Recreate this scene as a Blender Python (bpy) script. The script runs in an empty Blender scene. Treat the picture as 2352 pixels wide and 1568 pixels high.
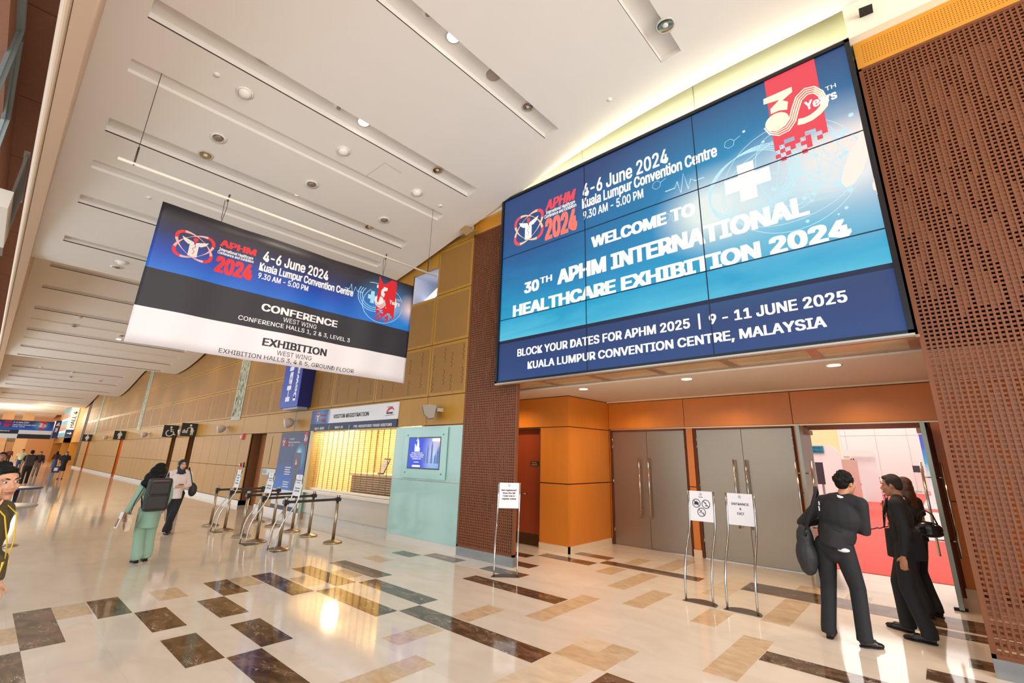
import bpy, bmesh, math, random
from mathutils import Vector, Matrix
random.seed(7)
SC = bpy.context.scene
COL = SC.collection
PI = math.pi

# ------------------------------------------------------------------ camera
FOC, PX, PY = 1048.5867, 1225.7762, 739.7139            # focal length and principal point, pixels of the 2352x1568 frame
ROT = ((0.7601812, 0.6494733, 0.0175781), (-0.1704824, 0.2255037, -0.9592100), (-0.6269452, 0.7261767, 0.2821474))                                             # world -> camera (x right, y down, z forward)
CAMZ = 1.8
cam_data = bpy.data.cameras.new('camera')
cam_data.sensor_width = 36.0
cam_data.lens = FOC / 2352 * 36.0
cam_data.shift_x = (1176 - PX) / 2352
cam_data.shift_y = (PY - 784) / 2352
cam_data.clip_start = 0.05
cam_data.clip_end = 400
cam = bpy.data.objects.new('camera', cam_data)
COL.objects.link(cam)
r0, r1, r2 = [Vector(r) for r in ROT]
m = Matrix((r0, -r1, -r2)).transposed().to_4x4()
m.translation = Vector((0, 0, CAMZ))
cam.matrix_world = m
SC.camera = cam

SC.view_settings.view_transform = 'Standard'
SC.view_settings.look = 'None'
SC.view_settings.exposure = 0.08
SC.view_settings.gamma = 1.0
SC.view_settings.use_curve_mapping = False
SC.cycles.max_bounces = 10
SC.cycles.diffuse_bounces = 5
SC.cycles.glossy_bounces = 4
SC.cycles.transparent_max_bounces = 12
SC.cycles.caustics_reflective = False
SC.cycles.caustics_refractive = False
SC.cycles.use_light_tree = True

# ------------------------------------------------------------------ daylight
world = bpy.data.worlds.new('sky')
SC.world = world
world.use_nodes = True
bg = world.node_tree.nodes['Background']
bg.inputs[0].default_value = (0.72, 0.85, 1.0, 1)
bg.inputs[1].default_value = 0.9


def area(name, loc, rot, sx, sy, power, color=(1, 1, 1), spread=PI):
    l = bpy.data.lights.new(name, 'AREA')
    l.shape = 'RECTANGLE'
    l.size, l.size_y = sx, sy
    l.energy, l.color, l.spread = power, color, spread
    o = bpy.data.objects.new(name, l)
    o.location, o.rotation_euler = loc, rot
    COL.objects.link(o)
    return o


def spot(name, loc, power, color=(1, .86, .68), angle=110, blend=.6, rad=.06, rot=(0, 0, 0)):
    l = bpy.data.lights.new(name, 'SPOT')
    l.energy, l.color, l.spot_size, l.spot_blend, l.shadow_soft_size = power, color, math.radians(angle), blend, rad
    o = bpy.data.objects.new(name, l)
    o.location, o.rotation_euler = loc, rot
    COL.objects.link(o)
    return o


def point(name, loc, power, color=(1, .8, .55), rad=.1):
    l = bpy.data.lights.new(name, 'POINT')
    l.energy, l.color, l.shadow_soft_size = power, color, rad
    o = bpy.data.objects.new(name, l)
    o.location = loc
    COL.objects.link(o)
    return o


# daylight through the glazed facade on the open side of the concourse
area('facade_daylight', (-8, -5.6, 2.9), (math.radians(122), 0, 0), 28, 5.5, 520, (.90, .96, 1.0))
area('facade_daylight', (-43, -5.6, 2.9), (math.radians(108), 0, 0), 42, 5.5, 1500, (.95, .97, 1.0))
# added unseen light behind the camera, brightening the ceiling waves
area('rear_fill', (8.2, 1.0, 3.6), (math.radians(90), 0, math.radians(90)), 9, 6, 1300, (1.0, .97, .93))
# lamps of the exhibition hall beyond the doors
area('hall_lamps', (-3, 17, 8.5), (0, 0, 0), 16, 12, 1350, (1, .98, .95))
area('hall_lamps', (-3, 32, 8.5), (0, 0, 0), 16, 14, 1350 * 1.2, (1, .98, .95))



# ------------------------------------------------------------------ pixel -> point on a real plane (planes fitted to the building)
def ray(px, py):
    c = Vector(((px - PX) / FOC, (py - PY) / FOC, 1.0))
    return Vector((sum(ROT[k][0] * c[k] for k in range(3)), sum(ROT[k][1] * c[k] for k in range(3)), sum(ROT[k][2] * c[k] for k in range(3))))


def onz(px, py, z=0.0):
    r = ray(px, py); t = (z - CAMZ) / r.z
    return Vector((r.x * t, r.y * t, z))


def ony(px, py, y):
    r = ray(px, py); t = y / r.y
    return Vector((r.x * t, y, CAMZ + r.z * t))


def onx(px, py, x):
    r = ray(px, py); t = x / r.x
    return Vector((x, r.y * t, CAMZ + r.z * t))


# ------------------------------------------------------------------ materials
def lin(c):
    return tuple((v / 255 / 12.92) if v / 255 <= .04045 else ((v / 255 + .055) / 1.055) ** 2.4 for v in c)


MATS = {}


def mat(name, rgb, rough=.5, metal=0.0, noise=0.0, nscale=8.0, bump=0.0, bscale=60.0, emit=0.0, spec=.5, coat=0.0, stretch=None, alpha=1.0, trans=0.0):
    """one procedural principled material; noise varies the base colour, bump roughens the surface"""
    if name in MATS:
        return MATS[name]
    mt = bpy.data.materials.new(name)
    mt.use_nodes = True
    nt = mt.node_tree
    b = nt.nodes['Principled BSDF']
    col = (*lin(rgb), 1)
    b.inputs['Base Color'].default_value = col
    b.inputs['Roughness'].default_value = rough
    b.inputs['Metallic'].default_value = metal
    b.inputs['Specular IOR Level'].default_value = spec
    b.inputs['Coat Weight'].default_value = coat
    b.inputs['Alpha'].default_value = alpha
    b.inputs['Transmission Weight'].default_value = trans
    if emit:
        b.inputs['Emission Color'].default_value = col
        b.inputs['Emission Strength'].default_value = emit
    if noise or bump:
        tc = nt.nodes.new('ShaderNodeTexCoord')
        mp = nt.nodes.new('ShaderNodeMapping')
        if stretch:
            mp.inputs['Scale'].default_value = stretch
        nt.links.new(tc.outputs['Object'], mp.inputs[0])
        if noise:
            n = nt.nodes.new('ShaderNodeTexNoise')
            n.inputs['Scale'].default_value = nscale
            n.inputs['Detail'].default_value = 5
            nt.links.new(mp.outputs[0], n.inputs[0])
            mx = nt.nodes.new('ShaderNodeMix'); mx.data_type = 'RGBA'
            lo = tuple(max(0, v * (1 - noise)) for v in col[:3]) + (1,)
            hi = tuple(min(1, v * (1 + noise)) for v in col[:3]) + (1,)
            mx.inputs[6].default_value, mx.inputs[7].default_value = lo, hi
            nt.links.new(n.outputs[0], mx.inputs[0])
            nt.links.new(mx.outputs[2], b.inputs['Base Color'])
        if bump:
            n2 = nt.nodes.new('ShaderNodeTexNoise')
            n2.inputs['Scale'].default_value = bscale
            n2.inputs['Detail'].default_value = 3
            nt.links.new(mp.outputs[0], n2.inputs[0])
            bp = nt.nodes.new('ShaderNodeBump')
            bp.inputs['Strength'].default_value = bump
            bp.inputs['Distance'].default_value = .01
            nt.links.new(n2.outputs[0], bp.inputs['Height'])
            nt.links.new(bp.outputs[0], b.inputs['Normal'])
    MATS[name] = mt
    return mt


def glow(name, rgb, strength):
    """a lamp, a lit panel or a screen"""
    if name in MATS:
        return MATS[name]
    mt = bpy.data.materials.new(name)
    mt.use_nodes = True
    nt = mt.node_tree
    b = nt.nodes['Principled BSDF']
    b.inputs['Base Color'].default_value = (0, 0, 0, 1)
    b.inputs['Roughness'].default_value = .4
    b.inputs['Emission Color'].default_value = (*lin(rgb), 1)
    b.inputs['Emission Strength'].default_value = strength
    MATS[name] = mt
    return mt


# ------------------------------------------------------------------ mesh collector
class MB:
    def __init__(s):
        s.v, s.f, s.mi, s.cur, s.sm = [], [], [], 0, []
        s.smooth = False

    def face(s, idx):
        s.f.append(tuple(idx)); s.mi.append(s.cur); s.sm.append(s.smooth)

    def poly(s, pts):
        n = len(s.v)
        s.v += [tuple(p) for p in pts]
        s.face(range(n, n + len(pts)))
        return s

    def box(s, x0, x1, y0, y1, z0, z1):
        x0, x1 = sorted((x0, x1)); y0, y1 = sorted((y0, y1)); z0, z1 = sorted((z0, z1))
        n = len(s.v)
        s.v += [(x0, y0, z0), (x1, y0, z0), (x1, y1, z0), (x0, y1, z0), (x0, y0, z1), (x1, y0, z1), (x1, y1, z1), (x0, y1, z1)]
        sm, s.smooth = s.smooth, False
        for q in ((3, 2, 1, 0), (4, 5, 6, 7), (0, 1, 5, 4), (1, 2, 6, 5), (2, 3, 7, 6), (3, 0, 4, 7)):
            s.face([n + k for k in q])
        s.smooth = sm
        return s

    def bar(s, a, b, w, t, up=(0, 0, 1)):
        """a rectangular bar from a to b, w wide and t thick"""
        a, b = Vector(a), Vector(b)
        d = (b - a).normalized()
        u = Vector(up)
        if abs(d.dot(u)) > .98:
            u = Vector((1, 0, 0))
        sd = d.cross(u).normalized() * (w / 2)
        uu = sd.cross(d).normalized() * (t / 2)
        n = len(s.v)
        for p in (a, b):
            s.v += [tuple(p - sd - uu), tuple(p + sd - uu), tuple(p + sd + uu), tuple(p - sd + uu)]
        for q in ((3, 2, 1, 0), (4, 5, 6, 7), (0, 1, 5, 4), (1, 2, 6, 5), (2, 3, 7, 6), (3, 0, 4, 7)):
            s.face([n + k for k in q])
        return s

    def tube(s, pts, radii, seg=12, cap=True, flat=None):
        """a round tube along pts; radii one value or one per point; flat=(a,b) scales the two cross axes"""
        pts = [Vector(p) for p in pts]
        if not hasattr(radii, '__len__'):
            radii = [radii] * len(pts)
        fa, fb = flat or (1, 1)
        d0 = (pts[1] - pts[0]).normalized()
        u = Vector((0, 0, 1)) if abs(d0.z) < .9 else Vector((1, 0, 0))
        n0 = len(s.v)
        sm, s.smooth = s.smooth, True
        for i, p in enumerate(pts):
            d = (pts[min(i + 1, len(pts) - 1)] - pts[max(i - 1, 0)]).normalized()
            a = d.cross(u)
            if a.length < 1e-5:
                a = d.cross(Vector((0, 1, 0)))
            a.normalize(); bb = d.cross(a).normalized()
            u = -bb if u.dot(-bb) > 0 else bb
            for k in range(seg):
                t = 2 * PI * k / seg
                s.v.append(tuple(p + a * (math.cos(t) * radii[i] * fa) + bb * (math.sin(t) * radii[i] * fb)))
        for i in range(len(pts) - 1):
            for k in range(seg):
                k2 = (k + 1) % seg
                s.face((n0 + i * seg + k, n0 + i * seg + k2, n0 + (i + 1) * seg + k2, n0 + (i + 1) * seg + k))
        s.smooth = False
        if cap:
            s.face([n0 + k for k in range(seg)][::-1])
            s.face([n0 + (len(pts) - 1) * seg + k for k in range(seg)])
        s.smooth = sm
        return s

    def lathe(s, prof, cx=0, cy=0, z=0, seg=28, cap=True):
        """profile [(r, z)] turned about a vertical axis"""
        n0 = len(s.v)
        for r, h in prof:
            for k in range(seg):
                t = 2 * PI * k / seg
                s.v.append((cx + r * math.cos(t), cy + r * math.sin(t), z + h))
        sm, s.smooth = s.smooth, True
        for i in range(len(prof) - 1):
            for k in range(seg):
                k2 = (k + 1) % seg
                s.face((n0 + i * seg + k, n0 + i * seg + k2, n0 + (i + 1) * seg + k2, n0 + (i + 1) * seg + k))
        s.smooth = False
        if cap:
            s.face([n0 + k for k in range(seg)][::-1])
            s.face([n0 + (len(prof) - 1) * seg + k for k in range(seg)])
        s.smooth = sm
        return s

    def ball(s, c, r, seg=14, rings=9, rot=None):
        """ellipsoid, r one value or three, rot a Matrix"""
        if not hasattr(r, '__len__'):
            r = (r, r, r)
        c = Vector(c)
        n0 = len(s.v)
        sm, s.smooth = s.smooth, True
        for i in range(rings + 1):
            ph = PI * i / rings
            for k in range(seg):
                t = 2 * PI * k / seg
                p = Vector((r[0] * math.sin(ph) * math.cos(t), r[1] * math.sin(ph) * math.sin(t), r[2] * math.cos(ph)))
                if rot:
                    p = rot @ p
                s.v.append(tuple(c + p))
        for i in range(rings):
            for k in range(seg):
                k2 = (k + 1) % seg
                s.face((n0 + i * seg + k, n0 + (i + 1) * seg + k, n0 + (i + 1) * seg + k2, n0 + i * seg + k2))
        s.smooth = sm
        return s

    def prism(s, pts, d):
        """flat outline pts pushed along d"""
        d = Vector(d); pts = [Vector(p) for p in pts]; n = len(pts); n0 = len(s.v)
        s.v += [tuple(p) for p in pts] + [tuple(p + d) for p in pts]
        s.face([n0 + k for k in range(n)][::-1])
        s.face([n0 + n + k for k in range(n)])
        for k in range(n):
            k2 = (k + 1) % n
            s.face((n0 + k, n0 + k2, n0 + n + k2, n0 + n + k))
        return s

    def mesh(s, name):
        me = bpy.data.meshes.new(name)
        me.from_pydata(s.v, [], s.f)
        me.polygons.foreach_set('material_index', s.mi)
        me.polygons.foreach_set('use_smooth', s.sm)
        me.update()
        return me

    def build(s, name, mats, parent=None, fixn=True, bevel=0):
        me = s.mesh(name)
        if fixn or bevel:
            bm = bmesh.new(); bm.from_mesh(me)
            bmesh.ops.remove_doubles(bm, verts=bm.verts, dist=1e-6)
            bmesh.ops.recalc_face_normals(bm, faces=bm.faces)
            if bevel:
                bmesh.ops.bevel(bm, geom=[e for e in bm.edges if len(e.link_faces) == 2 and e.calc_face_angle(0) > .6], offset=bevel, segments=2, affect='EDGES', profile=.6)
            bm.to_mesh(me); bm.free()
        if not isinstance(mats, (list, tuple)):
            mats = [mats]
        for q in mats:
            me.materials.append(q)
        o = bpy.data.objects.new(name, me)
        COL.objects.link(o)
        if parent:
            o.parent = parent
        return o


def tag(o, label=None, cat=None, group=None, kind=None):
    if label: o['label'] = label
    if cat: o['category'] = cat
    if group: o['group'] = group
    if kind: o['kind'] = kind
    return o


def thing(name, label, cat, loc=(0, 0, 0), rz=0.0, group=None):
    o = bpy.data.objects.new(name, None)
    o.empty_display_size = .1
    COL.objects.link(o)
    o.location = loc; o.rotation_euler = (0, 0, rz)
    return tag(o, label, cat, group)


def struct(o):
    o['kind'] = 'structure'
    return o


def plabel(o, label):
    o['label'] = label
    return o


def copy_tree(o, parent=None):
    c = o.copy(); COL.objects.link(c); c.parent = parent
    for ch in list(o.children):
        copy_tree(ch, c)
    return c


# ------------------------------------------------------------------ lettering
_font_cache = {}


FONT = None
try:      # the sans-serif that ships inside Blender; the built-in font serves where it is missing
    import os
    for _r in ('LOCAL', 'SYSTEM'):
        _p = os.path.join(bpy.utils.resource_path(_r) or '', 'datafiles', 'fonts', 'Inter.woff2')
        if FONT is None and os.path.isfile(_p): FONT = bpy.data.fonts.load(_p)
except Exception:
    FONT = None


def text_geo(s, bold=0.0, shear=0.0):
    """flat letter outlines: (verts 2D, faces, x0, x1, capheight)"""
    key = (s, bold, shear)
    if key in _font_cache:
        return _font_cache[key]
    cu = bpy.data.curves.new('letters', 'FONT')
    cu.body = s; cu.size = 1.0
    if FONT: cu.font = FONT
    cu.shear = shear; cu.resolution_u = 3
    o = bpy.data.objects.new('letters', cu); COL.objects.link(o)
    dg = bpy.context.evaluated_depsgraph_get()
    me = bpy.data.meshes.new_from_object(o.evaluated_get(dg))
    vs = [(v.co.x, v.co.y) for v in me.vertices]
    fs = [tuple(p.vertices) for p in me.polygons]
    bpy.data.objects.remove(o); bpy.data.curves.remove(cu); bpy.data.meshes.remove(me)
    xs = [v[0] for v in vs] or [0, 1]
    out = (vs, fs, min(xs), max(xs))
    _font_cache[key] = out
    return out


CAPH = None


def letters(mb, s, org, xd, ud, width, cap, bold=.0, shear=0.0, align='L', off=(0, 0, 0)):
    """add a line of lettering to mb: org is the baseline start, xd/ud unit directions, cap the capital height, width the total width (None: natural)"""
    global CAPH
    if CAPH is None:
        h = text_geo('H', 0, 0)
        CAPH = max(v[1] for v in h[0]) - min(v[1] for v in h[0])
    vs, fs, x0, x1 = text_geo(s, 0, shear)
    bw = max(bold, 0) * 1.1                       # heavier strokes: the same outlines stamped a hair's breadth apart
    sy = cap / (CAPH + bw * .9)
    sx = sy if width is None else width / (x1 - x0 + 2 * bw)
    w = (x1 - x0 + 2 * bw) * sx
    o = Vector(org) + Vector(off); xd = Vector(xd); ud = Vector(ud)
    if align == 'C': o = o - xd * (w / 2)
    if align == 'R': o = o - xd * w
    nrm = xd.cross(ud).normalized()
    stamps = [(0, 0)] if bw <= 0 else [(a * bw, c * bw * .45) for a in (-1, -.35, .35, 1) for c in (-1, 1)]
    for i, (dx, dy) in enumerate(stamps):
        n = len(mb.v)
        q = o + nrm * (.00007 * i)
        mb.v += [tuple(q + xd * ((x - x0 + bw + dx) * sx) + ud * ((y + dy + bw * .45) * sy)) for x, y in vs]
        for f in fs:
            mb.face([n + k for k in f])
    return w


def subsurf_bake(o, mods):
    """apply a list of (type, {settings}) modifiers to a mesh object"""
    for t, st in mods:
        md = o.modifiers.new(t.lower(), t)
        for k, v in st.items():
            setattr(md, k, v)
    dg = bpy.context.evaluated_depsgraph_get()
    me = bpy.data.meshes.new_from_object(o.evaluated_get(dg))
    o.modifiers.clear()
    old = o.data; o.data = me
    if old.users == 0: bpy.data.meshes.remove(old)
    return o


def melt(mb, name, material, parent=None, voxel=.01, smooth=6, factor=.5):
    """fuse overlapping solids into one continuous surface"""
    o = mb.build(name, material, None, fixn=True)
    subsurf_bake(o, [('REMESH', dict(mode='VOXEL', voxel_size=voxel, adaptivity=0.0)), ('SMOOTH', dict(iterations=smooth, factor=factor))])
    for p in o.data.polygons: p.use_smooth = True
    if not o.data.materials: o.data.materials.append(material)
    if parent: o.parent = parent
    return o



# ================================================================== SETTING
WY = 6.272          # plane of the timber wall, the lattice screens and the counter
DY = 9.446          # plane of the entrance doors
XE = -8.25          # edge of the inlaid floor


def ceil_z(x):
    ks = [(10, 7.3), (-1.5, 7.6), (-13.8, 5.85), (-20, 7.4), (-31.3, 5.85), (-37, 7.25), (-48.2, 5.75), (-54, 7.2), (-67.5, 5.85), (-72, 6.9), (-84, 5.8), (-90, 6.8), (-101, 5.9)]
    for (a, za), (b, zb) in zip(ks[:-1], ks[1:]):
        if b <= x <= a:
            t = (x - a) / (b - a)
            return za + (zb - za) * .5 * (1 - math.cos(PI * t))
    return 7.0


# ---- stone
def marble(name, base, hi, lo, rough, vein=None, scale=3.0, tile=(0, 0), joint=None):
    mt = bpy.data.materials.new(name); mt.use_nodes = True
    nt = mt.node_tree; N = nt.nodes.new; L = nt.links.new
    b = nt.nodes['Principled BSDF']
    b.inputs['Roughness'].default_value = rough
    b.inputs['Specular IOR Level'].default_value = .5
    tc = N('ShaderNodeTexCoord')
    mp = N('ShaderNodeMapping'); mp.inputs['Scale'].default_value = (1, 2.2, 1); L(tc.outputs['Object'], mp.inputs[0])
    n = N('ShaderNodeTexNoise'); n.inputs['Scale'].default_value = scale; n.inputs['Detail'].default_value = 8; n.inputs['Distortion'].default_value = 1.2
    L(mp.outputs[0], n.inputs[0])
    r = N('ShaderNodeValToRGB')
    e = r.color_ramp.elements
    e[0].position, e[0].color = .32, (*lin(lo), 1)
    e[1].position, e[1].color = .68, (*lin(hi), 1)
    k = e.new(.5); k.color = (*lin(base), 1)
    L(n.outputs[0], r.inputs[0])
    out = r.outputs[0]
    if vein:
        v = N('ShaderNodeTexNoise'); v.inputs['Scale'].default_value = 2.6; v.inputs['Detail'].default_value = 6; v.inputs['Distortion'].default_value = 2.0
        L(mp.outputs[0], v.inputs[0])
        r2 = N('ShaderNodeValToRGB'); q = r2.color_ramp.elements
        q[0].position, q[0].color = .492, (0, 0, 0, 1)
        q[1].position, q[1].color = .51, (0, 0, 0, 1)
        mid = q.new(.501); mid.color = (1, 1, 1, 1)
        L(v.outputs[0], r2.inputs[0])
        mk = N('ShaderNodeTexNoise'); mk.inputs['Scale'].default_value = 3.4; L(mp.outputs[0], mk.inputs[0])
        r3 = N('ShaderNodeValToRGB'); r3.color_ramp.elements[0].position = .48; r3.color_ramp.elements[1].position = .62
        L(mk.outputs[0], r3.inputs[0])
        mu = N('ShaderNodeMath'); mu.operation = 'MULTIPLY'; L(r2.outputs[0], mu.inputs[0]); L(r3.outputs[0], mu.inputs[1])
        mx = N('ShaderNodeMix'); mx.data_type = 'RGBA'; L(mu.outputs[0], mx.inputs[0]); L(out, mx.inputs[6])
        mx.inputs[7].default_value = (*lin(vein), 1); out = mx.outputs[2]
    if tile[0]:
        br = N('ShaderNodeTexBrick'); br.offset = 0.5; br.inputs['Scale'].default_value = 1.0
        br.inputs['Brick Width'].default_value, br.inputs['Row Height'].default_value = tile
        br.inputs['Mortar Size'].default_value = .0016; br.inputs['Mortar Smooth'].default_value = .3
        br.inputs['Color1'].default_value = (1, 1, 1, 1); br.inputs['Color2'].default_value = (.93, .93, .93, 1); br.inputs['Mortar'].default_value = (*([joint] * 3), 1)
        L(tc.outputs['Object'], br.inputs[0])
        mm = N('ShaderNodeMix'); mm.data_type = 'RGBA'; mm.blend_type = 'MULTIPLY'; mm.inputs[0].default_value = 1
        L(out, mm.inputs[6]); L(br.outputs[0], mm.inputs[7]); out = mm.outputs[2]
    L(out, b.inputs['Base Color'])
    return mt


M_CREAM = marble('cream_marble', (228, 214, 198), (232, 219, 204), (223, 208, 191), .075, None, 1.4, (1.2, .6), .86)
M_CREAM2 = marble('cream_marble_hall', (226, 210, 190), (229, 214, 195), (222, 205, 184), .075, None, 1.1, (1.2, .6), .88)
M_DARK = marble('brown_marble', (98, 74, 55), (128, 100, 76), (66, 48, 36), .075, (226, 210, 192), 3.2)
M_BEIGE = marble('beige_marble', (206, 178, 144), (214, 188, 156), (196, 166, 130), .075, None, 4.0)
M_PALE = marble('pale_beige_marble', (220, 200, 172), (226, 208, 182), (212, 190, 160), .075, None, 4.0)

mb = MB()
mb.cur = 0
mb.poly([(XE, -6, 0), (9, -6, 0), (9, 10.25, 0), (XE, 10.25, 0)])
mb.cur = 4
mb.poly([(-104, -6, 0), (XE, -6, 0), (XE, 12, 0), (-104, 12, 0)])


def inlay(slot, a, b, ext=(0, 0, 0, 0), z=.0007):
    """one inlaid slab between two opposite corners; ext lengthens it beyond x0, x1, y0, y1 where the view cuts it"""
    p, q = onz(*a), onz(*b)
    x0, x1 = sorted((p.x, q.x)); y0, y1 = sorted((p.y, q.y))
    x0 = max(x0 - ext[0], XE + .004); x1 += ext[1]; y0 -= ext[2]; y1 += ext[3]
    mb.cur = slot
    mb.poly([(x0, y0, z), (x1, y0, z), (x1, y1, z), (x0, y1, z)])


for a, b, e in [((28.7, 1408.6), (151, 1473.7), (0, 0, 0, 0)), ((0, 1505.2), (59.9, 1568), (0, 1.0, .2, 0)), ((198, 1381.8), (304.2, 1406.7), (0, 0, 0, 0)),
                ((308, 1407.3), (429.7, 1435.4), (0, 0, 0, 0)), ((466, 1338.8), (572.2, 1357.5), (0, 0, 0, 0)), ((451.7, 1380.5), (572.7, 1404.4), (0, 0, 0, 0)),
                ((367.3, 1471.2), (516.7, 1510), (0, 0, 0, 0)), ((528.2, 1434.4), (673.6, 1466), (0, 0, 0, 0)), ((519.6, 1510), (713, 1568), (0, .5, 0, 0)),
                ((575, 1321.6), (721.4, 1357), (0, 0, 0, 0)), ((669.7, 1305.7), (818.2, 1336.5), (0, 0, 0, 0)), ((726.1, 1357), (912.9, 1402.5), (0, 0, 0, 0)),
                ((754.9, 1292.3), (901.4, 1320), (0, 0, 0, 0)), ((822.6, 1337.2), (1006.6, 1377), (0, 0, 0, 0)), ((915.7, 1402.5), (1267.9, 1499.5), (0, 0, 0, 0)),
                ((897.9, 1268.7), (968.5, 1274.4), (0, 0, 0, 0)), ((971.3, 1274.7), (1070.6, 1286.5), (0, 0, 0, 0)), ((1099.6, 1305.4), (1216.9, 1319.9), (0, 0, 0, 0)),
                ((1061.3, 1328.4), (1305.2, 1376), (0, 0, 0, 0)), ((1214.4, 1305), (1238.8, 1299), (1.2, 0, 0, 0)), ((1208, 1280.3), (1228.8, 1275.3), (1.0, 0, 0, 0)),
                ((1233.8, 1275.3), (1373, 1292.3), (0, 0, 0, 0)), ((1317, 1271.7), (1412.4, 1281), (0, 0, 0, 0)), ((1375.8, 1292.5), (1619, 1328.3), (0, 0, 0, 0)),
                ((1699.5, 1353), (2262.9, 1431.6), (0, 1.2, 0, 0)), ((2095, 1445), (2271.5, 1465), (0, 1.2, 0, 0)), ((2226.9, 1532), (2289, 1524), (0, 1.2, 0, 0)),
                ((2127, 1559.7), (2250, 1563), (0, 1.2, 0, 0)), ((1742.5, 1514.8), (1952, 1544.4), (0, 1.6, 0, 0)), ((1394.2, 1544.4), (1410, 1568), (0, .8, .2, 0))]:
    inlay(1, a, b, e)
for a, b, e in [((116.7, 1395.2), (212.4, 1409.2), (0, 0, 0, 0)), ((0, 1446), (42.5, 1475.6), (0, 0, .3, 0)), ((340.5, 1358.9), (433.5, 1368.4), (0, 0, 0, 0)),
                ((522.4, 1329.6), (606.6, 1339.2), (0, 0, 0, 0)), ((663, 1328.3), (750, 1338.8), (0, 0, 0, 0)), ((755.8, 1313), (835.4, 1321.2), (0, 0, 0, 0)),
                ((830.6, 1280.4), (904.3, 1286.2), (0, 0, 0, 0)), ((876.5, 1465), (1021.9, 1446.9), (0, 0, 0, 0)), ((1038.2, 1414.3), (1160.6, 1400), (0, 0, 0, 0)),
                ((800, 1559.7), (1001.8, 1525.3), (0, 0, .3, 0)), ((1270.8, 1499.5), (1428.6, 1516.7), (0, 0, 0, 0)), ((1372.2, 1497.6), (1468.8, 1496.6), (0, 0, 0, 0)),
                ((1204.8, 1414.3), (1379.8, 1375.1), (0, 0, 0, 0)), ((1427.6, 1386.2), (1545.3, 1364), (0, 0, 0, 0)), ((1366.4, 1312.4), (1442, 1307.2), (0, 0, 0, 0)),
                ((1393.2, 1345.1), (1513.7, 1322.5), (0, 0, 0, 0)), ((1431.5, 1292.9), (1496.5, 1287), (0, 0, 0, 0)), ((1500.3, 1305.3), (1599.8, 1290), (0, 0, 0, 0)),
                ((1584.5, 1425.8), (1686, 1408.6), (0, 0, 0, 0)), ((1746.3, 1423.9), (1864, 1384.7), (0, 0, 0, 0)), ((1817.1, 1362.7), (1873.5, 1374.2), (0, 0, 0, .6)),
                ((1612.4, 1540.6), (1777.9, 1474.6), (0, 0, 0, 0)), ((1933.8, 1381.8), (2004.6, 1373.2), (0, 0, 0, 0))]:
    inlay(2, a, b, e, .0004)
for a, b, e in [((1312.9, 1479.4), (1404.7, 1478.4), (0, 0, .27, 0)), ((1610, 1362), (1732, 1333), (0, 0, 0, 0)), ((1130, 1568), (1368, 1533.9), (0, 0, 0, 0))]:
    inlay(3, a, b, e, .0002)
struct(mb.build('floor', [M_CREAM, M_DARK, M_BEIGE, M_PALE, M_CREAM2], fixn=False))

# ---- ceiling: white wave with recessed slots, one mesh
M_CEIL = mat('white_plaster', (226, 221, 214), .75, noise=.02, nscale=1.5)
M_SLOTIN = mat('slot_dark_lip', (70, 55, 45), .8)
SLOTS = [(.1, 2), (-2.05, 1), (-4.33, 1), (-6.42, 1), (-7.42, 2), (-8.7, 1), (-9.75, 2), (-10.9, 1), (-12.75, 1), (-18.3, 1), (-20.5, 1), (-22.7, 1), (-24.7, 1), (-25.75, 2), (-26.85, 1), (-27.9, 2), (-29.1, 1), (-31.0, 1),
         (-35.6, 1), (-37.8, 1), (-40, 1), (-42.15, 1), (-43.1, 2), (-44.1, 1), (-45.2, 2), (-46.4, 1), (-55, 1), (-57.2, 1), (-59.4, 1), (-61.6, 1), (-63.8, 1), (-73, 1), (-75.2, 1), (-77.4, 1), (-79.6, 1)]
cuts = {}
for x, k in SLOTS:
    hw = .16 if k == 1 else .12
    cuts[x] = (x - hw, x + hw, k)
xs = set(-.35 * i for i in range(-28, 296))
for a, b, k in cuts.values():
    xs = {v for v in xs if not (a - .06 < v < b + .06)} | {a, b}
xs = sorted(xs, reverse=True)
YL, YS0, YS1, YR = -.22, .15, 5.42, 6.17
mb = MB(); mb.smooth = True
for a, b in zip(xs[:-1], xs[1:]):
    za, zb = ceil_z(a), ceil_z(b)
    slot = next((c for c in cuts.values() if abs(c[1] - a) < 1e-6 and abs(c[0] - b) < 1e-6), None)
    rows = [(YL, YS0), (YS1, YR)] if slot else [(YL, YR)]
    if not slot:
        rows = [(YL, YS0), (YS0, YS1), (YS1, YR)]
    for y0, y1 in rows:
        mb.cur = 0
        mb.poly([(a, y0, za), (b, y0, zb), (b, y1, zb), (a, y1, za)])
    if slot:
        dp = .11 if slot[2] == 1 else .05
        mb.smooth = False
        y0, y1 = YS0, YS1
        mb.poly([(a, y0, za + dp), (b, y0, zb + dp), (b, y1, zb + dp), (a, y1, za + dp)])
        mb.poly([(a, y0, za), (a, y1, za), (a, y1, za + dp), (a, y0, za + dp)])
        mb.poly([(a, y0, za), (b, y0, zb), (b, y0, zb + dp), (a, y0, za + dp)])
        mb.poly([(a, y1, za), (b, y1, zb), (b, y1, zb + dp), (a, y1, za + dp)])
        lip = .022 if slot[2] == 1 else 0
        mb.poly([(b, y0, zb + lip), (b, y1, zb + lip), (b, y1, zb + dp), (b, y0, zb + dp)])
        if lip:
            mb.cur = 1  # thin dark strip along the far lower edge of the slot
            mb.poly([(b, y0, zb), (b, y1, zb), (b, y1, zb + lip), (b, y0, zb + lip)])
        mb.cur = 0
        mb.smooth = True
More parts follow.
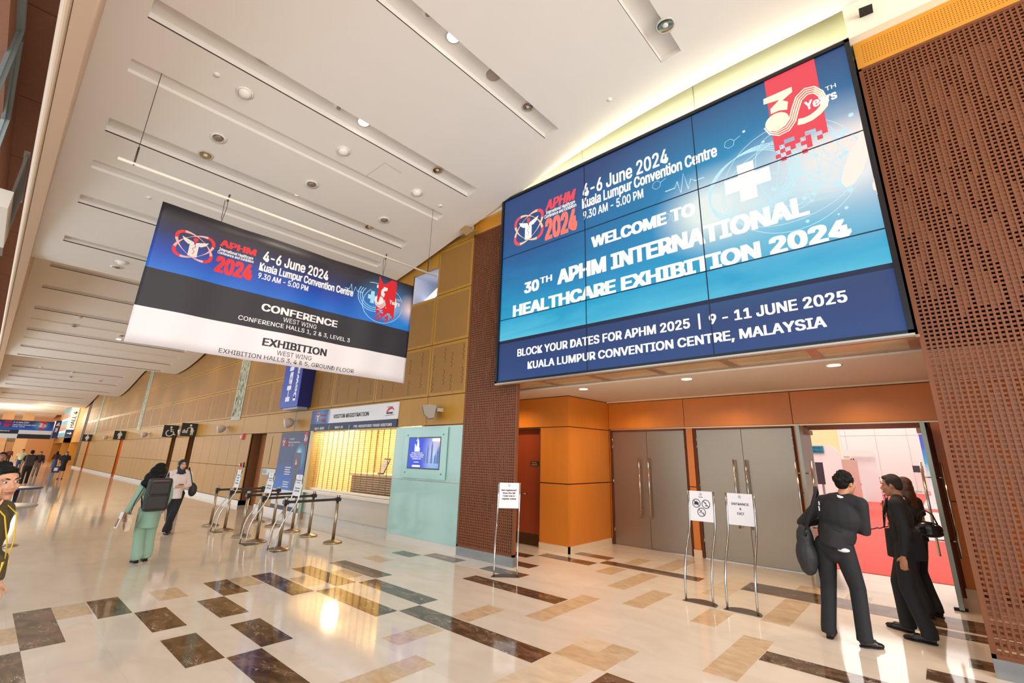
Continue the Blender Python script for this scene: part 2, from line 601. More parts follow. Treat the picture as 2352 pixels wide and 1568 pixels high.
# edge of the wave against the timber wall, and its upper side
mb.smooth = False
for a, b in zip(xs[:-1], xs[1:]):
    za, zb = ceil_z(a), ceil_z(b)
    mb.poly([(a, YR, za), (b, YR, zb), (b, YR, zb + .22), (a, YR, za + .22)])
o = struct(mb.build('ceiling', [M_CEIL, M_SLOTIN], fixn=False))
mb = MB()
mb.box(-104, 9.2, -7, 12, 10.4, 10.5)
struct(mb.build('ceiling', mat('dark_void', (60, 52, 46), .9)))
# bulkhead along the open side of the wave: soffit, fascia, half-round moulding
M_SOFF = mat('beige_plaster', (214, 186, 160), .7)
mb = MB()
mb.poly([(9, YL, 5.74), (-104, YL, 5.74), (-104, -.36, 5.70), (9, -.36, 5.70)])
mb.poly([(9, YL, 5.74), (-104, YL, 5.74), (-104, YL, 9.2), (9, YL, 9.2)])
struct(mb.build('trim_1', M_SOFF, fixn=False))
mb = MB(); mb.smooth = True
prof = [(-.355 - .045 + .045 * math.cos(t), 5.70 + .05 - .05 * math.sin(t)) for t in [PI * k / 8 for k in range(9)]]
for i in range(8):
    (ya, za), (yb, zb) = prof[i], prof[i + 1]
    mb.poly([(9, ya, za), (-104, ya, za), (-104, yb, zb), (9, yb, zb)])
mb.smooth = False
mb.poly([(9, -.445, 5.75), (-104, -.445, 5.75), (-104, -.445, 9.2), (9, -.445, 9.2)])
struct(mb.build('trim_2', mat('cream_moulding', (226, 200, 172), .5), fixn=False))
# brown stone soffit and glazing high on the open side
mb = MB()
for k in range(30):
    x1 = 8.8 - 3.2 * k
    mb.box(x1 - 3.17, x1, -1.17, -.45, 8.98, 9.1)
mb.box(-95, 9, -1.35, -1.17, 8.0, 9.1)
struct(mb.build('ceiling', mat('brown_stone', (150, 100, 74), .8, noise=.15, nscale=14, bump=.4, bscale=90)))

# ---- timber wall along the hall
M_WOOD = mat('honey_veneer', (176, 128, 46), .42, spec=.3, noise=.10, nscale=1.2, stretch=(6, 6, .5))
M_WOODP = mat('perforated_veneer', (152, 106, 36), .55, noise=.08, nscale=2, bump=.35, bscale=140)
M_GAP = mat('panel_gap', (72, 48, 26), .8)
M_MARK = mat('pierced_slot', (66, 42, 22), .9)
M_BASE = mat('pale_stone_base', (222, 214, 204), .25, noise=.03)
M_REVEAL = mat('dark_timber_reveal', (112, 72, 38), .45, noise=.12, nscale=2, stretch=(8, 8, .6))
ZR = [.16, 1.28, 2.41, 3.04, 4.22, 5.42, 6.6, 7.9]
OPEN = [(-18.79, -17.36), (-29.75, -28.91), (-26.63, -25.72), (-43.51, -42.31), (-58.55, -57.23)]
jx = [-7.25, -8.5] + [-10.75 - 2.25 * k for k in range(0, 24)]


def blocked(a, b, z0):
    if z0 < 2.4:
        for p, q in OPEN:
            if a < q - .02 and b > p + .02: return True
        if a < -7.3 and b > -14.05: return True          # counter and glass panels
    return False


mb = MB()
for bb, aa in zip(jx[:-1], jx[1:]):
    for z0, z1 in zip(ZR[:-1], ZR[1:]):
        halves = [(aa, bb)] if z0 > 2.4 or bb > -17.6 else [(aa, (aa + bb) / 2), ((aa + bb) / 2, bb)]
        for a, b in halves:
            spans = [(a, b)]
            if z0 < 2.4:
                for p, q in OPEN + [(-14.05, -7.3)]:
                    nw = []
                    for s0, s1 in spans:
                        if s0 < q and s1 > p:
                            if s0 < p - .05: nw.append((s0, p))
                            if s1 > q + .05: nw.append((q, s1))
                        else: nw.append((s0, s1))
                    spans = nw
            for s0, s1 in spans:
                if abs(z0 - 5.42) < .01 and s1 < -8.4 and s0 > -10.9:
                    s1 = -8.5; s0 = -9.55   # clerestory opening takes most of this panel
                    mb.cur = 0
                    mb.box(-10.75 + .01, s0, WY, WY + .03, z0 + .008, z1 - .008)
                    mb.box(s0, s1 - .01, WY, WY + .03, 6.18, z1 - .008)
                    continue
                mb.cur = 0
                mb.box(s0 + .009, s1 - .009, WY, WY + .03, z0 + .008, z1 - .008)
                if z0 > 3.0:
                    mb.cur = 1
                    i = .07
                    mb.poly([(s0 + i, WY - .0012, z0 + i), (s1 - i, WY - .0012, z0 + i), (s1 - i, WY - .0012, z1 - i), (s0 + i, WY - .0012, z1 - i)])
                if abs(z0 - 3.04) < .01:
                    mb.cur = 3
                    for c in range(4):
                        cx = s0 + (c + .5) * (s1 - s0) / 4 + .05 * math.sin(c * 3 + s0)
                        for r in range(2):
                            cz = z0 + .33 + .5 * r + .13 * ((c % 2) - .5)
                            for t in range(7):
                                dx = .03 * ((t % 2) - .5) * (1 if t not in (0, 6) else 0)
                                zz = cz + (t - 3) * .05
                                mb.poly([(cx + dx - .009, WY - .002, zz - .017), (cx + dx + .009, WY - .002, zz - .017), (cx + dx + .009, WY - .002, zz + .017), (cx + dx - .009, WY - .002, zz + .017)])
# backing with the same openings
mb.cur = 2
edges = sorted([p for o_ in OPEN for p in o_] + [-64.8, -14.05])
mb.box(-64.8, -7.25, WY + .031, WY + .06, 2.415, 5.4)
mb.box(-64.8, -9.55, WY + .031, WY + .06, 5.4, 7.9)
mb.box(-9.55, -7.25, WY + .031, WY + .06, 6.19, 7.9)
mb.box(-8.5, -7.25, WY + .031, WY + .06, 5.4, 6.19)
seg = [(-64.8, -58.55), (-57.23, -43.51), (-42.31, -29.75), (-28.91, -26.63), (-25.72, -18.79), (-17.36, -14.05)]
for a, b in seg:
    mb.box(a, b, WY + .031, WY + .06, 0, 2.42)
# reveals of the recessed openings
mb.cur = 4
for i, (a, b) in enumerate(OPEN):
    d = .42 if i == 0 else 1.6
    mb.cur = 4 if i < 3 else 5  # two far recesses: orange lamplight put into the timber colour
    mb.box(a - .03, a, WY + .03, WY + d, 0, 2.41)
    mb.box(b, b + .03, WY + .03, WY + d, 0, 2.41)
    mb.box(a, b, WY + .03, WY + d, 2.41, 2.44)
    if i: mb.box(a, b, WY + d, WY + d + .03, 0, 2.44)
struct(mb.build('wall_north', [M_WOOD, M_WOODP, M_GAP, M_MARK, M_REVEAL, mat('lamplit_reveal', (205, 110, 30), .45, noise=.1, nscale=2)], fixn=False))
for x in (-42.9, -57.9):
    point('restroom_lamp', (x, WY + .9, 2.2), 14, (1, .62, .25), .08)
mb = MB()
for a, b in seg:
    mb.box(a, b, WY - .022, WY + .03, 0, .15)
mb.box(OPEN[0][1], -14.05, WY - .022, WY + .03, 0, .15)
mb.box(OPEN[0][0] - .02, OPEN[0][0], WY - .022, WY + .36, 0, .15)
struct(mb.build('baseboard_north', M_BASE, fixn=True))
# clerestory opening: pale interior, a duct and a bright slanted lamp strip
mb = MB()
mb.box(-9.6, -8.45, WY + .9, WY + .95, 5.2, 6.4)
mb.box(-9.6, -9.55, WY + .06, WY + .95, 5.2, 6.4); mb.box(-8.5, -8.45, WY + .06, WY + .95, 5.2, 6.4)
mb.box(-9.6, -8.45, WY + .06, WY + .95, 5.36, 5.41); mb.box(-9.6, -8.45, WY + .06, WY + .95, 6.19, 6.25)
struct(mb.build('window_1', mat('pale_grey_interior', (196, 200, 216), .7)))
mb = MB(); mb.bar((-9.5, WY + .45, 5.62), (-8.52, WY + .45, 6.08), .12, .06); struct(mb.build('trim_3', glow('clerestory_lamp', (235, 240, 255), 3.0)))
mb = MB(); mb.box(-9.3, -9.0, WY + .5, WY + .85, 5.41, 5.58); mb.box(-8.95, -8.9, WY + .5, WY + .85, 5.41, 6.1)
struct(mb.build('trim_4', mat('grey_duct', (92, 96, 104), .6)))

# ---- alcove with the entrance doors
M_ORANGE = mat('lamplit_veneer', (208, 122, 38), .36, noise=.09, nscale=1.2, stretch=(6, 6, .5))  # timber veneer with the alcove's warm lamplight mixed into its colour
M_OGAP = mat('orange_gap', (96, 44, 14), .7)
M_STONE = mat('cream_base_stone', (222, 196, 164), .3, noise=.04)
mb = MB()
CX, CY = -5.80, 7.872


def oface(x0, x1, y, z0, z1):
    mb.cur = 0; mb.box(x0 + .006, x1 - .006, y, y + .03, z0 + .006, z1 - .006)


# return wall facing the hall, left of the corner, with the staff door recess
mb.cur = 1; mb.box(-6.54, CX, CY + .02, CY + .06, 0, 3.06); mb.box(-8.6, -6.54, CY + .02, CY + .06, 2.41, 3.06)
oface(-8.6, CX + .02, CY, 2.415, 3.05)
for z0, z1 in ((.12, 1.27), (1.28, 2.41)):
    oface(-6.54, CX + .02, CY, z0, z1)
mb.cur = 1; mb.box(-6.56, -6.54, CY, CY + .22, 0, 2.41); mb.box(-8.6, -7.5, CY + .02, CY + .06, 0, 2.41)
mb.box(-7.5, -6.54, CY + .02, CY + .22, 2.39, 2.42)
oface(-8.6, -7.5, CY, .12, 2.41)
# side wall running to the doors
mb.cur = 1; mb.box(CX - .04, CX, CY + .03, DY + .05, 0, 3.06)
for z0, z1 in ((.12, 1.27), (1.28, 2.41), (2.415, 3.05)):
    mb.cur = 0; mb.box(CX - .01, CX + .02, CY + .03 + .004, DY - .004, z0 + .006, z1 - .006)
# header over the doors
mb.cur = 1; mb.box(-5.8, 2.4, DY + .02, DY + .10, 2.43, 3.06)
for a, b in ((-5.78, -3.95), (-3.95, -1.92), (-1.92, .12), (.12, 2.3)):
    oface(a, b, DY, 2.44, 3.03)
# piers between the doors
for a, b in ((-5.80, -5.72), (-3.97, -3.75), (-1.96, -1.74), (-.08, .14)):
    mb.cur = 1; mb.box(a, b, DY + .012, DY + .16, 0, 2.43)
    for z0, z1 in ((.13, 1.27), (1.28, 2.43)):
        mb.cur = 0; mb.box(a + .045, b - .045, DY - .004, DY + .03, z0 + .004, z1 - .004)
mb.cur = 1; mb.box(.14, 2.4, DY + .012, DY + .16, 0, 2.43)
oface(.14, 2.3, DY, .13, 2.43)
struct(mb.build('wall_entrance', [M_ORANGE, M_OGAP], fixn=True))
mb = MB()
mb.box(-6.54, CX + .03, CY - .015, CY + .03, 0, .125)
mb.box(CX, CX + .03, CY - .015, DY, 0, .125)
for a, b in ((-3.96, -3.76), (-1.95, -1.75), (-.07, .13)):
    mb.box(a + .02, b - .02, DY - .012, DY + .03, 0, .13)
struct(mb.build('baseboard_entrance', M_STONE))
mb = MB()
mb.box(-8.6, 2.4, 6.9, DY - .08, 3.06, 3.12)
struct(mb.build('ceiling', mat('alcove_ceiling', (232, 220, 204), .8)))
mb = MB()
mb.box(-5.78, 2.4, DY - .055, DY - .005, 3.035, 3.075)
struct(mb.build('trim_5', mat('cream_cornice', (250, 226, 186), .5)))
mb = MB(); mb.box(-5.72, .14, DY - .012, DY + .04, 2.415, 2.44)
struct(mb.build('trim_6', mat('header_edge', (206, 170, 130), .3, metal=.6)))
mb = MB(); mb.box(-8.64, -8.6, 6.3, CY + .1, 0, 3.06); mb.box(2.4, 2.44, 6.3, DY + .1, 0, 3.06)
struct(mb.build('wall_alcove', M_ORANGE))

M_STEEL = mat('brushed_steel_door', (158, 144, 126), .36, metal=.85, noise=.05, nscale=2, stretch=(1, 1, 30))
M_CHROME = mat('satin_chrome', (205, 196, 186), .16, metal=1)
M_FRAME = mat('red_brown_frame', (110, 46, 20), .5)


def handle(parent, x, y, z0, z1, name='handle', dirn=-1, axis='y'):
    b = MB()
    if axis == 'y':
        b.tube([(x, y + dirn * .075, z0), (x, y + dirn * .075, z1)], .017)
        for z in (z0 + .2, z1 - .2): b.tube([(x, y, z), (x, y + dirn * .075, z)], .009)
    else:
        b.tube([(x + dirn * .085, y, z0), (x + dirn * .085, y, z1)], .017)
        for z in (z0 + .2, z1 - .2): b.tube([(x, y, z), (x + dirn * .085, y, z)], .009)
    return b.build(name, M_CHROME, parent)


for nm, a, b in (('door_1', -5.71, -3.98), ('door_2', -3.735, -1.965)):
    f = MB()
    f.box(a - .012, a, DY - .003, DY + .12, 0, 2.42); f.box(b, b + .012, DY - .003, DY + .12, 0, 2.42); f.box(a - .012, b + .012, DY - .003, DY + .12, 2.385, 2.42)
    d = struct(f.build(nm, M_FRAME))
    c = (a + b) / 2
    for s0, s1, hx in ((a + .006, c - .004, c - .17), (c + .004, b - .006, c + .05)):
        lf = MB().box(s0, s1, DY + .03, DY + .08, .015, 2.38).build('leaf', M_STEEL, d)
        handle(lf, hx + (.0 if hx < c else .0), DY + .03, .6, 1.81)
        hg = MB()
        ex = s0 if s0 < c - .2 else s1
        if s0 < c - .2 or True:
            for z in (.3, 1.3, 2.05, 2.2): hg.tube([(ex, DY + .022, z - .05), (ex, DY + .022, z + .05)], .008)
        hg.build('hinge', M_CHROME, lf)
    MB().box(a, b, DY + .02, DY + .05, .002, .012).build('threshold', M_CHROME, d)
f = MB()
f.box(-1.74, -1.72, DY - .003, DY + .14, 0, 2.42); f.box(-.10, -.08, DY - .003, DY + .14, 0, 2.42); f.box(-1.74, -.08, DY - .003, DY + .14, 2.34, 2.42)
d3 = struct(f.build('door_3', M_FRAME))
for s, x0 in ((1, -1.72), (-1, -.095)):
    x1 = x0 + s * .05
    lf = MB().box(x0, x1, 8.58, DY - .02, .02, 2.37).build('leaf', M_STEEL, d3)
    handle(lf, x1 if s > 0 else x0 - .05, 8.66, .62, 1.82, 'handle', s, 'x')
    handle(lf, x0 if s > 0 else x0, 8.66, .62, 1.82, 'handle', -s, 'x')
    MB().box(x0 - s * .001, x1 + s * .001, 8.572, 8.58, .02, 2.37).build('edge_strip', mat('edge_steel', (140, 140, 124), .3, metal=.7), lf)
    cl = MB(); cl.box(x1, x1 + s * .06, 9.0, 9.3, 2.24, 2.31); cl.bar((x1 + s * .03, 9.1, 2.32), (x1 + s * .35, DY + .02, 2.345), .02, .012)
    cl.build('door_closer', mat('bronze_closer', (150, 110, 80), .4, metal=.6), lf)
    if s < 0: plabel(MB().box(x0, x0 + .004, 8.59, DY - .03, .03, 2.36).build('black_face', mat('black_door_face', (24, 20, 18), .2), lf), 'black glossy back of the leaf')
    MB().box(x0, x1 + s * .001, 8.58, 8.70, .02, .12).build('floor_bolt', M_CHROME, lf)
# staff door
sd = struct(MB().box(-7.5, -6.56, CY + .15, CY + .2, .005, 2.39).build('door_4', mat('red_brown_veneer', (150, 62, 30), .4, noise=.15, nscale=2, stretch=(14, 14, .6))))
MB().box(-7.5, -6.57, CY + .147, CY + .15, .01, .23).build('kick_plate', mat('dark_kick_plate', (92, 66, 44), .3, metal=.7), sd)
hm_ = MB(); hm_.tube([(-7.02, CY + .15, 1.02), (-7.02, CY + .08, 1.02), (-7.14, CY + .08, 1.02)], .011); hm_.build('handle', M_CHROME, sd)
pl = MB().box(-6.935, -6.70, CY + .143, CY + .15, 1.60, 1.70).build('door_plate', mat('bronze_plate', (62, 40, 30), .4), sd)
t = MB(); letters(t, 'Staff Entry', (-6.90, CY + .142, 1.655), (1, 0, 0), (0, 0, 1), .15, .028, .01)
t.box(-6.905, -6.73, CY + .1415, CY + .1425, 1.618, 1.63)
t.build('lettering', mat('plate_letters', (210, 180, 140), .4), pl)

# recess door in the timber wall
rd = struct(MB().box(-18.77, -17.38, WY + .36, WY + .41, .01, 2.40).build('door_5', mat('plain_brown_veneer', (158, 98, 56), .42, noise=.12, nscale=2, stretch=(10, 10, .6))))
MB().box(-18.2, -17.4, WY + .355, WY + .36, .01, .3).build('kick_plate', mat('grey_kick_plate', (150, 138, 124), .5), rd)
h = MB(); h.tube([(-17.62, WY + .36, 1.02), (-17.62, WY + .29, 1.02), (-17.74, WY + .29, 1.02)], .012); h.build('handle', M_CHROME, rd)
MB().box(-17.72, -17.56, WY + .35, WY + .36, 1.28, 1.44).build('door_sign', mat('teal_sign', (90, 150, 160), .4), rd)

# ---- lattice screens of pierced timber beside the video wall
M_LAT = mat('lattice_timber', (118, 66, 34), .5, noise=.22, nscale=2.2, stretch=(20, 20, 1.2))
M_LAT2 = mat('lattice_filler', (112, 70, 42), .6, noise=.2, nscale=6)
M_GOLD = mat('gold_veneer', (214, 146, 40), .4, noise=.06, nscale=2)
PIT = .0473


def lattice(name, x0, x1, z0, z1, label, seed, trim0, trim1, fill=.5):
    root = thing(name, label, 'screen', ((x0 + x1) / 2, WY, 0))
    ox = -(x0 + x1) / 2
    rnd = random.Random(seed)
    nx = int(round((x1 - x0 - .07) / PIT)); nz = int(round((z1 - z0 - .09) / PIT))
    px = (x1 - x0 - .07) / nx; pz = (z1 - z0 - .09) / nz
    b = MB()
    for i in range(nx + 1):
        x = x0 + .035 + i * px + ox
        b.box(x - .0095, x + .0095, 0, .028, z0 + .02, z1 - .02)
    for k in range(nz + 1):
        z = z0 + .045 + k * pz
        b.box(x0 + .02 + ox, x1 - .02 + ox, .004, .026, z - .0115, z + .0115)
    b.cur = 1
    for i in range(nx):
        k = 0
        while k < nz:
            z = z0 + .045 + k * pz
            run = rnd.randint(3, 9)
            dense = fill + .45 * math.sin(i * .55 + math.sin(k * .07) * 2.2 + seed) * math.cos(k * .115 + i * .12 + seed)
            edge = min(i, nx - 1 - i, 99) < 1 or k < 5 or k > nz - 8 or abs(z - 3.0) < .22
            if not edge and rnd.random() < dense:
                for r in range(run):
                    if k + r < nz - 6 and not abs(z0 + .045 + (k + r) * pz - 3.0) < .24:
                        zz = z0 + .045 + (k + r) * pz
                        xa = x0 + .035 + i * px + ox
                        b.box(xa + .0096, xa + px - .0096, .010, .024, zz + .0116, zz + pz - .0116)
            k += run
    b.build('grid', [M_LAT, M_LAT2], root, fixn=False)
    b = MB()
    b.box(x0 + ox, x0 + .032 + ox, -.006, .06, z0, z1); b.box(x1 - .032 + ox, x1 + ox, -.006, .06, z0, z1)
    b.box(x0 + ox, x1 + ox, -.006, .06, z0, z0 + .036); b.box(x0 + ox, x1 + ox, -.006, .06, z1 - .036, z1)
    b.build('frame', M_LAT, root)
    plabel(MB().box(x0 + ox, x1 + ox, -.004, .1, 0, z0 - .001).build('plinth', mat('blue_grey_steel_plinth', (150, 152, 150), .32, metal=.75, noise=.1), root), 'brushed steel plinth')
    b = MB()
    b.box(x0 + ox, x1 + ox, .0, .05, trim0, trim1)
    b.cur = 1
    st = .03
    for i in range(int((x1 - x0 - .12) / st)):
        for k in range(int((trim1 - trim0 - .1) / st)):
            xx = x0 + ox + .08 + i * st; zz = trim0 + .06 + k * st
            b.poly([(xx, -.001, zz), (xx + .011, -.001, zz), (xx + .011, -.001, zz + .011), (xx, -.001, zz + .011)])
    plabel(b.build('top_band', [M_GOLD, mat('gold_pin_hole', (120, 72, 14), .7)], root, fixn=False), 'golden pin-holed veneer band')
    return root


lattice('lattice_screen', -7.24, -5.78, .155, 6.63, 'tall pierced brown timber screen behind the sign stand reading Not registered', 3, 6.635, 6.95, .12)
lattice('lattice_screen', .045, 1.98, .155, 6.66, 'tall pierced brown timber screen right of the open doors and the video wall', 11, 6.665, 7.07)
# black boards stand in for the darkness behind the upper screens, cream bulkheads above them
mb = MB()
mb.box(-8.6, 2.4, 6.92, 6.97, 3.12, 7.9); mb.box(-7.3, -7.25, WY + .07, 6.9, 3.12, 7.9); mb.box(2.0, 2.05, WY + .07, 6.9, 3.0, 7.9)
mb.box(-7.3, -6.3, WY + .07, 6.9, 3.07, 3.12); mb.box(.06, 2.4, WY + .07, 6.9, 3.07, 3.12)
struct(mb.build('wall_dark_backing', mat('dark_backing', (16, 13, 11), .9)))
M_BULK = mat('cream_bulkhead', (246, 238, 214), .7)
mb = MB()
mb.box(.02, 4.0, WY - .13, WY + .3, 7.075, 7.9); mb.box(-7.3, -6.3, WY - .05, WY + .3, 6.96, 7.9)
mb.box(-8.7, -7.3, WY - .03, WY - .004, 6.78, 6.9)
struct(mb.build('wall_bulkhead', M_BULK))
mb = MB()
mb.box(1.98, 8.9, WY, WY + .3, 0, 7.9)
struct(mb.build('wall_north', M_LAT))
mb = MB()
mb.box(8.9, 9.0, 3.5, WY, 0, 9); mb.box(8.9, 9.0, -6, -3.5, 0, 9)
struct(mb.build('wall_east', mat('cream_wall', (236, 226, 210), .7)))

# ---- glazed facade on the open side (beyond the left edge of the picture)
fac = struct(MB().box(-104, 9, -6.1, -5.9, 0, .25).build('wall_south', M_BASE))
mb = MB()
for k in range(26):
    x = 8.5 - 4 * k
    mb.box(x - .05, x + .05, -6.05, -5.93, .25, 9.5)
for z in (2.6, 5.2, 7.8): mb.box(-95, 8.6, -6.03, -5.95, z - .04, z + .04)
w2 = struct(mb.build('window_2', mat('grey_mullion', (150, 156, 158), .4, metal=.4)))
# window frames high at the left edge
mb = MB()
for a, b in (((56, -60), (48, 70)), ((48, 70), (-20, 235)), ((45, 90), (16, 272)), ((16, 272), (-20, 370))):
    mb.bar(ony(*a, -1.13), ony(*b, -1.13), .09, .07)
    mb.bar(ony(a[0] - 9, a[1], -1.16), ony(b[0] - 9, b[1], -1.16), .05, .05)
struct(mb.build('window_3', mat('blue_grey_frame', (150, 160, 160), .35, metal=.3)))
q = onx(27, 455, -11.5); mb = MB(); mb.box(-14, -11.5, q.y - 1.2, q.y, q.z - .2, q.z + .12); struct(mb.build('trim_7', mat('white_ledge', (235, 226, 214), .6)))
mb = MB()
for k in range(26):
    mb.box(-15 + .1 * k, -14.96 + .1 * k, -.70, -.66, 5.9, 7.2)
mb.box(-15.1, -12.3, -.72, -.64, 5.86, 5.9); mb.box(-15.1, -12.3, -.72, -.64, 7.2, 7.24)
struct(mb.build('trim_8', mat('grey_grille', (132, 120, 108), .5, metal=.3)))

# ---- far end of the concourse
mb = MB()
mb.box(-100, -99.8, -6, 12, 0, 9); mb.cur = 1
mb.box(-99.8, -99.6, -1, 3.0, 2.6, 5.4)
struct(mb.build('wall_west', [mat('tan_end_wall', (206, 162, 112), .6), mat('green_glass_band', (96, 110, 88), .3)]))
mb = MB()
mb.box(-99.5, -64.8, 8.2, 8.3, 0, 8); mb.cur = 1
mb.box(-71.2, -64.8, WY + .02, 8.2, 2.4, 8)
mb.box(-90, -79, WY + .02, 8.2, 2.4, 8)
mb.cur = 2
mb.box(-64.9, -64.8, WY + .06, 8.2, 0, 2.4); mb.box(-71.4, -71.2, WY - .02, 8.2, 0, 8)
mb.box(-79.2, -79, WY - .02, 8.2, 0, 8); mb.box(-90.2, -90, WY - .02, 8.2, 0, 8)
struct(mb.build('wall_north_west', [mat('lamplit_far_veneer', (216, 120, 34), .5), M_WOOD, M_WOOD], fixn=True))  # orange alcove light is part of the far veneer's colour
for x in (-68, -84):
    point('far_alcove_lamp', (x, 7.2, 2.1), 40, (1, .6, .2), .1)



# ================================================================== FIXTURES, SIGNS, DISPLAYS
def adopt(o, root):
    o.parent = root
    o.matrix_parent_inverse = (Matrix.Translation(root.location) @ root.rotation_euler.to_matrix().to_4x4()).inverted()
    return o


M_WHITE = mat('white_enamel', (236, 232, 224), .45)
M_REFL = mat('mirror_reflector', (190, 170, 140), .12, metal=1)
M_BULB = glow('lit_lamp', (255, 238, 214), 9.0)
M_GREYGR = mat('grey_grille_cloth', (168, 152, 134), .8, bump=.3, bscale=400)


def on_ceiling(px, py):
    r = ray(px, py); t = 2.0
    while CAMZ + r.z * t < ceil_z(r.x * t) and t < 100: t += .02
    p = Vector((r.x * t, r.y * t, ceil_z(r.x * t)))
    for a, b, k in cuts.values():
        if a < p.x < b and YS0 < p.y < YS1:
            p.z += .11 if k == 1 else .05
    return p


def ceil_tilt(x):
    return -math.atan2(ceil_z(x + .1) - ceil_z(x - .1), .2)


def downlight(px, py, r, lit, label, group=None, power=0):
    p = on_ceiling(px, py)
    t = thing('downlight', label, 'ceiling light', p, 0, group)
    t.rotation_euler = (0, ceil_tilt(p.x), 0)
    MB().lathe([(r, -.002), (r * 1.12, -.012), (r * .92, -.016), (r * .9, -.004)], cap=False).build('trim_ring', mat('pale_trim_ring', (214, 206, 196), .3, metal=.3), t)
    b = MB(); b.lathe([(r * .93, -.015), (r * .8, -.009), (r * .5, -.005), (.001, -.004)], cap=False)
    b.build('reflector', M_BULB if lit else M_REFL, t)
    if not lit:
        MB().ball((0, 0, -.008), (r * .34, r * .34, r * .16)).build('bulb', mat('frosted_bulb', (220, 214, 206), .3), t)
    if power:
        spot('downlight_beam', (p.x, p.y, p.z - .06), power)
    return t


def ceil_disc(px, py, kind, label, name, cat, group=None):
    p = on_ceiling(px, py)
    t = thing(name, label, cat, p, 0, group)
    t.rotation_euler = (0, ceil_tilt(p.x), 0)
    if kind == 'speaker':
        MB().lathe([(.13, -.001), (.13, -.012), (.118, -.014)], cap=False).build('rim', M_WHITE, t)
        MB().lathe([(.118, -.010), (.001, -.014)], cap=False).build('grille', M_GREYGR, t)
    elif kind == 'detector':
        MB().lathe([(.075, 0), (.075, -.02), (.05, -.028), (.001, -.028)], cap=False).build('base', M_WHITE, t)
        MB().lathe([(.032, -.028), (.032, -.045), (.02, -.052), (.001, -.052)], cap=False).build('sensor', mat('grey_sensor', (150, 150, 148), .4), t)
    elif kind == 'eyeball':
        MB().lathe([(.10, -.001), (.115, -.014), (.09, -.02)], cap=False).build('trim_ring', M_WHITE, t)
        MB().ball((0, 0, -.005), (.088, .088, .07)).build('eyeball', M_WHITE, t)
    elif kind == 'gimbal':
        MB().lathe([(.10, -.001), (.115, -.016), (.085, -.02)], cap=False).build('trim_ring', M_WHITE, t)
        MB().ball((0, .0, .0), (.07, .07, .045)).build('lamp_head', mat('dull_lamp_head', (140, 122, 104), .4, metal=.3), t)
    elif kind == 'cap':
        MB().lathe([(.04, 0), (.04, -.012), (.001, -.014)], cap=False).build('cover_plate', M_WHITE, t)
    return t


downlight(1040, 96, .095, True, 'lit round downlight in the long ceiling slot nearest the video wall top', power=110)
downlight(834, 290, .095, True, 'lit round downlight in the middle ceiling slot, above the hanging banner', power=110)
downlight(683, 452, .095, True, 'lit round downlight right above the logo half of the hanging banner', power=110)
downlight(1528, 57, .12, False, 'unlit mirror downlight in the short ceiling slot above the middle of the video wall')
downlight(1212, 256, .095, False, 'unlit mirror downlight near the end of the slot left of the video wall top')
downlight(1004, 401, .095, False, 'unlit mirror downlight at the right end of the second ceiling slot')
downlight(605, 144, .11, False, 'unlit mirror downlight in the second ceiling slot, near the top left')
downlight(473, 354, .095, False, 'unlit mirror downlight in the third ceiling slot, above the banner left corner')
downlight(847, 529, .09, False, 'unlit mirror downlight in the third slot above the right part of the banner')
ceil_disc(1133, 182, 'speaker', 'round grey ceiling loudspeaker between the lit and the unlit downlight of one slot', 'ceiling_speaker', 'speaker')
ceil_disc(981, 42, 'detector', 'white smoke detector in the slot nearest the top edge, beside the lit downlight', 'smoke_detector', 'smoke detector')
ceil_disc(776, 257, 'detector', 'small white smoke detector in the second ceiling slot', 'smoke_detector', 'smoke detector')
ceil_disc(563, 211, 'eyeball', 'white eyeball light on the plain ceiling strip at the upper left', 'eyeball_light', 'ceiling light')
ceil_disc(789, 345, 'eyeball', 'white eyeball light in the middle of the plain ceiling strip', 'eyeball_light', 'ceiling light')
ceil_disc(958, 441, 'eyeball', 'white eyeball light nearest the timber wall on the plain ceiling strip', 'eyeball_light', 'ceiling light')
ceil_disc(502, 314, 'gimbal', 'tilting gimbal light with dull head above the left part of the banner', 'gimbal_light', 'ceiling light')
ceil_disc(716, 422, 'gimbal', 'tilting gimbal light with dull head above the middle of the banner', 'gimbal_light', 'ceiling light')
ceil_disc(883, 504, 'gimbal', 'tilting gimbal light with dull head above the right part of the banner', 'gimbal_light', 'ceiling light')
ceil_disc(1400, 227, 'cap', 'small white sprinkler cap on the ceiling just left of the video wall top edge', 'sprinkler_cap', 'sprinkler')
ceil_disc(498, 170, 'cap', 'small white sprinkler cap at the upper left of the ceiling', 'sprinkler_cap', 'sprinkler')
ceil_disc(342, 453, 'cap', 'small white sprinkler cap left of the top corner of the banner', 'sprinkler_cap', 'sprinkler')
ceil_disc(1012, 472, 'cap', 'small white sprinkler cap near the right hanging wire', 'sprinkler_cap', 'sprinkler')
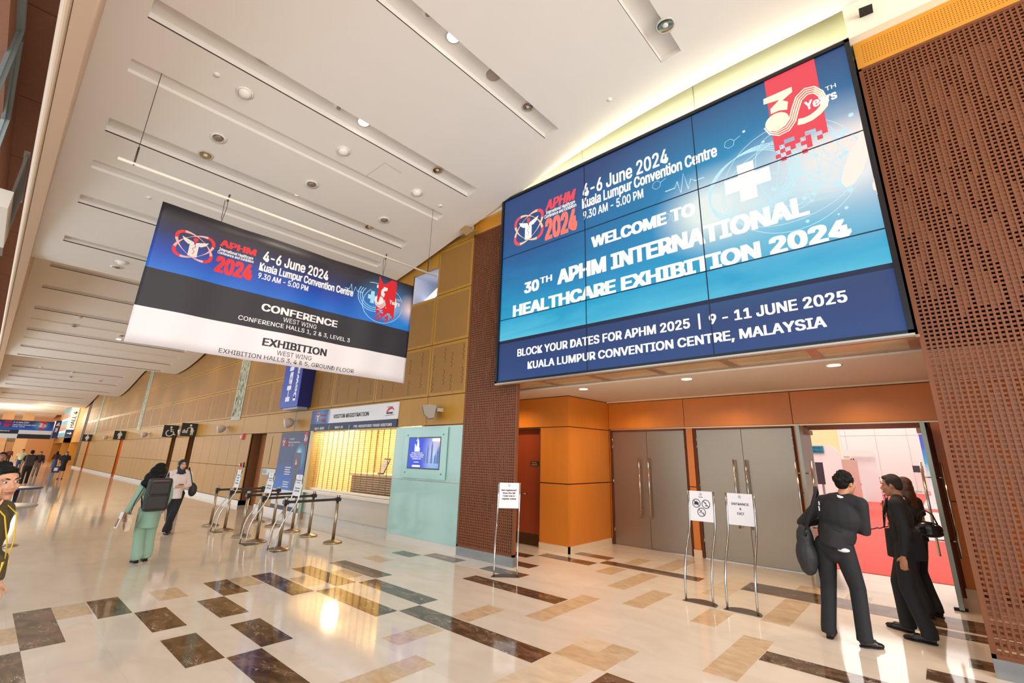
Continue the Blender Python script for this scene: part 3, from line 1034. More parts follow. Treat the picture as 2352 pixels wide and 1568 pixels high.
for i, (px, py, k) in enumerate([(268, 612, 'gimbal'), (280, 601, 'eyeball'), (181, 727, 'eyeball'), (170, 748, 'gimbal'), (279, 770, 'gimbal'), (89, 855, 'gimbal'), (162, 865, 'gimbal'), (230, 874, 'gimbal'), (94, 843, 'eyeball'), (166, 855, 'eyeball')]):
    w_ = ['upper', 'upper', 'middle', 'middle', 'lower', 'far', 'far', 'far', 'far', 'far'][i]
    s_ = ['dull gimbal light nearest the banner on the second ceiling wave', 'white eyeball light nearest the banner on the second ceiling wave', 'white eyeball light left of the banner corner on the second ceiling wave',
          'dull gimbal light left of the banner corner on the second ceiling wave', 'dull gimbal light right beside the white corner of the banner', 'leftmost dull gimbal light on the third ceiling wave', 'middle dull gimbal light on the third ceiling wave',
          'rightmost dull gimbal light on the third ceiling wave', 'left white eyeball light on the third ceiling wave', 'right white eyeball light on the third ceiling wave'][i]
    ceil_disc(px, py, k, s_, 'gimbal_light' if k == 'gimbal' else 'eyeball_light', 'ceiling light')
downlight(273, 778, .095, True, 'small lit downlight at the lower left corner of the hanging banner', power=110)
# downlights further along the hall (only their light matters from here)
for x, y in ((-20.5, 1.6), (-20.5, 4.2), (-26.8, 1.6), (-26.8, 4.2), (-37.8, 3), (-44, 3), (-57, 3), (-63, 3), (-75, 3), (-2.1, 2.4), (-4.3, .8), (-12.7, 3)):
    spot('downlight_beam', (x, y, ceil_z(x) - .05), 110, angle=120)
# alcove downlights
for px, py, lb in ((1340, 893, 'lit oval-looking downlight in the alcove ceiling, left of three'), (1577, 870, 'lit downlight in the alcove ceiling above the no-photography sign stand'), (1915, 838, 'lit downlight in the alcove ceiling nearest the open door')):
    p = onz(px, py, 3.06)
    t = thing('recessed_light', lb, 'ceiling light', p)
    MB().lathe([(.085, -.001), (.1, -.008), (.082, -.01)], cap=False).build('trim_ring', M_WHITE, t)
    MB().lathe([(.084, -.006), (.001, -.007)], cap=False).build('lens', M_BULB, t)
    spot('recessed_beam', (p.x, p.y, 3.03), 66, (1, .76, .48), 150, .8)
for x in (-7.1, .9):
    spot('recessed_beam', (x, 7.2, 3.03), 66, (1, .72, .42), 150, .8)
for x in (-4.9, -2.9, -.9):
    spot('recessed_beam', (x, 8.75, 3.03), 66 * .55, (1, .74, .46), 150, .8)

# access panel outline; dark blocks painted as the shade of gaps at the ceiling edge
b = MB()
q = [on_ceiling(*p) for p in ((842, 402), (884, 373), (921, 396), (878, 426))]
for i in range(4):
    u, v = q[i], q[(i + 1) % 4]; b.bar(u - Vector((0, 0, .002)), v - Vector((0, 0, .002)), .008, .004)
struct(b.build('trim_14', mat('panel_outline', (186, 178, 168), .7)))
for i, pts in enumerate((((1124, 447), (1149, 435), (1153, 439), (1128, 451)), ((1972, 20), (2003, 8), (2004, 16), (1973, 29)), ((1051, 521), (1062, 514), (1088, 529), (1070, 541)))):
    b = MB(); w = [ony(px, py, 6.02) for px, py in pts]
    b.prism(w, (0, .12, .02)); struct(b.build('trim_%d' % (15 + i), mat('painted_gap_shade', (40, 32, 26), .9) if i < 2 else mat('tan_ceiling_recess', (170, 134, 92), .8)))
# ---- rail and hanging banner
BX = -7.3
rail = thing('banner_rail', 'long white pipe rail hung on two thin wires over the conference banner', 'rail', (BX, .31, 5.35))
b = MB(); b.tube([(BX, .31, 5.35), (BX, 5.35, 5.35)], .02, 10); adopt(b.build('pipe', mat('cream_pipe', (236, 226, 204), .4), None), rail)
for y in (.47, 5.12):
    b = MB(); b.tube([(BX, y, 5.36), (BX, y, ceil_z(BX) + .05)], .004, 6); b.tube([(BX, y, 5.33), (BX, y, 5.6)], .011, 8)
    adopt(b.build('hanging_wire', mat('dark_wire', (60, 54, 50), .5), None), rail)

M_BTXT = mat('banner_white_ink', (226, 222, 220), .6)
M_RED = mat('logo_red', (206, 24, 34), .5)
M_PINK = mat('logo_pale_red', (232, 160, 150), .5)
M_INK = mat('banner_black_ink', (36, 32, 38), .6)


def ripple(y, z):
    return .012 * math.sin(y * 4.2 + z * .8) + .007 * math.sin(y * 9.5 - z * 1.3) * (1.2 - (z - 3) * .3) + .005 * math.sin(z * 6 + y * 2)


def blue_art(name, ramp, glows=(), axis='Z', rng=(4.04, 4.97), emit=0.0, wisps=0.0, hcoord='Y'):
    """printed or displayed colour picture: vertical colour ramp plus soft bright spots, in metres on the picture's own plane"""
    mt = bpy.data.materials.new(name); mt.use_nodes = True
    nt = mt.node_tree; N = nt.nodes.new; L = nt.links.new
    bs = nt.nodes['Principled BSDF']; bs.inputs['Roughness'].default_value = .45
    tc = N('ShaderNodeTexCoord'); sp = N('ShaderNodeSeparateXYZ'); L(tc.outputs['Object'], sp.inputs[0])
    hs, vs = sp.outputs[hcoord], sp.outputs['Z']

    def M(op, a, b=None, c=None, clamp=False):
        n = N('ShaderNodeMath'); n.operation = op; n.use_clamp = clamp
        for i, q in enumerate((a, b, c)):
            if q is None: continue
            if isinstance(q, (int, float)): n.inputs[i].default_value = q
            else: L(q, n.inputs[i])
        return n.outputs[0]
    t = M('DIVIDE', M('SUBTRACT', vs, rng[0]), rng[1] - rng[0], clamp=True)
    if wisps:
        mp = N('ShaderNodeMapping'); mp.inputs['Scale'].default_value = (.35, .35, 1.6); L(tc.outputs['Object'], mp.inputs[0])
        n = N('ShaderNodeTexNoise'); n.inputs['Scale'].default_value = 2.2; n.inputs['Detail'].default_value = 7; n.inputs['Distortion'].default_value = .8; L(mp.outputs[0], n.inputs[0])
        up = M('GREATER_THAN', t, .2)
        t2 = M('ADD', t, M('MULTIPLY', M('MULTIPLY', M('SUBTRACT', n.outputs[0], .5), wisps), up), clamp=True)
        t2 = M('MAXIMUM', t2, M('MULTIPLY', up, .206))
    else: t2 = t
    r = N('ShaderNodeValToRGB'); e = r.color_ramp.elements
    e[0].position, e[0].color = ramp[0][0], (*lin(ramp[0][1]), 1)
    e[1].position, e[1].color = ramp[-1][0], (*lin(ramp[-1][1]), 1)
    for p_, c_ in ramp[1:-1]:
        k = e.new(p_); k.color = (*lin(c_), 1)
    L(t2, r.inputs[0]); out = r.outputs[0]
    for (cu, cv, ru, rv, rgb, st) in glows:
        du = M('DIVIDE', M('SUBTRACT', hs, cu), ru); dv = M('DIVIDE', M('SUBTRACT', vs, cv), rv)
        d = M('SQRT', M('ADD', M('MULTIPLY', du, du), M('MULTIPLY', dv, dv)))
        g = M('MULTIPLY', M('POWER', M('SUBTRACT', 1.0, d, clamp=True), 1.3), st, clamp=True)
        mx = N('ShaderNodeMix'); mx.data_type = 'RGBA'; L(g, mx.inputs[0]); L(out, mx.inputs[6]); mx.inputs[7].default_value = (*lin(rgb), 1); out = mx.outputs[2]
    if emit:
        bs.inputs['Base Color'].default_value = (.01, .01, .012, 1)
        L(out, bs.inputs['Emission Color']); bs.inputs['Emission Strength'].default_value = emit
    else:
        L(out, bs.inputs['Base Color'])
    return mt


M_BART = blue_art('banner_blue_print', [(0, (0, 96, 190)), (.28, (4, 62, 160)), (.6, (26, 34, 74)), (.8, (38, 32, 42)), (1, (34, 30, 38))],
                  [(4.35, 4.42, .75, .6, (60, 150, 215), .75), (4.3, 4.4, .32, .3, (190, 235, 250), .9), (4.78, 4.45, .3, .35, (250, 220, 210), .8), (3.9, 4.3, .6, .4, (20, 110, 190), .5), (4.7, 4.15, .5, .3, (30, 130, 210), .7)])
ban = thing('hanging_banner', 'wide fabric banner reading CONFERENCE and EXHIBITION hung from the ceiling rail', 'banner', (BX, 2.84, 3.05))
b = MB(); b.smooth = True
ny, zs = 96, [3.055, 3.2, 3.35, 3.53, 3.7, 3.88, 4.043, 4.2, 4.4, 4.6, 4.8, 4.968]
for k in range(len(zs) - 1):
    for i in range(ny):
        y0, y1 = .845 + 3.985 * i / ny, .845 + 3.985 * (i + 1) / ny
        b.cur = 2 if zs[k + 1] < 3.54 else (1 if zs[k + 1] < 4.05 else 0)
        b.poly([(BX + ripple(y, z), y, z) for y, z in ((y0, zs[k]), (y1, zs[k]), (y1, zs[k + 1]), (y0, zs[k + 1]))])
cloth = b.build('cloth', [M_BART, M_INK, mat('banner_white_cloth', (222, 216, 218), .55)], None, fixn=True)
md = bpy.data.meshes
adopt(cloth, ban)
subsurf_bake(cloth, [('SOLIDIFY', dict(thickness=.003, offset=-1))])
for y, z in ((1.525, 4.95), (4.14, 4.93)):
    b = MB()
    b.tube([(BX, y, 4.94), (BX + .004, y + .03, 5.2), (BX, y + .02, 5.37), (BX - .01, y - .01, 5.3), (BX, y - .005, 5.0)], .004, 6)
    b.tube([(BX, y + .02, 5.3), (BX, y + .03, 5.42)], .012, 8)
    adopt(b.build('hook', mat('dark_wire', (60, 54, 50), .5), None), ban)


def on_x(px, py): return onx(px, py, BX)


def on_w(px, py): return ony(px, py, 6.146)


class Flat:
    """letters and marks on one flat face: xd/ud its axes, n its outward normal"""

    def __init__(s, xd, ud, n, plane, rip=None):
        s.xd, s.ud, s.n, s.plane, s.rip = Vector(xd), Vector(ud), Vector(n), plane, rip

    def line(s, mb_, text, bl, br, tl, bold=.02, shear=0, lift=.003):
        a, c, t = s.plane(*bl), s.plane(*br), s.plane(*tl)
        n0 = len(mb_.v)
        letters(mb_, text, a + s.n * lift, s.xd, s.ud, (c - a).dot(s.xd), (t - a).dot(s.ud), bold, shear)
        s._rip(mb_, n0)

    def _rip(s, mb_, n0):
        if s.rip:
            for i in range(n0, len(mb_.v)):
                x, y, z = mb_.v[i]; mb_.v[i] = (x + s.rip(y, z), y, z)

    def lines(s, root, name, material, rows, bold=.02, shear=0, lift=.003):
        """each line of lettering a mesh of its own"""
        for r in rows:
            t_ = MB(); s.line(t_, *r[:4], *(r[4:5] or (bold,)), shear=shear, lift=lift)
            adopt(t_.build(name, material, None, fixn=False), root)

    def pt(s, o, u, v, lift=.003): return o + s.xd * u + s.ud * v + s.n * lift

    def shape(s, mb_, o, pts, lift=.003):
        n0 = len(mb_.v)
        mb_.poly([s.pt(o, u, v, lift) for u, v in pts])
        s._rip(mb_, n0)

    def stroke(s, mb_, o, pts, w, lift=.003):
        """a flat stroke of width w (one value or one per point)"""
        n = len(pts)
        ws = w if hasattr(w, '__len__') else [w] * n
        L_, R_ = [], []
        for i in range(n):
            a = Vector(pts[max(i - 1, 0)]); c = Vector(pts[min(i + 1, n - 1)])
            d = (c - a); d = d / (d.length or 1); nn = Vector((-d.y, d.x)) * ws[i] / 2
            p = Vector(pts[i]); L_.append(p + nn); R_.append(p - nn)
        n0 = len(mb_.v)
        for i in range(n):
            mb_.v += [tuple(s.pt(o, *L_[i], lift)), tuple(s.pt(o, *R_[i], lift))]
        for i in range(n - 1):
            k = n0 + 2 * i
            mb_.face((k, k + 1, k + 3, k + 2))
        s._rip(mb_, n0)

    def disc(s, mb_, o, c, rx, ry=None, seg=28, lift=.003, rot=0):
        ry = ry or rx
        cr, sr = math.cos(rot), math.sin(rot)
        s.shape(mb_, o, [(c[0] + rx * math.cos(t) * cr - ry * math.sin(t) * sr, c[1] + rx * math.cos(t) * sr + ry * math.sin(t) * cr) for t in [2 * PI * k / seg for k in range(seg)]], lift)

    def ring(s, mb_, o, c, rx, ry, w, rot=0, seg=48, lift=.003, t0=0, t1=2 * PI, fw=None):
        pts = []; ws = []
        for k in range(seg + 1):
            t = t0 + (t1 - t0) * k / seg
            x, y = rx * math.cos(t), ry * math.sin(t)
            pts.append((c[0] + x * math.cos(rot) - y * math.sin(rot), c[1] + x * math.sin(rot) + y * math.cos(rot)))
            ws.append(w * (fw(t) if fw else 1))
        s.stroke(mb_, o, pts, ws, lift)


def event_logo(fl, root, o, w, mats, lift=.004):
    """crossing red crescent rings round a winged staff pillar; w = overall width, o = centre"""
    b = MB(); h = w * .5
    for sg in (1, -1):
        for half in (0, 1):
            for q in range(3):
                t0 = -PI * .5 + PI * half + PI * q / 3
                b.cur = 0 if q == 1 else 1
                fl.ring(b, o, (0, 0), h * .98, h * .55, h * .17, sg * .62, 12, lift + .001 * (sg > 0), t0, t0 + PI / 3, fw=lambda t: .12 + .88 * abs(math.cos(t)) ** 1.6)
    b.cur = 2
    fl.shape(b, o, [(-.22 * h, -.60 * h), (.20 * h, -.60 * h), (.20 * h, .12 * h), (-.22 * h, .12 * h)], lift + .002)
    for sg in (1, -1):
        fl.shape(b, o, [(sg * .02 * h, .10 * h), (sg * .30 * h, .06 * h), (sg * .50 * h, .20 * h), (sg * .62 * h, .42 * h), (sg * .30 * h, .32 * h), (sg * .05 * h, .24 * h)], lift + .003)
    b.cur = 0
    fl.disc(b, o, (0, .40 * h), .11 * h, lift=lift + .004)
    fl.shape(b, o, [(-.06 * h, .34 * h), (.06 * h, .34 * h), (0, .18 * h)], lift + .004)
    fl.stroke(b, o, [(0, .1 * h), (.07 * h, 0), (-.07 * h, -.15 * h), (.05 * h, -.3 * h), (-.03 * h, -.45 * h)], .03 * h, lift + .004)
    return adopt(b.build('logo', mats, None, fixn=False), root)


_C = lambda x, y: on_w(1700 + x * .2041, 100 + y * .2041)
_O = _C(270, 425); _RW = (_C(830, 170) - _O).x


def _n(x, y):
    p = _C(x, y); return ((p.x - _O.x) / _RW, (p.z - _O.z) / _RW)


def thirty(fl, root, o, w, mats, lift=.004):
    """red hanging ribbon that breaks into squares, with a round 30 TH Years numeral"""
    S = lambda pts: [(u * w, v * w) for u, v in pts]
    rib = MB(); bot = _n(990, 1020)[1]
    fl.shape(rib, o, S([(0, 0), (1, 0), (1, bot * .87), (0, bot * .87)]), lift)
    sq = [(0, 0), (1, 0), (4, 0), (5, 0), (8, 0), (9, 0), (0, 1), (2, 1), (3, 1), (4, 1), (6, 1), (9, 1), (1, 2), (3, 2), (5, 2), (6, 2), (8, 2), (0, 3), (2, 3), (6, 3), (1, 4), (5, 4)]
    for i, k in sq:
        u, v = i * .1, bot * .87 - .1 * k
        fl.shape(rib, o, S([(u, v), (u + .1, v), (u + .1, v - .1), (u, v - .1)]), lift)
    adopt(rib.build('ribbon', mats[0], None, fixn=False), root)
    b = MB()
    z = [(262, 628), (580, 487), (587, 545), (478, 640), (540, 655), (530, 745), (440, 755), (348, 795), (340, 740), (440, 635), (265, 690)]
    fl.shape(b, o, S([_n(*p) for p in z]), lift + .003)
    p0, p1, p2 = _n(415, 880), _n(545, 840), _n(415, 975)
    fl.disc(b, o, (p0[0] * w, p0[1] * w), abs(p1[0] - p0[0]) * w * 1.05, abs(p2[1] - p0[1]) * w * 1.05, lift=lift + .003)
    path = [(300, 930), (350, 990), (430, 1000), (530, 950), (590, 860), (620, 740), (660, 620), (740, 540), (830, 520), (905, 560), (930, 610)]
    for k in range(4):
        off = (k - 1.5) * 24
        pts = []
        for i, (x, y) in enumerate(path):
            a = path[max(i - 1, 0)]; c = path[min(i + 1, len(path) - 1)]
            dx, dy = c[0] - a[0], c[1] - a[1]; ln = math.hypot(dx, dy)
            pts.append((x - dy / ln * off, y + dx / ln * off))
        fl.stroke(b, o, S([_n(*p) for p in pts]), .030 * w, lift + .003)
    fl.stroke(b, o, S([_n(*p) for p in [(650, 885), (720, 870), (800, 835), (880, 775), (945, 700), (955, 600)]]), .15 * w, lift + .0025)
    adopt(b.build('numeral', mats[1], None, fixn=False), root)
    t = MB()
    a, c, tt = _n(735, 760), _n(1105, 645), _n(705, 655)
    n0 = len(t.v); letters(t, 'Years', fl.pt(o, a[0] * w, a[1] * w, lift + .007), fl.xd, fl.ud, (c[0] - a[0]) * w, (tt[1] - a[1]) * w * .85, .03); fl._rip(t, n0)
    a, c, tt = _n(965, 540), _n(1085, 500), _n(960, 505)
    n0 = len(t.v); letters(t, 'TH', fl.pt(o, a[0] * w, a[1] * w, lift + .007), fl.xd, fl.ud, (c[0] - a[0]) * w, .1 * w, .01); fl._rip(t, n0)
    adopt(t.build('numeral_lettering', mats[2], None, fixn=False), root)


FB = Flat((0, 1, 0), (0, 0, 1), (1, 0, 0), on_x, ripple)
LF = .004
FB.lines(ban, 'white_lettering', M_BTXT, [('4-6 June 2024', (602.2, 599.2), (754, 642.4), (605, 575.4), .025),
    ('Kuala Lumpur Convention Centre', (593.9, 620), (810.6, 678), (596.3, 602), .03),
    ('9.30 AM - 5.00 PM', (591.8, 638), (706.4, 668.6), (592.7, 625), .02),
    ('CONFERENCE', (599.3, 712.3), (774.8, 751), (600.7, 695.3), .028),
    ('WEST WING', (648.4, 739), (726.6, 755.5), (649.9, 728.7), .0),
    ('CONFERENCE HALLS 1, 2 & 3, LEVEL 3', (546.3, 733), (804, 784.6), (547, 722.7), .008),
    ('International Healthcare', (503.5, 574), (581.4, 594.5), (504.5, 567), .02),
    ('Conference and Exhibition', (499.6, 580.5), (582.3, 602.5), (500.6, 574), .02)], lift=LF)
FB.lines(ban, 'black_lettering', M_INK, [('EXHIBITION', (601.6, 792.7), (748.7, 818), (602.8, 774.8), .028),
    ('WEST WING', (634, 815), (714.4, 826.9), (635, 804.6), -.004),
    ('EXHIBITION HALLS 3, 4 & 5, GROUND FLOOR', (501.7, 809), (811.4, 856), (502.5, 798.6), .002)], lift=LF)
FB.lines(ban, 'red_lettering', M_RED, [('APHM', (504.6, 563.5), (587.4, 586.4), (508, 548.5), .04, .25),
    ('2024', (491, 622), (577, 643.5), (498, 585), .05)], lift=LF)
event_logo(FB, ban, on_x(446, 566.5), (on_x(496, 580) - on_x(396.5, 553)).y, [M_RED, M_PINK, mat('logo_silver', (206, 198, 192), .4)])
thirty(FB, ban, on_x(871, 634), (on_x(913.3, 648.3) - on_x(871.6, 635)).y, [M_RED, M_BTXT, M_BTXT])
g = MB()
for rr in (.30, .26, .22): FB.ring(g, on_x(858, 682), (0, 0), rr, rr * .9, .012, .2, lift=.0035)
FB.ring(g, on_x(880, 700), (0, 0), .42, .34, .01, .4, lift=.0035)
FB.shape(g, on_x(853, 680), [(-.07, .02), (-.07, -.06), (-.02, -.06), (-.02, -.13), (.05, -.13), (.05, -.06), (.11, -.06), (.11, .02), (.05, .02), (.05, .1), (-.02, .1), (-.02, .02)], .0036)
FB.stroke(g, on_x(792, 660), [(0, 0), (.08, 0), (.11, .1), (.15, -.1), (.19, .07), (.23, 0), (.34, 0)], .012, .0036)
adopt(g.build('globe_print', mat('pale_cyan_print', (150, 205, 230), .5), None, fixn=False), ban)

# ---- video wall
VX0, VX1, VZ0, VZ1, VY = -6.24, .02, 3.11, 7.08, 6.15
vw = thing('video_wall', 'huge lit blue video wall over the doors reading WELCOME TO APHM', 'display', ((VX0 + VX1) / 2, VY, VZ0))
M_SCR = blue_art('display_picture', [(0, (18, 66, 128)), (.08, (22, 60, 120)), (.196, (26, 58, 110)), (.203, (84, 196, 226)), (.30, (6, 164, 208)), (.45, (0, 132, 188)), (.62, (4, 96, 156)), (.78, (26, 72, 130)), (1, (36, 66, 118))],
                 [(-1.6, 5.5, 3.2, 1.9, (30, 160, 210), 1.1), (-.35, 5.3, 1.7, 1.15, (240, 240, 240), 1.35), (-1.3, 5.15, 1.2, 1.0, (206, 234, 242), 1.1), (-1.95, 5.32, .95, .78, (236, 246, 240), 1.5), (-.15, 5.62, 1.1, .42, (255, 240, 230), 1.4), (-3.4, 5.9, 1.4, .8, (10, 116, 172), .8), (-.9, 4.6, 1.8, .6, (50, 184, 220), .8)],
                 rng=(VZ0, VZ1), emit=0.9, wisps=.16, hcoord='X')
M_BEZ = mat('display_bezel', (20, 20, 26), .3)
for c in range(3):
    for r in range(3):
        zb = [3.16, 4.37, 5.70, 7.03]
        x0 = VX0 + .05 + c * 2.053; x1 = x0 + 2.053
        adopt(MB().box(x0 + .006, x1 - .006, VY + .001, VY + .05, zb[r] + .006, zb[r + 1] - .006).build('display_panel', M_SCR, None), vw)
b = MB()
b.box(VX0 + .05, VX1 - .05, VY + .012, VY + .06, 3.15, 7.04)
b.box(VX0, VX0 + .05, VY - .03, VY + .3, VZ0, VZ1); b.box(VX1 - .055, VX1, VY - .03, VY + .3, VZ0, VZ1)
b.box(VX0, VX1, VY - .03, VY + .3, VZ0, 3.16); b.box(VX0, VX1, VY - .03, VY + .3, 7.03, VZ1)
adopt(b.build('housing', M_BEZ, None), vw)
b = MB()
b.box(VX0, VX1, VY - .035, VY - .005, VZ0 - .012, VZ0 + .012); b.box(VX0, VX1, VY - .03, VY - .0, VZ1, VZ1 + .012)
adopt(b.build('silver_edge', mat('silver_edge', (206, 196, 180), .25, metal=.9), None), vw)
M_TXT = glow('display_white', (255, 250, 240), 1.05)
FW = Flat((1, 0, 0), (0, 0, 1), (0, -1, 0), on_w)
LF = .0
FW.lines(vw, 'white_lettering', M_TXT, [('4-6 June 2024', (1338.5, 453.5), (1536, 380), (1338.6, 424), .022),
    ('Kuala Lumpur Convention Centre', (1337, 480), (1648, 358), (1337, 457), .03),
    ('9.30 AM - 5.00 PM', (1339.7, 504.7), (1478, 453), (1339.7, 486), .02),
    ('WELCOME TO', (1358, 570), (1598, 497), (1353, 546.5), .045),
    ('30', (1203.7, 674.7), (1238, 664), (1203.7, 650), .045),
    ('TH', (1240, 652), (1268, 643), (1240, 638), .03),
    ('APHM INTERNATIONAL', (1280, 654), (1860, 486), (1280, 621), .045),
    ('HEALTHCARE EXHIBITION 2024', (1177.5, 728.5), (1957, 534), (1177.5, 702.4), .045),
    ('BLOCK YOUR DATES FOR APHM 2025  |  9 - 11 JUNE 2025', (1188, 819), (1946.3, 684), (1188, 802), .028),
    ('KUALA LUMPUR CONVENTION CENTRE, MALAYSIA', (1211.5, 847.2), (1899, 744), (1211.5, 830.5), .028),
    ('International Healthcare', (1254, 493), (1320.7, 468), (1254, 485.5), .02),
    ('Conference and Exhibition', (1250.3, 503), (1323.7, 475), (1250.3, 495), .02)], lift=LF)
G_RED = glow('display_red', (236, 74, 88), 1.0); G_PK = glow('display_pale_red', (255, 196, 160), 1.1)
t = MB()
FW.line(t, 'APHM', (1252, 485.6), (1323, 456.5), (1256, 461), .04, .25, lift=LF)
t.cur = 1
FW.line(t, '2024', (1251.5, 553), (1326, 526), (1252, 505), .05, lift=LF)
adopt(t.build('red_lettering', [G_RED, glow('display_salmon', (244, 120, 104), 1.05)], None, fixn=False), vw)
event_logo(FW, vw, on_w(1214, 522), on_w(1250, 512).x - on_w(1178, 532).x, [G_RED, G_PK, M_TXT], 0.0)
thirty(FW, vw, on_w(1755, 186.7), _RW, [G_RED, glow('display_cream', (250, 232, 204), 1.15), M_TXT], 0.0)
G_CY = glow('display_pale_cyan', (196, 234, 244), 1.0)
g = MB(); c0 = on_w(1715, 420)
for k in range(5): FW.ring(g, c0, (.02 * k, -.01 * k), .54 + .02 * k, .46 + .016 * k, .012, .25 + .08 * k, lift=-.0005)
for rx, ry, ro, du, dv in ((.85, .62, .1, .5, -.15), (.82, .8, -.2, .5, -.1), (.75, .5, .7, .45, -.05), (.35, .62, .2, .5, 0)):
    FW.ring(g, c0, (du, dv), rx, ry, .008, ro, lift=-.0005)
rnd = random.Random(4)
pts = [(.25 + rnd.random() * 1.0, -.65 + rnd.random() * 1.05) for _ in range(34)]
for i in range(46):
    a, c = rnd.sample(pts, 2)
    if math.dist(a, c) < .75: FW.stroke(g, c0, [a, c], .0055, -.0004)
for a in pts[:22]: FW.disc(g, c0, a, .018 + .014 * rnd.random(), lift=-.0003, seg=10)
FW.stroke(g, on_w(1528, 440), [(0, 0), (.16, 0), (.2, .1), (.25, -.12), (.31, .2), (.37, -.1), (.42, .06), (.48, 0), (.62, 0)], .018, -.0003)
FW.stroke(g, on_w(1765, 400), [(0, 0), (.12, 0), (.2, .5), (.28, -.3), (.36, .1), (.5, .02), (.6, .3), (.7, -.05), (.9, 0)], .014, -.0003)
for a in range(26): FW.disc(g, on_w(1650 + rnd.random() * 330, 260 + rnd.random() * 280), (0, 0), .012 + .02 * rnd.random(), lift=-.0004, seg=9)
for cx, cy in ((1508, 425), (1553, 500), (1530, 500), (1675, 330)):
    FW.ring(g, on_w(cx, cy), (0, 0), .075, .075, .007, .3, 6, -.0003)
    FW.stroke(g, on_w(cx, cy), [(.07, .02), (.16, .06)], .007, -.0003)
adopt(g.build('globe_picture', G_CY, None, fixn=False), vw)
g = MB()
FW.shape(g, on_w(1712, 415), [(-.28, .1), (-.28, -.12), (-.09, -.12), (-.09, -.3), (.13, -.3), (.13, -.12), (.32, -.12), (.32, .1), (.13, .1), (.13, .28), (-.09, .28), (-.09, .1)], -.0002)
adopt(g.build('cross_picture', glow('display_ivory', (255, 253, 240), 1.05), None, fixn=False), vw)
g = MB(); o_ = on_w(1958, 430)
xm = VX1 - .06 - o_.x
FW.shape(g, o_, [(-.06, .02), (-.10, .12), (-.04, .3), (.06, .5), (.16, .62), (xm, .86), (xm, .36), (.12, .16), (.02, .04)], -.0002)
FW.shape(g, on_w(2006, 435), [(0, 0), (.0, .08), (.05, .13), (VX1 - .06 - on_w(2006, 435).x, .15), (VX1 - .06 - on_w(2006, 435).x, -.08), (.05, -.06)], -.0002)
adopt(g.build('hand_picture', glow('display_skin', (252, 232, 220), 1.05), None, fixn=False), vw)
# seams between the panels, over the picture
b = MB()
for x in (VX0 + .05 + 2.053, VX0 + .05 + 4.106): b.box(x - .007, x + .007, VY - .0065, VY + .001, 3.16, 7.03)
for z in (4.37, 5.70): b.box(VX0 + .05, VX1 - .05, VY - .0065, VY + .001, z - .007, z + .007)
b.box(VX0 + .05, VX1 - .05, VY - .0045, VY + .001, 3.885, 3.945)
adopt(b.build('seams', mat('display_seam', (24, 30, 60), .4), None), vw)
# translucent panels of the underside
b = MB()
xs_ = [VX0 + .02, -5.21, -4.17, -3.1, -2.03, -.98, VX1 - .02]
for a, c in zip(xs_[:-1], xs_[1:]): b.box(a + .05, c - .05, VY + .06, 6.84, 3.10, 3.115)
adopt(b.build('underside_panel', mat('translucent_underside', (196, 180, 142), .16, noise=.04), None), vw)
b = MB()
b.box(VX0, VX1, VY - .02, VY + .07, 3.085, 3.12); b.box(VX0, VX1, 6.83, 6.9, 3.085, 3.12)
for x in xs_: b.box(x - .055, x + .055, VY + .05, 6.85, 3.09, 3.12)
adopt(b.build('underside_frame', mat('bronze_underside_frame', (172, 140, 112), .4, metal=.4), None), vw)
# glowing glass strip above the wall
gs = thing('light_strip_panel', 'pale green glass strip glowing above the top edge of the video wall', 'light', (-3.1, 6.5, 7.1))
for a, c in ((-6.45, -4.42), (-4.405, -2.14), (-2.125, .03)):
    adopt(MB().box(a, c, 6.5, 6.53, 7.0, 7.95).build('glass_panel', mat('pale_green_glass_panel', (236, 234, 196), .25), None), gs)
adopt(MB().box(-6.45, .03, 6.53, 6.6, 6.9, 7.95).build('backing', M_BULK, None), gs)
adopt(MB().box(-6.2, 0, 6.30, 6.36, 7.08, 7.1).build('lamp_tube', glow('strip_lamp', (255, 246, 214), 6.0), None), gs)
area('strip_light', (-3.1, 6.33, 7.12), (math.radians(180 - 25), 0, 0), 6.1, .06, 34, (1, .96, .82))



# ================================================================== REGISTRATION COUNTER AND WALL SIGNS
def on_n(px, py): return ony(px, py, WY - .03)


FN = Flat((1, 0, 0), (0, 0, 1), (0, -1, 0), on_n)
M_NAVY = mat('navy_print', (26, 38, 72), .5)
M_PAPER = mat('white_board', (226, 224, 226), .5)
M_BLK = mat('black_print', (34, 34, 38), .6)

# visitor registration fascia
vr = thing('registration_sign', 'long white and navy fascia sign reading VISITOR REGISTRATION over the closed counter', 'sign', (-11.85, WY - .03, 2.41))
b = MB(); b.box(-14.1, -9.59, WY - .027, WY + .02, 2.60, 2.995); adopt(b.build('white_board', M_PAPER, None), vr)
b = MB(); b.box(-14.1, -9.59, WY - .028, WY + .02, 2.41, 2.60); adopt(b.build('navy_band', M_NAVY, None), vr)
M_VRART = blue_art('fascia_blue_print', [(0, (20, 70, 140)), (1, (16, 50, 110))], [(-13.5, 2.8, .5, .4, (70, 160, 215), .8), (-12.9, 2.8, .25, .5, (226, 224, 226), 1)], rng=(2.6, 3), hcoord='X')
b = MB(); b.poly([(-14.1, WY - .0285, 2.6), (-13.0, WY - .0285, 2.6), (-12.86, WY - .0285, 2.80), (-13.0, WY - .0285, 2.995), (-14.1, WY - .0285, 2.995)]); adopt(b.build('blue_print', M_VRART, None, fixn=False), vr)
FN.lines(vr, 'black_lettering', M_BLK, [('VISITOR REGISTRATION', (765.4, 960.6), (846.6, 954.5), (766, 952.2), .02)], lift=.002)
t = MB()
FN.line(t, 'HELP-DESK', (722.5, 987), (745, 985.3), (723, 981.8), .03, lift=.002)
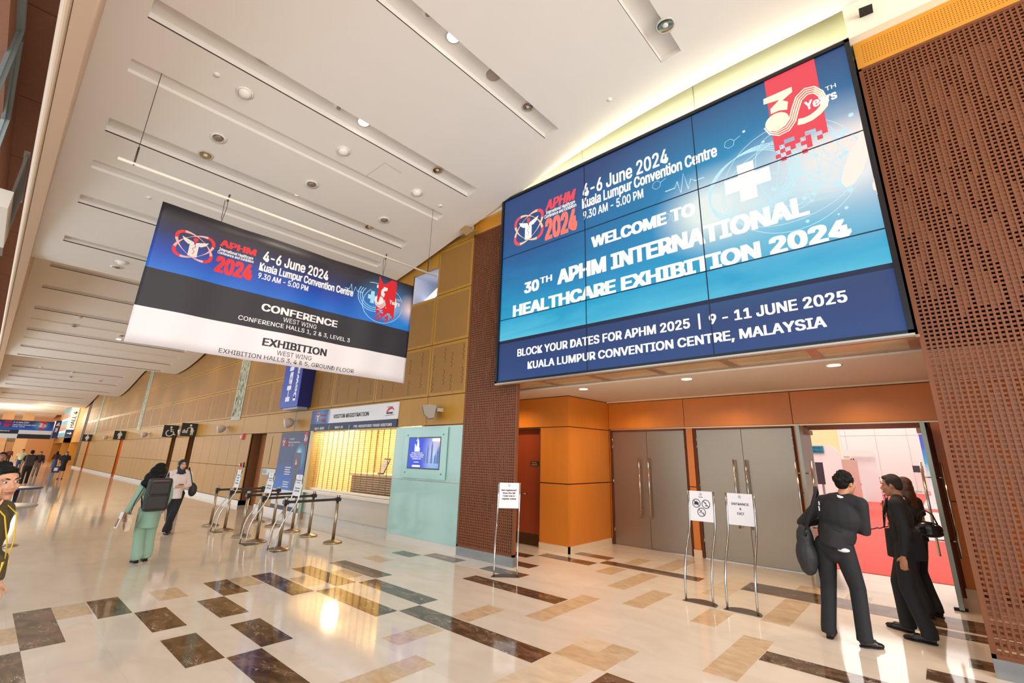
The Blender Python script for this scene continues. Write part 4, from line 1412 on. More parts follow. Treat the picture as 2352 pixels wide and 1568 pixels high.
FN.line(t, 'WALK-IN', (768.6, 984), (787.2, 982.6), (768.8, 978.6), .03, lift=.002)
FN.line(t, 'PRE-REGISTERED TRADE VISITORS', (812, 981.9), (900, 976.6), (812.2, 976.3), .03, lift=.002)
for px in (755, 801): FN.stroke(t, on_n(px, 986), [(0, 0), (0, .12)], .02, .002)
adopt(t.build('white_lettering', M_BTXT, None, fixn=False), vr)
event_logo(FN, vr, on_n(731, 958), .34, [M_RED, M_PINK, M_BTXT], .003)
t = MB(); FN.line(t, 'APHM', (737.5, 956), (748, 955.2), (737.5, 952), .03, .2, lift=.004); FN.line(t, '2024', (737, 969), (746, 968), (737, 962), .04, lift=.004)
adopt(t.build('red_lettering', M_RED, None, fixn=False), vr)
t = MB(); o_ = on_n(893, 947); FN.line(t, 'APHM', (887, 951), (902, 949.6), (887, 946.4), .04, .2, lift=.002)
FN.line(t, 'Organised by', (889, 935.5), (902.6, 934.4), (889, 933), .0, lift=.002)
FN.stroke(t, on_n(884, 954.5), [(0, 0), (.4, .01)], .008, .002)
adopt(t.build('organiser_lettering', M_BLK, None, fixn=False), vr)
t = MB(); FN.ring(t, o_, (.06, -.02), .17, .12, .05, .3, 20, .003, .1, 2.6, lambda a: .3 + .9 * math.sin(a) ** 2); adopt(t.build('organiser_arc', M_RED, None, fixn=False), vr)

# counter: jambs, ledge, stone front
M_JAMB = mat('olive_gold_jamb', (176, 148, 92), .35, metal=.3)
M_CSTONE = mat('grey_beige_counter_stone', (196, 184, 166), .2, noise=.05, nscale=3)
ct = thing('registration_counter', 'stone service counter with a pale ledge below the roller grille', 'counter', (-11.8, WY, 0))
adopt(MB().box(-13.95, -9.6, WY - .05, WY + .55, .725, .79).build('ledge', mat('pale_stone_ledge', (222, 208, 188), .22, noise=.04), None), ct)
adopt(MB().box(-13.95, -9.6, WY + .05, WY + .16, .19, .725).build('front_panel', M_CSTONE, None), ct)
adopt(MB().box(-13.95, -9.6, WY + .075, WY + .18, 0, .18).build('plinth', mat('counter_plinth_stone', (196, 190, 178), .25, noise=.05), None), ct)
adopt(MB().box(-14.06, -13.94, WY - .012, WY + .3, .19, .72).build('green_glass_end', mat('green_glass_end', (96, 140, 110), .12), None), ct)
adopt(MB().box(-14.06, -13.94, WY - .012, WY + .3, 0, .19).build('end_base', mat('brown_end_base', (150, 124, 98), .35), None), ct)
b = MB(); b.box(-14.06, -13.86, WY - .01, WY + .28, .79, 2.41); b.box(-9.62, -9.575, WY, WY + .28, .79, 2.41); b.box(-14.06, -9.6, WY + .02, WY + .28, 2.38, 2.41)
struct(b.build('trim_9', M_JAMB))
gr = thing('roller_grille', 'closed open-link roller grille with bronze rods across the registration counter', 'grille', (-11.75, WY + .12, .79))
b = MB()
for k in range(31):
    z = .85 + k * .051
    b.tube([(-13.86, WY + .12, z), (-9.62, WY + .12, z)], .0055, 6, cap=False)
adopt(b.build('cross_rods', mat('pale_grille_rod', (206, 180, 138), .3, metal=.8), None, fixn=False), gr)
b = MB()
for k in range(15):
    x = -13.72 + k * .283
    b.box(x - .005, x + .005, WY + .112, WY + .128, .84, 2.39)
adopt(b.build('link_columns', mat('bronze_link', (160, 126, 80), .35, metal=.7), None), gr)
adopt(MB().box(-13.86, -9.62, WY + .09, WY + .15, .795, .85).build('bottom_bar', mat('pale_bottom_bar', (226, 214, 200), .35, metal=.3), None), gr)
# room behind the grille
M_BACK = mat('cream_back_room', (238, 214, 160), .7)
b = MB(); b.box(-14.06, -9.0, WY + 3.4, WY + 3.45, 0, 2.75); b.box(-14.1, -14.06, WY + .3, WY + 3.45, 0, 2.75); b.box(-9.05, -9.0, WY + .3, WY + 3.45, 0, 2.75); b.box(-14.1, -9.0, WY + .06, WY + 3.45, 2.7, 2.75)
struct(b.build('wall_back_office', M_BACK))
xa, xb = ony(778, 1040, WY + 1.6).x, ony(800, 1040, WY + 1.6).x
b = MB(); b.box(xa, xb, WY + 1.6, WY + 1.75, 0, 2.62); struct(b.build('trim_10', mat('red_wood_post', (140, 66, 26), .4)))
b = MB(); b.box(-14.0, xa - .02, WY + 1.9, WY + 1.95, .79, 2.7); struct(b.build('trim_11', mat('olive_cream_panel', (226, 208, 150), .6)))
b = MB(); b.box(ony(866, 1040, WY + 2.2).x, -9.1, WY + 2.2, WY + 2.25, 0, 2.7); struct(b.build('trim_12', mat('olive_cream_panel', (226, 208, 150), .6)))
dk = thing('reception_desk', 'grey-brown reception desk seen through the lower half of the roller grille', 'desk', (-11.2, WY + .9, 0))
adopt(MB().box(-12.75, -9.55, WY + .75, WY + .8, 0, 1.22).build('desk_front', mat('grey_brown_desk', (128, 112, 98), .5, noise=.05), None), dk)
adopt(MB().box(-12.8, -9.5, WY + .7, WY + 1.4, 1.22, 1.27).build('desk_top', mat('cream_desk_top', (230, 200, 150), .4), None), dk)
nh = thing('notice_holder', 'small dark-framed notice leaning on the reception desk behind the grille', 'notice', (-11.55, WY + .95, 1.27))
adopt(MB().prism([(-11.7, WY + .9, 1.27), (-11.4, WY + .9, 1.27), (-11.36, WY + 1.05, 1.68), (-11.66, WY + 1.05, 1.68)], (0, .015, 0)).build('frame', mat('dark_notice_frame', (60, 46, 40), .5), None), nh)
adopt(MB().prism([(-11.68, WY + .902, 1.30), (-11.42, WY + .902, 1.30), (-11.385, WY + 1.04, 1.65), (-11.645, WY + 1.04, 1.65)], (0, -.004, 0)).build('notice_sheet', M_PAPER, None), nh)
cb = thing('wooden_box', 'low brown wooden box on the reception desk near the right end of the grille', 'box', (-10.1, WY + 1.15, 1.27))
adopt(MB().box(-10.5, -9.75, WY + 1.0, WY + 1.3, 1.27, 1.55).build('case', mat('brown_box', (150, 92, 40), .5), None), cb)
point('back_office_lamp', (-11.6, WY + 1.7, 2.45), 130, (1, .88, .66), .3)
point('back_office_lamp', (-13.3, WY + .9, 2.4), 130 * .45, (1, .88, .66), .2)

# teal glass cladding with the information screen
M_TEAL = mat('teal_back_painted_glass', (164, 200, 194), .12, spec=.4)
for nm, z0, z1, lb in (('glass_panel', .14, 1.262, 'lower pale teal glass wall panel under the information screen'), ('glass_panel', 1.268, 2.395, 'upper pale teal glass wall panel carrying the information screen')):
    g_ = MB().box(-9.585, -7.255, WY - .012, WY + .03, z0, z1).build(nm, M_TEAL)
    tag(g_, lb, 'wall panel')
struct(MB().box(-9.585, -7.245, WY - .008, WY + .03, 0, .138).build('baseboard_teal', mat('cream_grey_base', (206, 202, 192), .25, noise=.04)))
tv = thing('information_screen', 'framed information screen with a blue congress slide on the teal glass wall', 'screen', (-8.43, WY - .03, 1.31))
adopt(MB().box(-9.19, -7.67, WY - .045, WY - .035, 1.31, 2.36).build('glass_surround', mat('frosted_teal_glass', (158, 200, 192), .2), None), tv)
b = MB()
for x in (-9.06, -7.8):
    for z in (1.42, 2.21): b.tube([(x, WY - .02, z), (x, WY - .055, z)], .014, 10)
adopt(b.build('stud', mat('dark_steel_stud', (80, 96, 96), .3, metal=.8), None), tv)
adopt(MB().box(-9.0, -7.87, WY - .05, WY - .03, 1.5, 2.165).build('bezel', M_BEZ, None), tv)
M_SLIDE = blue_art('slide_picture', [(0, (36, 70, 214)), (1, (30, 74, 214))], [(-8.1, 1.8, .42, .75, (214, 222, 240), .9), (-8.05, 1.6, .4, .2, (120, 180, 226), .8), (-7.95, 2.1, .3, .3, (236, 214, 200), .8)], rng=(1.5, 2.16), emit=.95, hcoord='X')
adopt(MB().box(-8.975, -7.89, WY - .052, WY - .045, 1.525, 2.14).build('slide', M_SLIDE, None), tv)
def on_tv(px, py): return ony(px, py, WY - .054)


FT = Flat((1, 0, 0), (0, 0, 1), (0, -1, 0), on_tv)
t = MB(); o_ = Vector((-8.66, WY - .054, 1.83))
for i, (s, w) in enumerate((('FEDERATION OF', .40), ('SMALL ANIMAL VETERINARY', .50), ('ASSOCIATIONS (FASAVA)', .45), ('CONGRESS 2024', .32))):
    letters(t, s, o_ + Vector((0, 0, -.012 - .04 * i)), (1, 0, 0), (0, 0, 1), w, .024, .03, align='C')
FT.stroke(t, o_, [(-.09, -.19), (.09, -.19)], .014, 0)
FT.shape(t, o_, [(-.1, .03), (.09, .03), (.09, .12), (.06, .1), (.06, .16), (.04, .26), (.0, .3), (-.02, .2), (-.03, .12), (-.07, .18), (-.1, .2)], .0)
FT.shape(t, o_, [(-.06, .24), (-.02, .3), (.0, .36), (-.01, .3), (.02, .34), (-.02, .26)], .0)
FT.shape(t, o_, [(-.14, -.29), (.14, -.29), (.15, -.27), (.14, -.25), (-.14, -.25), (-.15, -.27)], .0)
FT.shape(t, Vector((-8.02, WY - .054, 2.1)), [(-.12, -.03), (.13, -.03), (.13, .035), (-.12, .035), (-.135, .0)], .0)
adopt(t.build('slide_lettering', glow('slide_white', (250, 250, 255), 1.0), None, fixn=False), tv)
t = MB(); o_ = Vector((-8.12, WY - .0535, 1.525))
for u, w, h in ((-.16, .05, .5), (-.02, .055, .56), (.1, .06, .3), (.17, .05, .42), (-.26, .06, .34), (.21, .03, .5)):
    FT.shape(t, o_, [(u - w / 2, .1), (u + w / 2, .1), (u + w / 2, h * .8), (u + w * .2, h * .9), (u, h + .02), (u - w * .2, h * .9), (u - w / 2, h * .8)], .0)
adopt(t.build('slide_skyline', glow('slide_skyline', (86, 120, 190), .8), None, fixn=False), tv)

# poster between the door and the counter
po = thing('event_poster', 'tall navy event poster with a phone picture between the brown door and the counter', 'poster', (-15.08, WY - .02, .15))
M_POST = blue_art('poster_print', [(0, (226, 226, 230)), (.245, (226, 226, 230)), (.25, (0, 110, 200)), (.45, (10, 74, 160)), (.6, (22, 46, 104)), (1, (26, 36, 78))], [(-14.5, 1.65, .42, .5, (90, 190, 235), .9), (-14.6, 1.75, .22, .22, (230, 245, 250), .9)], rng=(.15, 2.39), hcoord='X')
adopt(MB().box(-16.05, -14.09, WY - .022, WY - .004, .15, 2.39).build('print', M_POST, None), po)


def on_p(px, py): return ony(px, py, WY - .023)


FP = Flat((1, 0, 0), (0, 0, 1), (0, -1, 0), on_p)
b = MB(); FP.shape(b, Vector((0, WY - .023, 0)), [(-16.05, .15), (-14.09, .15), (-14.09, .27), (-16.05, .27)], .001); adopt(b.build('navy_strip', M_NAVY, None, fixn=False), po)
b = MB(); FP.shape(b, Vector((-14.62, WY - .023, 1.25)), [(-.22, -.52), (.2, -.52), (.24, -.48), (.24, .5), (.2, .54), (-.18, .54), (-.22, .5)], .001); adopt(b.build('phone_print', mat('phone_print', (26, 34, 66), .4), None, fixn=False), po)
thirty(FP, po, Vector((-14.35, WY - .023, 2.38)), .17, [M_RED, M_BTXT, M_BTXT], .002)
thirty(FP, po, Vector((-14.72, WY - .023, 1.62)), .12, [M_RED, M_BTXT, M_BTXT], .003)
event_logo(FP, po, Vector((-15.78, WY - .023, 2.1)), .3, [M_RED, M_PINK, M_BTXT], .002)
t = MB()
letters(t, '4-6 June 2024', (-15.45, WY - .025, 2.16), (1, 0, 0), (0, 0, 1), .42, .07, .02)
letters(t, 'Kuala Lumpur Convention Centre', (-15.45, WY - .025, 2.07), (1, 0, 0), (0, 0, 1), .8, .05, .025)
letters(t, '9.30 AM - 5.00 PM', (-15.45, WY - .025, 1.98), (1, 0, 0), (0, 0, 1), .4, .05, .02)
adopt(t.build('lettering', M_BTXT, None, fixn=False), po)
t = MB(); letters(t, 'APHM', (-15.63, WY - .025, 2.16), (1, 0, 0), (0, 0, 1), .15, .06, .04, .2); letters(t, '2024', (-15.64, WY - .025, 1.97), (1, 0, 0), (0, 0, 1), .15, .12, .05)
adopt(t.build('red_lettering', M_RED, None, fixn=False), po)
t = MB()
for z0, n_ in ((1.35, 4), (.93, 3)):
    for k in range(n_):
        FP.stroke(t, Vector((-15.4, WY - .023, z0 - .065 * k)), [(0, 0), (.42 - .05 * (k % 2), 0)], .028, .002)
adopt(t.build('small_print', M_BTXT, None, fixn=False), po)

# projecting HALL signs
def blade(nm, label, x, y0, z0, z1, xl, words, front, side, tcol, num=None, arrow=False):
    r = thing(nm, label, 'sign', (x - .6, (y0 + WY) / 2, z0))
    adopt(MB().box(xl, x, y0, WY - .01, z0, z1).build('box', side, None), r)
    adopt(MB().box(xl + .01, x - .002, y0 - .012, y0, z0, z1).build('front_face', front, None), r)
    adopt(MB().box(xl + .15, x - .1, y0 + .05, WY - .05, z0 - .06, z0).build('bottom_lip', mat('clear_bottom_lip', (150, 160, 190), .3), None), r)
    for (s, u, cap, len_, face) in words:
        t = MB()
        if face == 'front':
            letters(t, s, (xl + (x - xl) * u, y0 - .014, z0 + .18), (0, 0, 1), (-1, 0, 0), len_, cap, .03)
        else:
            letters(t, s, (x + .004, y0 + (WY - y0) * u, z0 + face), (0, 0, 1), (0, -1, 0), len_, cap, .03)
        adopt(t.build('lettering', tcol, None, fixn=False), r)
    return r


s5 = blade('hall_sign', 'blue projecting hall sign with Hall and Dewan running upwards, below the banner', -14.34, 5.88, 3.12, 5.4, -15.65, [('Hall 5', .52, .30, 2.0, 'front'), ('Dewan', .86, .19, 1.25, 'front')], mat('bright_blue_sign', (30, 66, 176), .4, emit=.0), mat('navy_sign_side', (8, 20, 96), .4), mat('sign_white', (240, 240, 248), .5))
t = MB(); letters(t, '5', (-14.332, 5.97, 4.5), (0, 1, 0), (0, 0, 1), .26, .45, .03); adopt(t.build('numeral', MATS['sign_white'], None, fixn=False), s5)
M_LIT = glow('lit_sign_face', (255, 238, 206), 1.25)
s4 = blade('hall_sign', 'white lit hall sign with HALL 4 running upwards, far down the hall', -71.8, 5.66, 2.97, 6.1, -78.5, [], mat('poster_colour_face', (120, 150, 170), .5), mat('cream_sign_side', (220, 206, 180), .4), M_BLK)
adopt(MB().box(-71.8, -71.78, 5.67, 6.26, 3.75, 6.1).build('lit_face', M_LIT, None), s4)
adopt(MB().box(-71.8, -71.78, 5.67, 6.26, 2.97, 3.72).build('navy_face', mat('navy_arrow_face', (24, 56, 104), .4), None), s4)
t = MB(); letters(t, 'HALL 4', (-71.77, 6.16, 3.95), (0, 0, 1), (0, -1, 0), 1.75, .30, .02); adopt(t.build('lettering', M_BLK, None, fixn=False), s4)
t = MB(); FA = Flat((0, 1, 0), (0, 0, 1), (1, 0, 0), on_x)
FA.stroke(t, Vector((-71.77, 5.8, 3.34)), [(0, 0), (.3, 0)], .09, 0); FA.shape(t, Vector((-71.77, 6.05, 3.34)), [(-.02, -.16), (.14, 0), (-.02, .16), (-.02, .07), (.03, 0), (-.02, -.07)], .001)
adopt(t.build('arrow', M_BTXT, None, fixn=False), s4)
b = MB()
for k in range(9):
    b.cur = k % 4
    b.box(-78.4, -71.9, 5.645, 5.648, 3.1 + .33 * k, 3.1 + .33 * k + (.2 if k % 2 else .28))
adopt(b.build('front_print', [mat('print_cyan', (60, 160, 200), .5), mat('print_white', (230, 226, 220), .5), mat('print_coral', (200, 110, 96), .5), mat('print_grey', (150, 140, 134), .5)], None), s4)
s3 = blade('hall_sign', 'small navy sign reading 4 Hall beside the distant second banner', -86.6, 5.72, 2.98, 5.2, -92, [], mat('royal_blue_face', (36, 54, 150), .4), mat('navy_sign_side', (8, 20, 96), .4), M_BTXT)
t = MB(); letters(t, '4', (-86.58, 5.8, 4.4), (0, 1, 0), (0, 0, 1), .36, .55, .03); letters(t, 'Hall', (-86.58, 6.05, 3.75), (0, 0, 1), (0, -1, 0), .55, .24, .03)
adopt(t.build('lettering', MATS['sign_white'], None, fixn=False), s3)

# restroom flag signs
M_SIGNB = mat('black_green_sign', (30, 38, 36), .4)
M_PICT = mat('pictogram_white', (232, 230, 222), .5)


def flag(label, x, draw):
    r = thing('restroom_sign', label, 'sign', (x, 5.97, 2.40))
    adopt(MB().box(x - .05, x, 5.67, 6.27, 2.40, 2.98).build('plate', M_SIGNB, None), r)
    t = MB(); draw(t, Vector((x + .004, 5.97, 2.69))); adopt(t.build('pictogram', M_PICT, None, fixn=False), r)
    return r


def d_wheel(t, o):
    FA.disc(t, o, (-.0, .19), .045, lift=0)
    FA.stroke(t, o, [(.0, .14), (.02, -.02), (.12, -.02), (.17, -.17), (.22, -.16)], .045, 0)
    FA.stroke(t, o, [(.01, .07), (.11, .07)], .035, 0)
    FA.ring(t, o, (-.02, -.09), .145, .145, .036, 0, 30, 0, PI * .62, PI * 1.93)


def d_baby(t, o):
    FA.disc(t, o, (.04, .19), .045, lift=0)
    FA.shape(t, o, [(.02, .13), (.12, .10), (.2, -.06), (.14, -.06), (.2, -.1), (.05, -.1), (.07, .0)], 0)
    FA.stroke(t, o, [(.06, .12), (-.05, .06), (-.08, .02)], .035, 0)
    FA.stroke(t, o, [(.1, -.1), (.09, -.23)], .04, 0); FA.stroke(t, o, [(.15, -.1), (.15, -.23)], .04, 0)
    FA.stroke(t, o, [(-.24, -.07), (-.05, -.07)], .05, 0); FA.stroke(t, o, [(-.24, -.13), (-.04, -.13)], .03, 0); FA.disc(t, o, (-.06, -.03), .03, lift=0); FA.stroke(t, o, [(-.16, -.05), (-.19, .02)], .03, 0)


def d_man(t, o):
    FA.disc(t, o, (0, .2), .05, lift=0)
    FA.shape(t, o, [(-.1, .14), (.1, .14), (.12, -.03), (.08, -.03), (.07, .08), (.06, -.24), (.01, -.24), (0, -.05), (-.01, -.24), (-.06, -.24), (-.07, .08), (-.08, -.03), (-.12, -.03)], 0)


def d_woman(t, o):
    FA.disc(t, o, (0, .2), .05, lift=0)
    FA.shape(t, o, [(-.08, .14), (.08, .14), (.15, 0), (.12, -.02), (.06, .07), (.12, -.1), (.05, -.1), (.05, -.24), (-.05, -.24), (-.05, -.1), (-.12, -.1), (-.06, .07), (-.12, -.02), (-.15, 0)], 0)


flag('black flag sign with a white wheelchair symbol on the timber wall', -28.83, d_wheel)
flag('black flag sign with a white baby-changing symbol on the timber wall', -25.63, d_baby)
flag('black flag sign with a white standing figure, third from the right along the timber wall', -42.0, d_man)
flag('smallest black flag sign with a white figure in a skirt, beside the HALL 4 sign', -57.0, d_woman)

# wall loudspeakers
M_SPK = mat('grey_speaker_shell', (176, 164, 150), .5)
for x, z, lb in ((-15.09, 2.68, 'pale bowl-shaped wall loudspeaker left of the VISITOR REGISTRATION sign'), (-21.38, 2.65, 'pale bowl-shaped wall loudspeaker right of the baby-changing sign'), (-27.0, 2.63, 'pale bowl-shaped wall loudspeaker between the wheelchair and baby-changing signs'),
                 (-34.8, 2.63, 'pale bowl-shaped wall loudspeaker left of the wheelchair sign'), (-42.2, 2.6, 'pale bowl-shaped wall loudspeaker beside the man symbol sign'), (-47.8, 2.62, 'faint pale wall loudspeaker left of the man symbol sign')):
    s = thing('wall_speaker', lb, 'speaker', (x, WY, z))
    s.rotation_euler = (0, 0, 0)
    ax = Vector((-.55, -.72, -.25)).normalized()
    q = Vector((0, 0, 1)).rotation_difference(ax).to_matrix()
    c0 = Vector((-.02, -.2, .0))
    b = MB(); b.lathe([(.03, -.10), (.09, -.07), (.135, .0), (.15, .08), (.15, .12)], seg=20)
    b.v = [tuple(q @ Vector(v) + c0) for v in b.v]; o = b.build('shell', M_SPK, s)
    b = MB(); b.lathe([(.15, .121), (.145, .15), (.1, .165), (.001, .17)], seg=20, cap=False)
    b.v = [tuple(q @ Vector(v) + c0) for v in b.v]; b.build('grille', mat('white_speaker_grille', (226, 222, 214), .5), s)
    b = MB(); b.tube([(0, 0, .06), (0, -.07, .06), (-.01, -.14, .03)], .015, 8); b.box(-.05, .05, -.02, 0, .0, .12); b.build('bracket', M_SPK, s)
s = thing('wall_speaker', 'grey wedge loudspeaker on the timber wall above the information screen', 'speaker', (-8.02, WY, 2.66))
prof = [(0, .14), (-.16, .16), (-.30, .13), (-.24, -.06), (-.14, -.14), (-.04, -.12)]
b = MB(); b.prism([(-.17, y, z) for y, z in prof], (.34, 0, 0)); b.v = [tuple(Matrix.Rotation(math.radians(-35), 3, 'Z') @ Vector(v) + Vector((0, -.12, 0))) for v in b.v]
b.build('cabinet', mat('grey_speaker_box', (146, 134, 120), .5, noise=.03), s, bevel=.008)
b = MB(); b.poly([(-.155, -.302, .12), (.155, -.302, .12), (.155, -.247, -.05), (-.155, -.247, -.05)]); b.v = [tuple(Matrix.Rotation(math.radians(-35), 3, 'Z') @ Vector(v) + Vector((0, -.122, 0))) for v in b.v]
b.build('grille', mat('mesh_grille', (158, 146, 132), .7, bump=.5, bscale=500), s, fixn=False)
b = MB(); b.box(.02, .09, -.16, 0, .02, .1); b.build('bracket', M_SPK, s)

# alarm devices and plates by the brown door
al = thing('fire_alarm_sounder', 'red fire alarm sounder with white strobe at the top left of the brown door', 'alarm', (-19.5, WY, 2.3))
MB().prism([(-.09, 0, -.1), (.09, 0, -.1), (.07, -.07, -.06), (-.07, -.07, -.06)], (0, 0, .2)).build('housing', mat('alarm_red', (196, 30, 34), .4), al)
MB().box(-.09, -.03, -.085, -.05, -.04, .06).build('strobe', M_WHITE, al)
al = thing('call_point', 'small red manual call point beside the brown door', 'alarm', (-19.28, WY, 1.33))
MB().box(-.05, .05, -.04, 0, -.06, .06).build('housing', MATS['alarm_red'], al, bevel=.006); MB().box(-.03, .03, -.043, -.04, -.03, .03).build('push_plate', M_WHITE, al)
al = thing('card_reader', 'small black card reader between the red call point and the brown door', 'card reader', (-18.98, WY, 1.33))
MB().box(-.05, .05, -.035, 0, -.09, .09).build('housing', mat('black_plastic', (26, 26, 28), .35), al, bevel=.006); MB().box(-.03, .03, -.037, -.035, .02, .06).build('keypad', mat('grey_keypad', (90, 90, 90), .4), al)
al = thing('wall_plate', 'grey plate with two teal pictograms on the timber wall left of the poster', 'sign', (-16.6, WY, 1.18))
MB().box(-.53, .5, -.015, 0, -.1, .09).build('plate', mat('grey_plate', (170, 160, 144), .3, metal=.4), al)
b = MB()
for x in (-.46, -.3): b.box(x - .05, x + .07, -.018, -.015, -.07, .06)
b.build('pictogram', mat('teal_sign', (90, 150, 160), .4), al)
hd = struct(MB().box(-16.8, -16.785, WY - .006, WY, 1.4, 2.3).build('trim_13', mat('hidden_door_gap', (80, 54, 30), .7)))
# grey pierced strips hung on the timber wall
M_STRIP = mat('grey_green_strip', (172, 176, 150), .5, noise=.12, nscale=6)
for x, z0, z1, lb in ((-20.75, 2.96, 5.5, 'tall grey-green pierced strip on the timber wall nearest the banner'), (-38.3, 2.96, 6.8, 'tall grey-green strip on the timber wall, middle of three'), (-56.0, 2.96, 6.6, 'faint grey-green strip farthest down the timber wall')):
    b = MB(); b.box(x - .5, x + .5, WY - .02, WY - .004, z0, z1); b.cur = 1
    rnd = random.Random(int(-x))
    for k in range(260):
        u = x - .42 + rnd.random() * .84; w_ = z0 + .1 + rnd.random() * (z1 - z0 - .3)
        b.poly([(u - .012, WY - .0215, w_), (u + .012, WY - .0215, w_), (u + .012, WY - .0215, w_ + .12), (u - .012, WY - .0215, w_ + .12)])
    tag(b.build('wall_strip', [M_STRIP, mat('strip_slot', (112, 110, 86), .8)], fixn=False), lb, 'wall panel')

# ================================================================== QUEUE POSTS AND SIGN STANDS
M_POSTM = mat('warm_satin_steel', (170, 152, 130), .34, metal=1)
M_BELT = mat('dark_brown_belt', (52, 40, 34), .7)
rows = [(-9.95, 'nearest the teal glass wall'), (-11.07, 'second from the teal glass wall'), (-11.95, 'third from the teal glass wall'), (-13.06, 'fourth from the teal glass wall'), (-14.1, 'farthest from the teal glass wall')]


def queue_post(x, y, label, belt_to=None):
    r = thing('queue_post', label, 'queue post', (x, y, 0), 0, 'queue posts before the registration counter')
    MB().lathe([(.185, 0), (.185, .022), (.17, .03), (.06, .062), (.034, .07)]).build('base', M_POSTM, r)
    MB().lathe([(.032, .06), (.032, .86)]).build('pole', M_POSTM, r)
    MB().lathe([(.036, .86), (.036, .93), (.03, .945)]).build('cap', M_POSTM, r)
    MB().box(-.05, .05, -.045, .045, .815, .885).build('belt_head', mat('black_plastic', (26, 26, 28), .35), r)
    if belt_to:
        MB().box(-.003, .003, .045, belt_to - y - .045, .825, .875).build('belt', M_BELT, r)
    return r


for x, w_ in rows:
    queue_post(x, 4.16, 'steel queue post in the row nearer the open hall, ' + w_, 5.23)
    queue_post(x, 5.23, 'steel queue post in the row nearer the counter, ' + w_)

PROF = [(0, 0), (.10, .0), (.25, .008), (.38, .03), (.50, .07), (.60, .125), (.70, .19), (.80, .25), (.90, .29), (1.0, .312), (1.13, .324), (1.36, .33)]


def prof_y(z):
    for (a, ya), (b, yb) in zip(PROF[:-1], PROF[1:]):
        if a <= z <= b: return ya + (yb - ya) * (z - a) / (b - a)
    return PROF[-1][1]


def sign_stand(x, y, rz, label, draw, oval=True, w=.36):
    """two S-curved chrome rods on a base plate holding a sheet at the top; faces -y when rz=0"""
    r = thing('sign_stand', label, 'sign stand', (x, y, 0), rz)
    for s in (-1, 1):
        MB().tube([(s * w / 2, q, z + .004) for z, q in PROF], .0135, 10).build('rod', mat('polished_chrome', (168, 164, 158), .2, metal=1), r)
    b = MB()
    if oval:
        b.prism([(w / 2 + .04, -.03, 0)] + [((w / 2 + .04) * math.cos(t), .02 + .17 * math.sin(t), 0) for t in [PI * k / 14 for k in range(15)]] + [(-w / 2 - .04, -.03, 0)], (0, 0, .007))
    else:
        b.box(-w / 2 - .015, w / 2 + .015, -.02, .24, 0, .006)
    b.build('base_plate', mat('grey_steel_plate', (128, 120, 112), .35, metal=.8), r)
    b = MB()
    for k in range(8):
        z0, z1 = .965 + .05 * k, .965 + .05 * (k + 1)
        b.poly([(-w / 2 + .014, prof_y(z0) - .006, z0), (w / 2 - .014, prof_y(z0) - .006, z0), (w / 2 - .014, prof_y(z1) - .006, z1), (-w / 2 + .014, prof_y(z1) - .006, z1)])
    sh = b.build('sheet', mat('white_sheet', (232, 230, 234), .45), r, fixn=False)
    subsurf_bake(sh, [('SOLIDIFY', dict(thickness=.004, offset=-1))])
    if draw:
        t = MB(); draw(t)
        t.v = [(vx, prof_y(vz) - .0085, vz) for vx, vy, vz in t.v]
        t.build('lettering', mat('sheet_ink', (52, 56, 66), .6), r, fixn=False)
        t = MB()
        for k in range(4):
            a = k * PI / 2 + .4
            FS.ring(t, Vector((0, 0, 1.322)), (.012 * math.cos(a), .012 * math.sin(a)), .012, .007, .003, a, 12, 0)
        t.v = [(vx, prof_y(vz) - .0085, vz) for vx, vy, vz in t.v]
        t.build('venue_mark', mat('venue_mark_grey', (150, 152, 150), .6), r, fixn=False)
    return r


FS = Flat((1, 0, 0), (0, 0, 1), (0, -1, 0), on_n)


def lines(*rows_):
    def f(t):
        for s, z, cap, w_, bo in rows_:
            letters(t, s, (0, 0, z), (1, 0, 0), (0, 0, 1), w_, cap, bo, align='C')
    return f


def no_signs(t):
    o = Vector((0, 0, 0))
    for cx, cz in ((-.068, 1.20), (.068, 1.195), (0, 1.085)):
        FS.ring(t, o, (cx, cz), .055, .055, .009, 0, 36, 0)
        FS.stroke(t, o, [(cx - .038, cz + .038), (cx + .038, cz - .038)], .009, 0)
    FS.shape(t, o, [(-.1, 1.18), (-.036, 1.18), (-.036, 1.215), (-.055, 1.215), (-.06, 1.228), (-.078, 1.228), (-.083, 1.215), (-.1, 1.215)], 0)
    FS.stroke(t, o, [(.052, 1.22), (.075, 1.205)], .006, 0); FS.stroke(t, o, [(.055, 1.175), (.08, 1.172)], .01, 0)
    FS.disc(t, o, (.0, 1.105), .008, lift=0, seg=8); FS.stroke(t, o, [(-.03, 1.075), (-.015, 1.08)], .01, 0); FS.disc(t, o, (.03, 1.075), .007, lift=0, seg=8)
    letters(t, 'NOTICE', (0, 0, 1.277), (1, 0, 0), (0, 0, 1), .06, .013, .02, align='C')


sign_stand(-2.71, 6.55, 0, 'chrome sign stand with three no-entry circle pictograms before the closed steel doors', no_signs)
sign_stand(-2.175, 6.55, 0, 'chrome sign stand reading ENTRANCE & EXIT', lines(('ENTRANCE', 1.215, .03, .225, .015), ('&', 1.155, .03, None, .01), ('EXIT', 1.095, .03, .09, .015)))
sign_stand(-5.435, 5.735, math.radians(40), 'chrome sign stand reading Not registered? before the pierced timber screen', lines(('Not registered?', 1.235, .024, .26, .03), ('Scan the QR', 1.19, .024, .21, .03), ('Code now to', 1.145, .024, .2, .03), ('register online', 1.10, .024, .24, .03)))
pre = lines(('Pre-registered', 1.25, .022, .24, .01), ('Visitors', 1.205, .022, .13, .01), ('Please show', 1.10, .024, .2, .02), ('your QR code', 1.05, .024, .22, .02))


